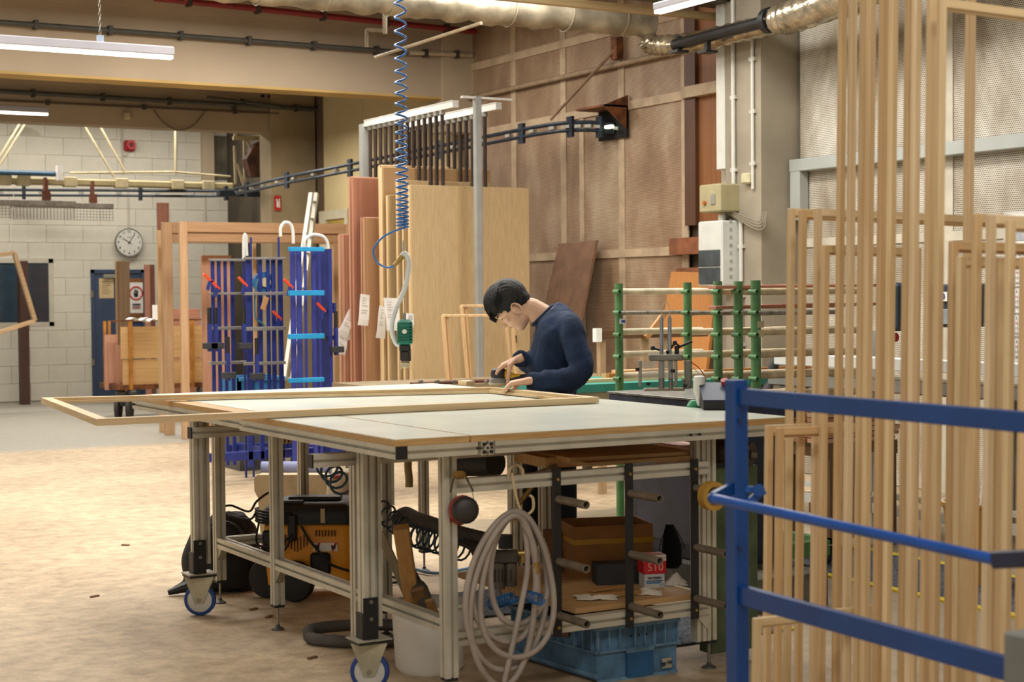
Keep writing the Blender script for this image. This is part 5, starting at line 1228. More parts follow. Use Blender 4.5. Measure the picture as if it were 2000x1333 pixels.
for s in (-.10, .10): M().ball(tc0+Rv*s+Vector((-.04, -.06, zt_-.035)), .04, (1, 1, .35), 12).go('red_mark', plain('#a94a44', .8), tb_, smooth=True)
# teal coil under the bench
def coil(label, p0, p1, r, turns, rt, mat, nm='coiled_hose', sag=0.0):
    p0 = Vector(p0); p1 = Vector(p1); d = p1-p0; X = AX(d); pts = []
    n = turns*12
    for i in range(n+1):
        f = i/n; a = 2*math.pi*i/12; q = p0+d*f-VZ*sag*math.sin(math.pi*f)
        pts.append(q+X @ Vector((r*math.cos(a), r*math.sin(a), 0)))
    return tag(M().tube(pts, rt, 6).go(nm, mat, smooth=2), label, 'hose')
TEAL = plain('#2f4f60', .4, 0, .1)
coil('loose teal coil of hose hanging behind the stub rail', wd(632, 905, 7.6), wd(668, 950, 7.3), .045, 4, .006, TEAL)
coil('teal coil of hose stretched across behind the tub', wd(730, 985, 7.2), wd(790, 1035, 7.0), .045, 5, .005, plain('#3e4c52', .4))
coil('teal coil of hose stretched behind the front corner leg', wd(800, 1045, 6.9), wd(905, 1075, 6.7), .045, 9, .005, TEAL)
# grey flexible suction hoses
GH = plain('#5a554e', .7, 0, .15, 10, .2)
def rhose(label, pts, r, mat, cat='hose', seg=10):
    P_ = spline(pts, 14); return tag(M().tube(P_, [r*(1+(.05 if i % 2 else 0)) for i in range(len(P_))], seg).go('suction_hose', mat, smooth=True), label, cat)
g0 = wz(610, 1245, .03)
ctr = wz(715, 1240, .03); rx = (wz(830, 1235, .03)-wz(605, 1245, .03)).length/2
tag(M().tube([Vector((ctr.x+Rv.x*rx*math.cos(a)*1.0-Fv.x*rx*.55*math.sin(a), ctr.y+Rv.y*rx*math.cos(a)-Fv.y*rx*.55*math.sin(a), .027+(.018 if a > 3 else 0))) for a in [k*2*math.pi/60 for k in range(52)]], .026, 10).go('suction_hose', GH, smooth=True), 'thick grey suction hose lying in a loop on the floor', 'hose')
rhose('dark grey suction hose arching up behind the timber offcuts', [wd(760, 1040, 7.3), wd(772, 1015, 7.3), wd(792, 1002, 7.3), wd(815, 1012, 7.2), wd(840, 1020, 7.1), wd(900, 1040, 6.9), wd(960, 1055, 6.8)], .026, plain('#4d4640', .7, 0, .15))
rhose('dark bundle of hose lying along behind the front corner leg', [wd(745, 1022, 7.5), wd(800, 1022, 7.4), wd(870, 1040, 7.0), wd(940, 1072, 6.8), wd(975, 1090, 6.7)], .02, plain('#38342f', .7))
tag(M().tube(spline([wz(800, 1110, .02), wz(860, 1120, .012), wz(960, 1100, .012), wz(1050, 1075, .012), wz(1090, 1060, .012)]), .009, 8).go('floor_hose', plain('#5f86a8', .5), smooth=True), 'light blue hose running over the floor under the benches', 'hose')
tag(M().tube(spline([wz(690, 1150, .02), wz(735, 1125, .012), wz(790, 1135, .012), wz(735, 1142, .012), wz(680, 1150, .012)]), .007, 6).go('floor_cable', CAB, smooth=True), 'black cable looping over the floor behind the bucket', 'cable')
# bucket with offcuts
bc = wz(862, 1318, 0); bc = Vector((bc.x-.0, bc.y+.10, 0))
bk_ = thing('bucket', 'large white plastic bucket holding timber offcuts under the bench', 'bucket', bc)
zt_ = .27; rb = .137
M().loft([[bc+Vector((r*math.cos(k*math.pi/16), r*math.sin(k*math.pi/16), z)) for k in range(32)] for r, z in ((rb-.015, 0), (rb, .02), (rb+.014, zt_), (rb+.006, zt_), (rb-.012, .03), (.01, .03))], True).go('body', plain('#ece8de', .5, 0, .04, 3), bk_, smooth=True)
M().tube([bc+Vector(((rb+.015)*math.cos(k*math.pi/16), (rb+.015)*math.sin(k*math.pi/16), zt_-.004)) for k in range(32)], .009, 6, closed=True).go('rim', plain('#d8d0bd', .5), bk_, smooth=True)
def stick(label, a, b, w_, h_, mat, grp='timber offcuts in the bucket'):
    return tag(M().bar(a, b, w_, h_, up=PL, bev=.003).go('timber_offcut', mat), label, 'timber', grp)
stick('tall square oak offcut standing in the bucket', bc+Rv*-.035+VZ*.04, wd(783, 1030, 6.35), .060, .055, wood('#bd8f52', 'z', .2))
stick('thin grey batten leaning to the left in the bucket', bc+Rv*.02+VZ*.05+PL*-.02, wd(742, 1040, 6.6), .035, .022, wood('#a39476', 'z', .2))
stick('short dark offcut leaning right in the bucket', bc+Rv*.04+VZ*.05, wd(815, 1150, 6.35), .05, .02, wood('#7b5a33', 'z'))
stick('small block offcut just above the bucket rim', bc+Rv*.075+VZ*.06, wd(838, 1172, 6.32), .035, .015, wood('#9b7a4b', 'z'))
tag(M().tube(spline([bc+Rv*.02+VZ*.1, wd(826, 1170, 6.4), wd(812, 1145, 6.5), wd(798, 1118, 6.6)]), [.03]*8+[.036]*8+[.03]*9, 10).go('dust_bag', plain('#4c463f', .9, 0, .15, 9, .3), smooth=True), 'grey rolled dust bag sticking out of the bucket', 'bag')
# hook + hose coil on the front rail
HY = 5.165
hk = tag(M().tube(spline([wy(993, 936, HY-.0), wy(995, 918, HY-.0), wy(1008, 908, HY), wy(1020, 918, HY), wy(1021, 930, HY-.0)] , 6), .006, 8).tube(spline([wy(1000, 925, HY-.02), wy(1004, 950, HY-.03), wy(1012, 985, HY-.03), wy(1019, 1000, HY-.03), wy(1030, 1005, HY-.03), wy(1041, 995, HY-.03), wy(1041, 975, HY-.03), wy(1035, 968, HY-.03)], 6), .0055, 8).tube(spline([wy(1015, 990, HY-.03), wy(1017, 1003, HY-.03), wy(1011, 1014, HY-.04), wy(1002, 1018, HY-.05)], 6), .0055, 8).go('double_hook', plain('#cbb489', .5), smooth=True), 'cream double hook hanging over the upper front rail', 'hook')
hz = thing('hose_bundle', 'big coil of beige-grey air hose hanging from the cream hook', 'hose', wy(1000, 1180, HY))
BH = plain('#a2968a', .55, 0, .12, 8)
loops = [((1008, 1000), 905, 1062, 1310, .00), ((1004, 1005), 925, 1050, 1255, -.01), ((1010, 1003), 940, 1078, 1285, .015), ((1012, 1006), 955, 1070, 1220, -.02), ((1006, 1008), 915, 1040, 1340, .02)]
for k, ((tx, ty), lx, rx_, by_, dy) in enumerate(loops):
    w_ = (lx+rx_)/2; yq = HY-.035-dy
    out = []
    hw = (rx_-lx)/2; hh = (by_-ty)/2
    for i in range(56):
        a = 2*math.pi*i/56; f = ((1+math.cos(a))/2)**2
        wob = 5*math.sin(a*2+k*1.7)
        out.append(wy(w_*(1-f)+tx*f+hw*math.sin(a)*(1-.18*math.cos(a))+wob*(1-f), ty+hh-hh*math.cos(a), yq+.012*math.sin(a+k)))
    M().tube(out, .0115, 10, closed=True).go('loop', BH, hz, smooth=True)
M().tube(spline([wy(1015, 1010, HY-.06), wy(1040, 1060, HY-.07), wy(1046, 1100, HY-.07), wy(1052, 1190, HY-.06)], 8), .0105, 10).go('hose_end', BH, hz, smooth=True)
M().tube(spline([wy(1024, 1015, HY-.05), wy(1030, 1110, HY-.06), wy(1012, 1210, HY-.06), wy(985, 1333, HY-.06)], 8), .0105, 10).go('hose_end', BH, hz, smooth=True)
M().cyl(wy(1046, 1098, HY-.07), wy(1050, 1120, HY-.07), .012, 10).go('brass_ferrule', BRASS, hz)
# ear muffs
em = thing('ear_muffs', 'red and black ear defenders hanging on the upper front rail', 'ear defenders', wy(905, 990, HY))
a = wy(909, 997, HY-.02); b_ = wy(894, 1000, HY+.05)
M().lathe(a, [(.028, -.02), (.046, -.012), (.050, .0), (.046, .010), (.035, .018), (.01, .022)], 20, axis=(-.3, -1, .1)).go('black_cup', plain('#2a2523', .5), em, smooth=True)
M().lathe(a+Vector((0, .02, 0)), [(.046, -.012), (.052, -.004), (.050, .008)], 20, axis=(-.3, -1, .1)).go('red_ring', plain('#8f2f20', .5), em, smooth=True)
M().lathe(b_, [(.03, -.02), (.05, -.01), (.05, .012), (.03, .02)], 20, axis=(.5, -1, .1)).go('red_cup', plain('#8f2f20', .5), em, smooth=True)
M().tube(spline([wy(880, 962, HY), wy(888, 932, HY-.01), wy(905, 926, HY-.01), wy(914, 940, HY-.01), wy(924, 960, HY-.01)]), .004, 6).go('headband', plain('#4a3a1c', .6), em, smooth=True)
M().tube(spline([wy(916, 942, HY-.015), wy(922, 960, HY-.015), wy(926, 980, HY-.02)]), .0015, 5).go('wire', STEEL, em)
a = wy(897, 928, HY-.012); M().ball(a, .028, (1, .35, .55), 12).go('headband_pad', plain('#7c5a1e', .7), em, smooth=True)
# drum roll under the top, black hose, blue regulator
tag(M().cyl(wd(885, 905, 6.9), wd(968, 905, 6.7), .055, 20).go('motor_drum', plain('#33302e', .6, .2, .2), smooth=True), 'dark cylindrical drum fixed under the bench top near the front corner', 'drum')
fr = thing('air_filter_unit', 'black and brass air filter and regulator unit under the bench', 'regulator', wd(985, 1100, 6.4))
D_ = 6.4
M().cyl(vd(987, 1072), vd(987, 1045), .028, 16).go('knob', BLK, fr, smooth=True)
M().obox(vd(985, 1088), (.11, .06, .05), rot_, .008).go('manifold', plain('#4a463e', .5, .4), fr)
M().cyl(vd(974, 1150), vd(974, 1100), .026, 14).cyl(vd(998, 1145), vd(998, 1100), .024, 14).go('bowl', plain('#5a5346', .4, .2, .2), fr, smooth=True)
for x in (966, 974, 982, 998): M().obox(vd(x, 1125, -.026), (.004, .006, .05), rot_).go('slot', BLK, fr)
M().cyl(vd(1010, 1082), vd(1050, 1080), .014, 10).cyl(vd(1020, 1082), vd(1020, 1100), .012, 8).go('brass_fittings', BRASS, fr, smooth=True)
M().cyl(vd(974, 1150), vd(974, 1162), .01, 8).go('drain', STEEL, fr)
coil('bright blue coiled air hose under the front bench', wd(958, 1183, 6.1), wd(1003, 1168, 6.0), .019, 9, .0036, plain('#155a90', .35))
coil('second bright blue hose coil against the crate', wd(1030, 1165, 6.0), wd(1055, 1172, 5.9), .02, 6, .003, plain('#155a90', .35))
tag(M().tube(spline([wd(905, 1170, 6.5), wd(912, 1140, 6.5), wd(930, 1110, 6.5), wd(922, 1075, 6.5), wd(895, 1060, 6.5)]), [.004]*9+[.01]*24, 8).go('blow_gun', plain('#3b3128', .6), smooth=True), 'dark blow gun with a thin nozzle hanging behind the hose bundle', 'tool')
# items on under-shelf
zsh = zd+.05
def qbox(name, label, cat, px, py, w_, d_, h, mat, z=None, rz=0.0, Y=None, closed=True, bev=.002, grp=None):
    c = wz(px, py, z if z is not None else zsh); t = thing(name, label, cat, c, grp)
    R3 = Matrix.Rotation(rz, 3, 'Z')
    if closed: M().obox(c+Vector((0, d_/2, h/2)), (w_, d_, h), R3, bev).go('body', mat, t)
    return t, c, R3
t, c, R3 = qbox('cardboard_box', 'large open brown cardboard box with yellow tape on the lower shelf', 'box', 1218, 1128, .34, .26, .23, CARD, rz=-.30, closed=False)
c = c+Vector((0, .14, 0))
for (x, y, sx, sy) in ((0, -.13, .34, .005), (0, .13, .34, .005), (-.17, 0, .005, .26), (.17, 0, .005, .26)): M().obox(c+R3 @ Vector((x, y, .11)), (sx, sy, .22), R3).go('wall', CARD, t)
M().obox(c+R3 @ Vector((0, 0, .006)), (.335, .255, .006), R3).go('bottom', CARD, t)
for (x, y, sx, sy) in ((0, -.134, .35, .002), (.174, 0, .002, .27), (-.174, 0, .002, .27)): M().obox(c+R3 @ Vector((x, y, .155)), (sx, sy, .022), R3).go('yellow_tape', plain('#b98a17', .4, 0, .06), t)
t, c, R3 = qbox('small_carton', 'small brown carton with a white label left of the large cardboard box', 'box', 1105, 1118, .07, .14, .17, plain('#7c5531', .85, 0, .1), rz=-.1)
M().obox(c+Vector((.0, -.003, .12)), (.03, .002, .05), R3).go('label', plain('#b0a796'), t)
qbox('black_case', 'flat black case in front of the large cardboard box', 'case', 1225, 1142, .22, .10, .085, plain('#222326', .6, 0, .12, 10), rz=-.35)
t, c, R3 = qbox('carton_box', 'white and blue carton under the red box with the number 510', 'box', 1284, 1150, .085, .08, .058, plain('#c3c2ba', .6, 0, .04), rz=-.30)
cc = c+Vector((0, .04, 0)); n_ = R3 @ Vector((0, -1, 0))
text('VINTESSEN', .012, plain('#39465e'), t, cc+R3 @ Vector((0, -.0412, .043)), R3 @ Vector((1, 0, 0)), (0, 0, 1), bold=.0004)
M().obox(cc+R3 @ Vector((-.002, -.0412, .0315)), (.07, .001, .004), R3).go('print_line', plain('#4b5a6a'), t)
M().obox(cc+R3 @ Vector((-.006, -.0412, .024)), (.062, .001, .005), R3).go('blue_bar', plain('#2f78b4'), t)
M().tube([cc+R3 @ Vector((.03+.009*math.cos(k*.6), -.0415, .012+.006*math.sin(k*.6))) for k in range(10)], .0008, 4).go('swirl', plain('#2f78b4'), t)
t, c2_, _ = qbox('red_carton', 'red and white carton printed 510 on top of the white carton', 'box', 1288, 1118, .095, .085, .001, PAPER, z=zsh+.059, rz=-.30, closed=False)
cc = Vector((c.x+.004, c.y+.045, zsh+.0595))
M().obox(cc+VZ*.0255, (.095, .085, .051), R3).go('red_body', plain('#bf1622', .45, 0, .04), t)
M().obox(cc+VZ*.063, (.0955, .0855, .024), R3).go('white_top_band', plain('#d7cdbf', .5, 0, .03), t)
M().obox(cc+VZ*.0755, (.085, .075, .001), R3).go('pink_top', plain('#b8766c', .5), t)
text('510', .046, plain('#e0918a'), t, cc+R3 @ Vector((.002, -.0430, .026)), R3 @ Vector((1, 0, 0)), (0, 0, 1), bold=.0006)
M().obox(cc+R3 @ Vector((-.024, -.0432, .062)), (.036, .001, .006), R3).go('small_print', plain('#b3202a'), t)
text('510', .012, plain('#c8655e'), t, cc+R3 @ Vector((.034, -.0434, .064)), R3 @ Vector((1, 0, 0)), (0, 0, 1))
# drawstring bag
c = wz(1312, 1110, zsh); t = thing('drawstring_bag', 'black drawstring pouch standing behind the red carton', 'bag', c)
q = M(); q.loft([[c+Rv*rx*math.cos(a)+Vector((-Rv.y, Rv.x, 0))*ry*math.sin(a)+VZ*z+Rv*dx for a in [k*math.pi/8 for k in range(16)]] for z, rx, ry, dx in ((0, .03, .02, 0), (.02, .045, .035, 0), (.10, .043, .033, .002), (.15, .032, .025, -.004), (.185, .018, .015, -.008), (.19, .02, .018, -.009))])
q.go('pouch', plain('#0d0c0d', .9, 0, .1), t, smooth=2)
M().tube(spline([c+Rv*-.02+VZ*.185, c+Rv*-.045+VZ*.12, c+Rv*-.055+VZ*.07], 5), .0018, 4).tube(spline([c+Rv*.01+VZ*.185, c+Rv*.045+VZ*.12, c+Rv*.055+VZ*.08], 5), .0018, 4).go('cord', BLK, t)
# cloth rags
def rag(label, px, py, w_, d_, h, col, z=None, seed=1):
    c = wz(px, py, z or zsh); m = M(); rnd = random.Random(seed); n = 18; vs = []
    for i in range(n+1):
        for j in range(n+1):
            u, v = i/n-.5, j/n-.5; rr_ = (u*u+v*v)**.5
            hh = max(0, h*(1-rr_*1.9))*(1+.5*noise.noise(Vector((u*5+seed, v*5, seed))))+.006*abs(noise.noise(Vector((u*9, v*9+seed, 3))))
            k = 1+.25*noise.noise(Vector((math.atan2(v, u)*1.3+seed, 0, 2)))
            vs.append(m.bm.verts.new(c+Rv*u*w_*k+Vector((-Rv.y, Rv.x, 0))*v*d_*k+VZ*(hh+.003)+VZ*.0))
    for i in range(n):
        for j in range(n): m.bm.faces.new((vs[i*(n+1)+j], vs[(i+1)*(n+1)+j], vs[(i+1)*(n+1)+j+1], vs[i*(n+1)+j+1]))
    o = tag(m.go('cloth_rag', plain(col, .9, 0, .08, 8, .3, 40), smooth=True), label, 'cloth'); md = o.modifiers.new('s', 'SOLIDIFY'); md.thickness = .003; return o
rag('crumpled white cloth lying right of the white carton', 1320, 1142, .09, .09, .045, '#e2dac8', seed=3)
rag('white cloth in front of the white carton', 1262, 1160, .12, .09, .02, '#ddd5c2', seed=5)
rag('flat pale cloth at the left front of the lower shelf', 1165, 1170, .16, .10, .015, '#d6cdb8', seed=8)
tag(M().obox(wz(1200, 1160, zsh+.012), (.22, .05, .02), -.1, .002).obox(wz(1185, 1150, zsh+.03), (.16, .03, .012), .1, .002).go('wood_strips', wood('#9c7444', 'x')), 'short wooden strips lying on the lower shelf', 'timber')
# blue crate
cn = Vector((3.375, 5.02, 0)); cr = thing('plastic_crate', 'dusty blue plastic crate full of offcuts on the floor under the bench', 'crate', cn)
cn = wz(1166, 1336, 0); cr.location = cn; ORG[cr.name] = Vector(cn)
a_ = math.radians(4); EX = Vector((math.cos(a_), -math.sin(a_)*.2, 0)).normalized(); EY = Vector((-.08, 1, 0)).normalized()
W_, D2, H_ = .37, .58, .215
CB = plain('#527896', .6, 0, .25, 9, .1); CB2 = plain('#6488a2', .6, 0, .22, 12, .1)
def cp(x, y, z): return cn+EX*x+EY*y+VZ*z
def cbx(m, x0, x1, y0, y1, z0, z1): m.prism([cp(x0, y0, z0), cp(x1, y0, z0), cp(x1, y1, z0), cp(x0, y1, z0)], (0, 0, z1-z0)); return m
m = M(); cbx(m, 0, W_, 0, .01, .01, H_); cbx(m, 0, W_, D2-.01, D2, .01, H_); cbx(m, 0, .01, .01, D2-.01, .01, H_); cbx(m, W_-.01, W_, .01, D2-.01, .01, H_); cbx(m, .01, W_-.01, .01, D2-.01, .01, .02)
m.go('body', CB, cr)
m = M(); cbx(m, -.012, W_+.012, -.012, 0, H_-.012, H_); cbx(m, -.012, W_+.012, -.012, 0, H_-.10, H_-.092); cbx(m, -.012, 0, 0, D2, H_-.012, H_); cbx(m, -.012, 0, 0, D2, H_-.10, H_-.092); cbx(m, -.008, 0, 0, D2, .02, .035); cbx(m, 0, W_, -.008, 0, .0, .012)
m.go('rim', CB2, cr)
for k in range(11): y = .02+k*(D2-.04)/10; cbx(M(), -.012, 0, y-.003, y+.003, H_-.10, H_-.01).go('rib', CB2, cr)
for x in (.0, .05, .10, .17, .215, .26, .31, W_): cbx(M(), x-.003, x+.003, -.012, 0, H_-.10, H_-.01).go('rib', CB2, cr)
cbx(M(), .13, .25, -.014, -.0, .01, .11).go('handle_recess', plain('#23557f', .6, 0, .2), cr); cbx(M(), .125, .255, -.016, -.010, .105, .118).go('handle_lip', CB2, cr)
for k in range(3): M().cyl(cp(.15+k*.035, -.014, H_-.045), cp(.15+k*.035, -.01, H_-.045), .005, 8).go('peg_hole', BLK, cr)
lbp = cp(.315, -.0125, .045); M().obox(lbp, (.045, .002, .04), math.atan2(EX.y, EX.x)).go('label', plain('#a8a291', .8), cr)
text('gp·W', .022, BLK, cr, lbp+Vector((0, -.0018, 0)), EX, VZ, bold=.0006)
rnd = random.Random(4)
for k in range(7):
    p = cp(.06+.26*rnd.random(), .08+.4*rnd.random(), .12+.02*k/7); an = rnd.uniform(-.6, .6)
    tag(M().obox(p+VZ*.03, (.22, .05, .02), Matrix.Rotation(an, 3, 'Z') @ Matrix.Rotation(.15*rnd.uniform(-1, 1), 3, 'Y'), .002).go('wood_offcut', wood('#6a4628', 'x', .3)), 'dark wooden offcut lying in the blue crate, %s' % ['lowest, at the front', 'second from the bottom', 'third from the bottom', 'middle of the heap', 'third from the top', 'second from the top', 'topmost'][k], 'timber', 'offcuts in the blue crate')
tag(M().cyl(cp(.30, -.0, H_+.02), cp(.22, .22, H_+.02), .035, 20).go('round_log', wood('#9c7742', 'x'), smooth=True), 'short round wooden dowel lying across the blue crate', 'timber')
# masking tape roll on the top right holder tube
tpx = wy(1356, 1000, 5.19).x; zc_ = zu-.075
rg = M(); n = 28; R1, R2 = .056, .037; ctr = Vector((tpx+.004, 5.08, zc_-.020))
ang = [k*2*math.pi/n for k in range(n)]
def ringp(r, y): return [ctr+Vector((r*math.cos(a), y, r*math.sin(a))) for a in ang]
rg.loft([ringp(R1, -.02), ringp(R1, .02), ringp(R2, .02), ringp(R2, -.02), ringp(R1, -.02)], False)
tag(rg.go('masking_tape', plain('#c3963f', .7, 0, .08, 6), smooth=True), 'roll of yellow masking tape on the top right holder tube', 'tape')
# drawer tray and boxes seen behind the upper rail
tag(M().obox(wd(1190, 885, 6.6), (.55, .4, .02), -.1).obox(wd(1100, 895, 6.6), (.3, .3, .04), -.1).go('wooden_tray', wood('#cba268', 'x')), 'flat wooden tray lying on the upper rails under the bench top', 'tray')
tag(M().obox(wd(1325, 888, 7.2), (.13, .2, .10), -.1, .004).go('pink_timber_stack', wood('#d0a084', 'x', .35, .6, 2)), 'small stack of pinkish planks seen under the bench top', 'timber')
tag(M().tube([wd(1060, 905, 6.9), wd(1085, 895, 6.9), wd(1120, 893, 6.9)], [.02, .035, .02], 10).go('work_glove', plain('#45211a', .8), smooth=True), 'dark red glove lying under the bench top', 'glove')
tag(M().obox(wd(1035, 892, 7.0), (.07, .06, .04), .2, .01).go('hand_tool', plain('#a51c22', .5)), 'red tool handle hanging behind the upper rail', 'tool')
tag(M().cyl(wd(1045, 935, 6.5), wd(1085, 918, 6.4), .024, 14).go('steel_tube', TUB, smooth=True), 'steel tube stub behind the first black holder bar', 'tube')
tag(M().cyl(wd(1058, 925, 7.0), wd(1010, 990, 7.0), .010, 10).go('air_connector', BRASS, smooth=True), 'brass air connector hanging beside the cream hook', 'fitting')
# corrugated tube end hanging at rear
rhose('pale ribbed hose end hanging straight down under the bench', [wd(797, 895, 6.9), wd(797, 915, 6.9), wd(799, 935, 6.9), wd(799, 952, 6.9)], .016, plain('#a28b5a', .6))
# litter
for i, (px, py) in enumerate(((525, 1205), (610, 1285), (495, 1190), (185, 1165), (870, 935), (245, 1065))):
    p = wz(px, py, .004); tag(M().obox(p, (.05, .02, .007), random.random()*3, .002).go('wood_chip', plain('#7c5a36', .8)), 'small chip of wood lying on the dusty floor %s' % ['beside the left levelling foot', 'near the grey hose loop', 'just right of the castor', 'at the far left', 'behind the bench by the bright floor', 'beyond the bench at the left'][i], 'debris', 'wood chips on the floor')
# ================================================================== RIGHT SIDE
# green post rack
gr = thing('tube_rack', 'green steel post rack with foam-wrapped horizontal tube arms', 'rack', (5.43, 7.2, 0))
FOAM = plain('#e6d9ba', .85, 0, .12, 12, .2)
gx = 5.43
posts = [(1476, 548, 20), (1442, 550, 19), (1402, 550, 19), (1343, 552, 18), (1209, 554, 18)]
PY = [6.92, 7.10, 7.32, 7.62, 8.13]
pz = {}
for i, (px, pyt, w_) in enumerate(posts):
    y = PY[i]; x = wy(px, 600, y).x; zt_ = wy(px, pyt, y).z; PY[i] = y; r = w_/2*8.6/3200
    M().cyl((x, y, .06), (x, y, zt_), r, 18).go('post', GREEN, gr, smooth=True); pz[i] = (x, y, zt_, r)
    for k, hgt in enumerate((570, 611, 654, 697, 740, 783, 830)):
        z = wy(px, hgt, y).z
        M().pipe((x-r*.8, y-r*1.5, z), (x-r*.8, y+r, z), .0125, .003, 12).go('socket', GREEN, gr, smooth=True)
B(5.35, 6.0, 6.85, 6.93, .06, .14).box(5.35, 5.43, 6.85, 8.2, .06, .14).box(5.95, 6.0, 6.85, 8.2, .06, .14).go('base_frame', GREEN, gr)
for (x, y) in ((5.45, 6.83), (5.95, 6.9), (5.45, 8.1)): castor(gr, x, y, .05, fork='#6e6a5e', wheel='#22293a', top=.06+.06, rot=1.05)
for k, z_px in enumerate((570, 604+8, 654-5, 697-4, 735, 775)):
    for i in range(5):
        x, y, zt_, r = pz[i]; px = posts[i][0]
        z = wy(px, z_px+(0 if i else 0), y).z
        if k == 1:
            M().cyl((x-.01, y-.03, z), (x+.55, y-.03, z), .013, 10).go('steel_arm', plain('#a39d8f', .4, .4, .25, 20), gr, smooth=True)
        else:
            L_ = .62 if i == 4 else .75
            M().cyl((x, y+.02, z), (x+L_, y+.02, z), .019, 10).go('foam_arm', FOAM if i in (4, 3) else plain('#c9b691', .85, 0, .2, 16, .2), gr, smooth=True)
            M().ball((x+L_, y+.02, z), .019, (1, 1, 1), 8).go('arm_end', FOAM, gr, smooth=True)
M().obox(pz[4][:2]+(wy(1213, 628, 8.13).z,) if False else Vector((pz[4][0]+.004, pz[4][1]-.03, wy(1213, 628, 8.1).z)), (.035, .01, .03), -.4).go('label', plain('#c9ccd6'), gr)
M().obox(Vector((pz[4][0]+.006, pz[4][1]-.036, wy(1213, 628, 8.1).z)), (.022, .004, .014), -.4).go('label_mark', plain('#2b3f86'), gr)
for py in (634, 652): M().obox(Vector((pz[0][0]+.008, pz[0][1]-.03, wy(1480, py, 6.9).z)), (.035, .012, .035), -.5).go('tape_patch', plain('#b9ac84'), gr)
# pink planks on the arms
for i, (z_px, y) in enumerate(((561, 7.0), (601, 7.05))):
    for k in range(4):
        z = wy(1440, z_px, y).z; x0 = wy(1355+k*55, z_px, y+.25).x
        tag(M().obox((x0+.45, y+.12+.05*k, z+.002*k), (.85, .07, .018), .02*k, .002).go('plank', wood(['#c38770', '#b87a62', '#cf9a80', '#a86a52'][k], 'x')), '%s plank lying on the %s arms of the green rack' % (['pinkish, leftmost', 'darker pink, second from left', 'pale pink, third from left', 'red-brown, rightmost'][k], ['top', 'second'][i]), 'plank', 'planks on the green rack %s arms' % ['top', 'second'][i])
# teal bench behind with boards
tl = thing('teal_bench', 'low work table with a teal top behind the person', 'workbench', (5.9, 9.6, 0))
z0 = .93
B(5.35, 6.95, 8.6, 9.4, z0-.05, z0).go('teal_top', plain('#2f8f80', .5, 0, .08), tl)
for (x, y) in ((5.4, 8.65), (6.85, 8.65), (5.4, 9.35), (6.85, 9.35)): B(x-.03, x+.03, y-.03, y+.03, 0, z0-.05).go('leg', ALUD, tl)
B(5.38, 6.92, 8.62, 8.66, z0-.12, z0-.05).go('apron', plain('#b3a88f', .6), tl)
tag(B(5.3, 6.9, 8.75, 8.83, z0, z0+.022).go('pale_board', PINEX), 'long pale pine board lying across the teal table', 'board')
a = wy(1190, 742, 8.9); tag(B(a.x, a.x+1.7, 8.9, 8.94, z0, wy(1190, 730, 8.9).z).go('orange_plank', wood('#c4813f', 'x')), 'orange-brown plank standing on edge on the teal table', 'plank')
tag(B(6.0, 6.5, 9.0, 9.2, z0, z0+.03).box(6.05, 6.45, 9.02, 9.15, z0+.03, z0+.055).go('small_boards', wood('#d0a878', 'x')), 'two short pale boards stacked on the teal table', 'board')
# clamp stand behind
t = thing('workshop_stand', 'timber stand with a brown cross bar left of the green rack', 'stand', (6.6, 10.0, 0))
a = wy(1162, 655, 10.2); c_ = wy(1380, 655, 10.2)
B(a.x, c_.x, 10.18, 10.24, a.z-.03, a.z+.03).go('cross_bar', wood('#6a4a30', 'x'), t); B(a.x-.02, a.x+.03, 10.15, 10.2, a.z-.05, a.z+.05).go('end_block', PAPER, t)
for px in (1178, 1262, 1307): x = wy(px, 700, 10.2).x; B(x-.025, x+.025, 10.2, 10.25, 0, a.z-.03).go('leg', wood('#b39a78', 'z'), t)
M().bar(wy(1262, 660, 10.15), wy(1300, 610, 10.15), .03, .04).go('brace', wood('#c28e58', 'z'), t)
# orange ply sheet leaning in the recess
a = wx(1271, 542, 8.3); c_ = wx(1362, 545, 8.3)
tag(M().prism([(8.55, a.y, a.z+.05), (8.55, c_.y, c_.z+.05), (8.2, c_.y-.1, 0), (8.2, a.y-.0, 0)], (-.03, 0, 0)).go('plywood_sheet', wood('#b4783a', 'z', .12)), 'orange plywood sheet leaning below the steel ledge', 'plywood')
# milling press table
mp = thing('milling_machine', 'dark blue milling press with a steel top, clear guard and two cylinders', 'machine', (5.15, 6.95, 0))
zt_ = wy(1182, 765, 7.47).z
B(4.92, 5.42, 6.42, 7.47, zt_-.10, zt_-.012, bev=.004).go('table_body', NAVY, mp)
B(4.915, 5.43, 6.41, 7.48, zt_-.012, zt_, bev=.002).go('steel_top', plain('#8f8f8a', .35, .5, .2, 20), mp)
B(4.98, 5.36, 6.55, 7.35, .12, zt_-.10, bev=.006).go('cabinet', plain('#23283a', .5, 0, .25, 8, .1), mp)
B(4.972, 4.98, 6.62, 7.28, .2, zt_-.2, bev=.003).go('cabinet_door', plain('#2a3044', .45, 0, .2, 8), mp)
B(4.9, 5.4, 6.4, 7.5, .0, .12).go('plinth', plain('#4c4a42', .8, 0, .3), mp)
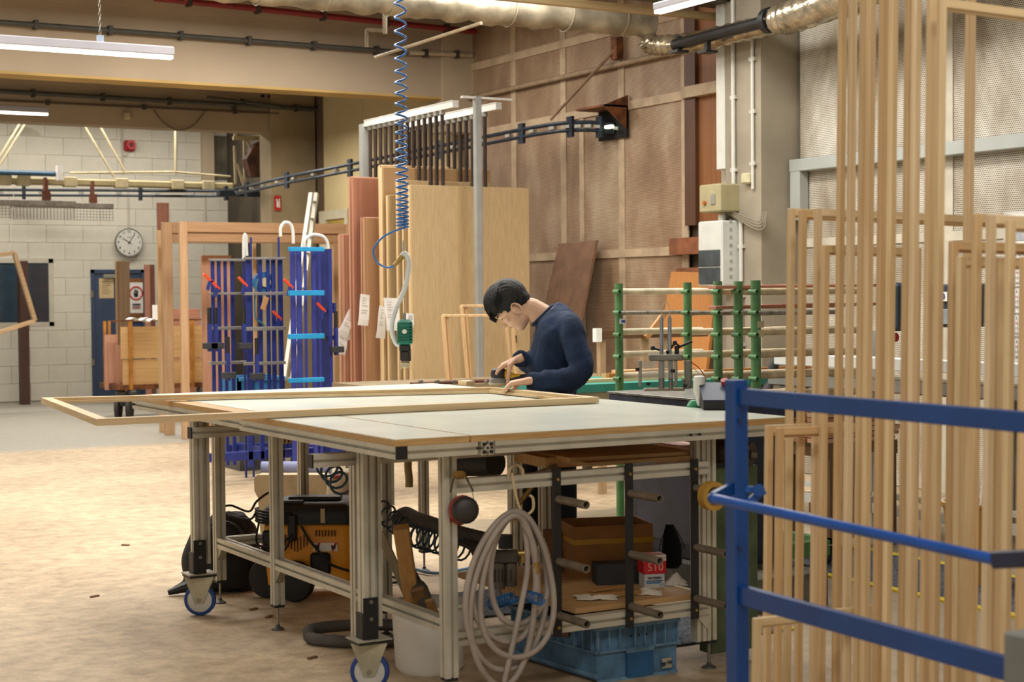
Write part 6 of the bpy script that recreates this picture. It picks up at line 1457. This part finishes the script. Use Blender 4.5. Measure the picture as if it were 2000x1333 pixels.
# superstructure
D_ = 8.05
def bx_(m, px, py, w_, d_, h, dd=0, bev=.004): m.obox(vd(px, py, dd), (w_, d_, h), rot_, bev); return m
bx_(M(), 1300, 698, .165, .14, .03).go('head_plate', plain('#8a877c', .35, .6, .15), mp)
for px in (1292, 1308): M().cyl(vd(px, 695), vd(px, 622), .0095, 12).cyl(vd(px, 622), vd(px, 617), .006, 8).go('cylinder', plain('#a2a8ac', .3, .6), mp, smooth=True)
M().cyl(vd(1292, 760), vd(1292, 702), .015, 14).cyl(vd(1310, 758), vd(1310, 702), .012, 14).go('column', plain('#95948c', .3, .6), mp, smooth=True)
M().tube(spline([vd(1292, 618), vd(1293, 600), vd(1300, 590), vd(1307, 600), vd(1308, 618)], 6), .0022, 6).go('air_line', plain('#d8cdae'), mp)
for (a0, b0, w_) in (((1305, 688), (1318, 670), .008), ((1322, 680), (1352, 667), .009), ((1318, 670), (1330, 678), .006), ((1275, 680), (1288, 684), .008)):
    M().cyl(vd(*a0), vd(*b0), w_*.7, 8).ball(vd(*a0), .012, seg=8).go('clamp_lever', BLK, mp)
M().cyl(vd(1322, 692), vd(1322, 676), .012, 10).go('lever_hub', BLK, mp)
ac, N, L, b = mk('acrylic'); b.inputs['Base Color'].default_value = lin('#c9ccc4'); b.inputs['Roughness'].default_value = .15; b.inputs['Alpha'].default_value = .28
bx_(M(), 1283, 722, .18, .004, .085, -.05, 0).go('acrylic_guard', ac, mp)
for px in (1250, 1320): bx_(M(), px, 730, .016, .02, .13, -.05).go('guard_post', plain('#aaa89f', .3, .5), mp)
bx_(M(), 1343, 730, .03, .04, .13).go('side_column', plain('#9a9a94', .3, .6), mp)
M().cyl(vd(1341, 760), vd(1341, 742), .018, 14).go('boss', STEEL, mp)
for px, py in ((1266, 753), (1338, 757), (1245, 725), (1314, 728)): M().cyl(vd(px, py, -.06), vd(px, py-6, -.06), .010, 8).go('clamp_knob', BLK, mp)
bx_(M(), 1297, 761, .20, .10, .012, -.03).go('fixture_plate', CHR, mp)
M().tube(spline([vd(1333, 702), vd(1350, 708), vd(1370, 725), vd(1385, 755)]), .0025, 6).go('red_air_line', plain('#b0322a'), mp)
M().tube(spline([vd(1336, 714), vd(1352, 718), vd(1370, 735)]), .0022, 6).go('white_air_line', PAPER, mp)
# glue bottle
gb = thing('glue_bottle', 'white upside-down glue bottle in a green holder on the bench edge', 'bottle', vd(1366, 795))
D_ = 7.1
bt = vd(1366, 794)
M().lathe(bt, [(.006, .0), (.012, .012), (.014, .03), (.012, .034), (.022, .055), (.026, .07), (.0255, .12), (.024, .128), (.018, .132)], 20).go('body', plain('#e6e3d8', .4, 0, .03), gb, smooth=True)
M().lathe(bt+Vector((0, .04, -.01)), [(.03, 0), (.032, .01), (.02, .03), (.01, .035)], 16).go('holder', plain('#2b8a5a', .5), gb, smooth=True)
# control box
cb_ = thing('control_box', 'dark blue sloping control box with a red mushroom button', 'control box', vd(1410, 790))
D_ = 7.0; c = vd(1412, 798); X = Rv.copy(); X.z = 0; X.normalize(); Yb_ = Vector((-X.y, X.x, 0))
m = M(); m.prism([c-X*.09-Yb_*.06, c-X*.09+Yb_*.1, c-X*.09+Yb_*.1+VZ*.10, c-X*.09-Yb_*.06+VZ*.035], X*.18); m.go('housing', plain('#17181b', .5), cb_)
m = M(); m.prism([c-X*.092-Yb_*.064+VZ*.036, c-X*.092+Yb_*.1+VZ*.102, c-X*.092+Yb_*.1+VZ*.106, c-X*.092-Yb_*.064+VZ*.04], X*.184); m.go('sloping_panel', plain('#2d3754', .5, 0, .15), cb_)
M().cyl(c+Yb_*.08+X*.02+VZ*.10, c+Yb_*.07+X*.015+VZ*.118, .016, 14).go('red_button', plain('#c33b38', .4), cb_, smooth=True)
B(c.x-.05, c.x+.08, c.y+.0, c.y+.06, 0, c.z).go('pedestal', plain('#23242a', .6), cb_)
# brown roller vise under bench right
rv = thing('roller_unit', 'brown steel roller on a green bracket beyond the bench corner', 'roller', wd(1420, 890, 6.6))
M().cyl(wd(1385, 880, 6.6), wd(1468, 888, 6.5), .048, 24).go('roller', plain('#4a3930', .45, .4, .25, 12), rv, smooth=True)
M().cyl(wd(1466, 888, 6.5), wd(1478, 889, 6.5), .02, 6).go('end_nut', plain('#5d564a', .4, .6), rv)
B(wd(1420, 890, 6.6).x-.1, wd(1420, 890, 6.6).x+.14, wd(1420, 890, 6.6).y-.02, wd(1420, 890, 6.6).y+.06, .05, wd(1420, 912, 6.6).z, bev=.004).go('green_stand', plain('#4b5a3c', .6, 0, .2), rv)
tag(B(4.75, 5.2, 6.0, 6.2, 0, .16, bev=.004).go('grey_machine_foot', plain('#6a6659', .7, 0, .25, 9)), 'grey dusty steel machine foot behind the bench leg', 'machine base')
tag(B(wz(1425, 1165, 0).x-.06, wz(1425, 1165, 0).x+.08, wz(1425, 1165, 0).y, wz(1425, 1165, 0).y+.12, 0, .04, bev=.01).go('yellow_block', YEL), 'small yellow block on the floor beside the green rack', 'block')
# stacked planks low behind frames
for r in range(7):
    for k in range(3):
        p = wy(1470+k*70, 870, 7.4)
        tag(B(6.22+(k*.02*r) % .1, 6.8+.03*(r % 3), 7.25+k*.13, 7.36+k*.13, .62+r*.03, .645+r*.03, bev=.002).go('stacked_plank', wood(['#d6a98a', '#c99474', '#dcb698'][(r+k) % 3], 'x')), 'plank in the low trestle stack, %s course from the bottom, %s' % (['first', 'second', 'third', 'fourth', 'fifth', 'sixth', 'top'][r], ['front', 'middle', 'back'][k]), 'plank', 'planks in the low stack behind the frames')
st_ = thing('plank_trestle', 'brown timber trestle carrying the low stack of pinkish planks', 'trestle', (6.6, 7.45, 0))
for x in (6.3, 6.75):
    B(x-.04, x+.04, 7.22, 7.66, .54, .62).go('bearer', wood('#7b5b3c', 'y'), st_)
    for y in (7.25, 7.6): B(x-.03, x+.03, y-.03, y+.03, 0, .54).go('leg', wood('#7b5b3c', 'z'), st_)
B(6.3, 6.75, 7.4, 7.44, .2, .26).go('stretcher', wood('#7b5b3c', 'x'), st_)
# panel saw along the white wall
ps = thing('panel_saw', 'long white panel saw with rails and grey legs along the perforated wall', 'machine', (7.0, 7.5, 0))
PW = plain('#d6d7d2', .4, 0, .04, 4); PG2 = plain('#8e8f8a', .4, .2, .1, 6)
Xp = 6.9
def rz_(py, px=1700): return wx(px, py, Xp).z
B(Xp, Xp+.10, 4.6, 8.5, rz_(722), rz_(698), bev=.006).go('fence_rail', PW, ps)
B(Xp-.05, Xp+.12, 4.6, 8.5, rz_(763), rz_(738), bev=.004).go('table_rail', PG2, ps); B(Xp-.055, Xp+.0, 4.6, 8.5, rz_(738), rz_(733)).go('steel_edge', CHR, ps)
B(Xp, Xp+.5, 4.6, 8.5, rz_(766), rz_(760)).go('table_plate', PG2, ps)
B(Xp, Xp+.05, 5.2, 8.4, .14, .20).box(Xp, Xp+.05, 5.2, 8.4, .24, .27).go('lower_rail', PW, ps)
for y in (8.4, 7.6, 6.9, 6.0, 5.2): B(Xp, Xp+.05, y-.035, y+.035, 0, rz_(763)).go('leg', plain('#3f413f', .5, .3) if y == 6.9 else PW, ps)
for y in (8.4, 6.9, 5.2): B(Xp+.5, Xp+.55, y-.035, y+.035, 0, rz_(763)).go('leg', PG2, ps)
sh = thing('saw_head', 'grey and dark saw head with a blue number label behind the tall frames', 'machine', wx(1845, 570, 7.6))
a = wx(1850, 640, 7.6); c_ = wx(1835, 555, 7.6)
B(7.6, 7.9, a.y-.05, c_.y+.05, a.z, c_.z, bev=.01).go('housing', plain('#26333f', .5), sh)
B(7.58, 7.60, a.y-.03, c_.y+.02, a.z+.02, c_.z-.16, bev=.003).go('grey_cover', plain('#90969a', .5), sh)
text('700', .05, plain('#1f4ea0'), sh, Vector((7.575, (a.y+c_.y)/2, c_.z-.08)), (0, -1, 0), VZ, bold=.002)
B(7.578, 7.585, a.y-.02, c_.y+.03, c_.z-.11, c_.z-.05).go('number_plate', PAPER, sh)
a = wx(1750, 600, 7.6); B(7.55, 7.75, a.y-.05, a.y+.07, a.z-.16, a.z+.16, bev=.02).go('motor_cover', plain('#2d3b47', .5), sh); M().cyl((7.53, a.y, a.z-.2), (7.6, a.y, a.z-.2), .03).go('red_knob', plain('#b01f2a'), sh)
B(7.6, 7.66, a.y-1.4, a.y+.3, a.z-.5, a.z-.46).go('head_beam', PG2, sh)
for yy in (a.y-.9, a.y+.2): B(7.6, 7.66, yy-.03, yy+.03, rz_(763), a.z-.16).go('upright', PG2, sh)
# flexible extraction hose behind green rack
tag(M().tube(spline([Vector((6.7, 8.4, .75)), wy(1500, 755, 8.6), wy(1512, 712, 8.6), wy(1530, 690, 8.6), wy(1560, 700, 8.6), wy(1570, 760, 8.6), wy(1575, 860, 8.6)]), .035, 10).go('extraction_hose', plain('#35322f', .7, 0, .2), smooth=True), 'dark flexible extraction hose arching behind the green rack', 'hose')
# calendar on the wall
ca = thing('wall_calendar', 'tall three-month wall calendar at the right edge of the picture', 'calendar', wx(1990, 600, 7.9))
def cw(px, py, X=7.9): return wx(px, py, X)
ya, yb = cw(1972, 600).y, cw(2020, 600).y
B(7.9, 7.91, yb, ya, cw(1990, 718).z, cw(1990, 420).z).go('backing', PAPER, ca)
B(7.897, 7.9, yb, ya, cw(1990, 470).z, cw(1990, 425).z).go('picture', plain('#7b8ea8', .5, 0, .4, 9, col2='#d9cdb8'), ca)
text('2024', .09, plain('#8a8f98'), ca, Vector((7.895, (ya+yb)/2, cw(1990, 490).z)), (0, -1, 0), VZ, bold=.002)
for blk, py0 in enumerate((523, 570, 622, 668)):
    for r in range(4):
        for k in range(5):
            nn = 8*1+r*7+k-7+1
            yy = ya-.03-k*(ya-yb-.06)/4.6; zz = cw(1990, py0+r*10).z
            if k < 3: text(str(max(1, nn)), .024, plain('#b8342e') if (r+k) % 5 == 2 else plain('#55575c'), ca, Vector((7.895, yy, zz)), (0, -1, 0), VZ, 'numeral')
    B(7.894, 7.899, yb, ya, cw(1990, py0-9).z, cw(1990, py0-11).z).go('divider', plain('#9ea1a5'), ca)
tag(B(7.91, 7.95, yb-1.2, ya+.06, 0, cw(1990, 412).z).go('calendar_panel', plain('#c9c5ba', .7)), 'pale free-standing panel carrying the wall calendar', 'panel')
# yellow bins
for i, (px, py, D0, lb_) in enumerate(((1905, 1140, 8.0, 'yellow waste bin with a looped white cable in it behind the frames'), )):
    c = wz(px, py, 0); t = thing('yellow_bin', lb_, 'bin', c)
    M().loft([[c+Vector((r*math.cos(k*math.pi/12), r*math.sin(k*math.pi/12), z)) for k in range(24)] for r, z in ((.12, 0), (.16, .40), (.175, .405), (.175, .42), (.15, .42), (.11, .02))]).go('body', plain('#cf8f16', .5), t, smooth=True)
    M().tube([c+Vector((.165*math.cos(k*math.pi/12), .165*math.sin(k*math.pi/12), .415)) for k in range(24)], .01, 6, closed=True).go('liner_rim', plain('#ddd6c0'), t, smooth=True)
    M().tube(spline([c+VZ*.3, c+Vector((-.07, 0, .6)), c+Vector((-.05, 0, .85)), c+Vector((.04, 0, .86)), c+Vector((.07, 0, .6)), c+Vector((.02, 0, .3))]), .009, 6).go('white_cable', PAPER, t, smooth=True)
# blue machine box at right
tag(B(wz(1990, 1180, 0).x, wz(1990, 1180, 0).x+.4, 5.0, 5.3, 0, .55, bev=.01).go('dark_cabinet', plain('#202224', .6)), 'dark cabinet at the right edge behind the frames', 'cabinet')
# anti fatigue mats
MATG = plain('#5c6068', .9, 0, .45, 60, .6, 120); MATY = plain('#d9bf2e', .7, 0, .08, 8)
def mat_(label, c4, ed):
    t = thing('floor_mat', label, 'mat', c4[0]); T = Vector((0, 0, .010))
    M().prism(c4, T).go('rubber_tile', MATG, t)
    for (i, j) in ed:
        p, q = c4[i], c4[j]; n = (q-p).normalized(); s = Vector((-n.y, n.x, 0)); cen_ = sum(c4, Vector())/4
        if s.dot(cen_-p) > 0: s = -s
        M().prism([p+T*.0, q, q+s*.06, p+s*.06], Vector((0, 0, .011))).go('yellow_edge', MATY, t)
a, b_ = wz(1600, 1094, 0), wz(1960, 1182, 0); xm = (a.x+b_.x)/2
mat_('grey ribbed floor mat with yellow edges by the panel saw', [Vector((5.75, 5.2, 0)), Vector((5.75, 7.8, 0)), Vector((6.45, 7.8, 0)), Vector((6.45, 5.2, 0))], ((0, 1), (2, 3)))
a = wz(1325, 1243, 0)
mat_('grey patterned floor mat with a yellow edge beside the bench leg', [Vector((4.0, 5.62, 0)), Vector((4.62, 5.62, 0)), Vector((4.62, 6.38, 0)), Vector((4.0, 6.38, 0))], ((1, 2),))
mat_('patterned floor mat with a yellow edge under the rear bench', [Vector((3.4, 6.6, 0)), Vector((4.5, 6.6, 0)), Vector((4.5, 7.2, 0)), Vector((3.4, 7.2, 0))], ((3, 0),))
# ================================================================== BLUE GATE RACK (foreground)
gt = thing('blue_gate', 'blue steel gate of a frame rack standing in the right foreground', 'gate', (2.64, 3.4, 0))
Dg = 4.2; ptop = wd(1438, 742, Dg); gxx = ptop.x; gyy = ptop.y
B(gxx-.022, gxx+.022, gyy-.022, gyy+.022, .02, ptop.z, bev=.003).go('post', BLUE, gt)
zt1, zt2 = wx(1700, 786, gxx).z, wx(1700, 813, gxx).z
ylast = 2.1
# rails run towards the camera along -Y (slightly turned like the photograph's)
def gl_(px, py, f): 
    return wd(px, py, f)
def rail2(nm, p0, p1, h, t_=.02):
    # p0,p1 pixel centres at post and at px=2000
    A_ = wd(*p0, 4.16); dirv = Vector((-.055, -1, 0)).normalized()
    B_ = A_+dirv*1.35
    A_ = Vector((gxx, gyy, A_.z)); B_ = Vector((gxx, gyy, A_.z))+dirv*1.35
    M().bar(A_, B_, t_, h, bev=.002).go(nm, BLUE, gt); return A_, B_
A1, B1 = rail2('top_rail', (1455, 776), None, .043)
A2, B2 = rail2('lower_rail', (1455, 1168), None, .050)
M().bar(Vector((B1.x, B1.y, .02)), Vector((B1.x, B1.y, ptop.z)), .044, .044, up=(0, 1, 0)).go('post', BLUE, gt)
M().bar(Vector((A1.x, A1.y, .045)), Vector((B1.x, B1.y, .045)), .05, .05).go('floor_rail', BLUE, gt)
M().box(gxx-.1, gxx+.9, gyy-.03, gyy+.03, .0, .045).box(B1.x-.1, B1.x+.9, B1.y-.03, B1.y+.03, 0, .045).go('floor_beam', BLUE, gt)
# holder arm: bracket and round rod
r0 = wd(1392, 974, 4.08); r1 = wd(1945, 1094, 3.35)
M().cyl(r0, r1, .0125, 14).go('round_bar', plain('#1a4fa0', .28), gt, smooth=True); M().ball(r0, .014, seg=12).go('bar_end', BLUE, gt, smooth=True)
M().bar(r0, Vector((gxx-.01, gyy, r0.z+.012)), .012, .03).go('bracket_arm', BLUE, gt)
M().bar(wd(1455, 990, 4.2), wd(1492, 957, 4.2), .015, .02).bar(wd(1455, 956, 4.2), wd(1492, 957, 4.2), .012, .015).go('latch_arm', plain('#17509e', .4), gt); M().cyl(wd(1482, 958, 4.18), wd(1482, 958, 4.23), .016, 12).go('latch_pivot', BLUE, gt)
M().obox(wd(1500, 1000, 4.3), (.04, .03, .12), None, .003).go('latch_plate', BLUE, gt) if False else None
r2 = wd(2040, 1090, 3.2); M().bar(r1-(r1-r0).normalized()*-.0, r2, .03, .036, bev=.004).go('end_bracket', plain('#121a3a', .5), gt)
for py in (1070, 822): M().cyl(wd(1446, py, 4.17), wd(1446, py, 4.2), .004, 8).go('screw', BLK, gt)
tag(B(wd(1990, 1290, 3.0).x-.01, wd(1990, 1290, 3.0).x+.08, wd(1990, 1290, 3.0).y-.03, wd(1990, 1290, 3.0).y+.03, 0, wd(1990, 1238, 3.0).z, bev=.004).go('grey_post', plain('#74756f', .6)), 'short grey post at the lower right corner', 'post')
# ================================================================== WOODEN SASH FRAMES on the rack
LEAN = math.radians(1.0)
def sash(label, pxl, pyt, Y, wr_px=None, w_=None, st=.023, dp=.017, hi=None, base=.06, col='#d9b174'):
    """upright rectangular frame; left edge at pixel pxl (taken at the height of the top, or y=600)"""
    a = wy(pxl+5, max(pyt, 0) if pyt is not None else 300, Y); zt_ = a.z if hi is None else hi
    yref = a.z
    width = (wy(wr_px, max(pyt, 300) if pyt is not None else 300, Y).x-a.x) if wr_px else w_
    x0 = a.x-math.sin(LEAN)*(yref-base)
    t = thing('sash_frame', label, 'frame', (x0+width/2, Y, base), 'pine frames standing in the blue rack'); t.rotation_euler.y = LEAN
    h = zt_-base; m1 = wood(col, 'z', .22); m2 = wood(col, 'x', .22); sg_ = 1
    for (u0, u1, s) in ((-width/2, -width/2+st, 1), (width/2-st, width/2, -1)):
        M().box(u0, u1, -dp/2, dp/2, 0, h, bev=.002).go('stile', m1, t, local=True)
        v = u1 if s > 0 else u0; M().box(min(v, v+s*.006), max(v, v+s*.004), 0, dp/2, st, h-st).go('rebate', m1, t, local=True)
    M().box(-width/2+st, width/2-st, -dp/2, dp/2, h-st, h, bev=.002).go('rail', m2, t, local=True)
    M().box(-width/2+st, width/2-st, -dp/2, dp/2, 0, st, bev=.002).go('rail', m2, t, local=True)
    M().box(-width/2+st, width/2-st, -dp*.1, dp/2, h-st-.006, h-st).go('rebate', m2, t, local=True)
    return t
S = [ # label, left px, top py, Y, right px / width, hi
 ('shorter pine frame whose top left corner stands out left of the tall frames', 1535, 413, 3.94, 2040, None, None),
 ('second shorter frame with its top left corner just right of the first', 1557, 416, 3.84, 2045, None, None),
 ('third shorter frame carrying a long head rail to the right', 1587, 413, 3.76, 2050, None, None),
 ('medium frame with a narrow opening among the tall stiles', 1601, 481, 3.68, 1797, None, None),
 ('low frame at the left, wider, beside the blue post', 1491, 833, 3.80, 1665, None, None),
 ('low frame at the left, second, slightly right', 1512, 838, 3.70, 1690, None, None),
 ('very low frame at the foot of the blue post', 1467, 1211, 3.52, 1700, None, None),
 ('tall frame, leftmost of those running out of the picture', 1632, None, 3.64, 2030, None, 2.9),
 ('tall frame second from the left of those running out of the picture', 1652, None, 3.58, 1900, None, 2.95),
 ('tall frame third from the left, doubled with its neighbour', 1674, None, 3.50, 2035, None, 2.95),
 ('tall frame fourth from the left, close to the third', 1688, None, 3.44, 2040, None, 2.98),
 ('tall frame fifth from the left with a narrow stile', 1712, None, 3.38, 2045, None, 3.0),
 ('tall frame sixth from the left', 1731, None, 3.31, 2040, None, 2.98),
 ('tall frame seventh from the left, broad stile', 1762, None, 3.25, 2050, None, 3.0),
 ('tall frame eighth from the left beside the broad stile', 1776, None, 3.18, 2050, None, 3.0),
 ('tall frame ninth from the left', 1805, None, 3.12, 2060, None, 3.0),
 ('tall frame whose head rail shows at the top right corner', 1828, -2, 3.06, None, .55, None),
 ('frame at the right with an upper corner below the long head rail', 1851, 474, 3.02, None, .5, None),
 ('frame at the right with the lowest upper corner', 1866, 504, 2.96, None, .5, None),
 ('frame at the right edge, third stile from the edge', 1897, 421, 2.90, None, .5, None),
 ('frame at the right edge, dark grooved stile', 1924, 423, 2.83, None, .5, None),
 ('frame at the right edge, low pale stile behind the last', 1941, 506, 2.88, None, .5, None),
 ('frame at the right edge, last full stile', 1962, 432, 2.77, None, .5, None),
 ('frame cut by the right edge of the picture', 1990, 505, 2.72, None, .5, None)]
cols = ['#e4cb9c', '#d8b988', '#e8d0a6', '#dcbf90', '#e0c596', '#d4b282']
for i, (lb_, pxl, pyt, Y, pr, w_, hi) in enumerate(S):
    sash(lb_, pxl, pyt, Y, pr, w_, hi=hi, col=cols[i % 6], base=.06 if hi or pyt is None or pyt < 1300 else .06)
# rack base beneath the frames
rb_ = thing('frame_rack_base', 'low timber base under the standing pine frames', 'rack', (3.3, 3.3, 0))
for x in (2.85, 3.3, 3.8): B(x-.04, x+.04, 2.6, 4.1, .0, .06).go('bearer', wood('#4a4a3c', 'y'), rb_)
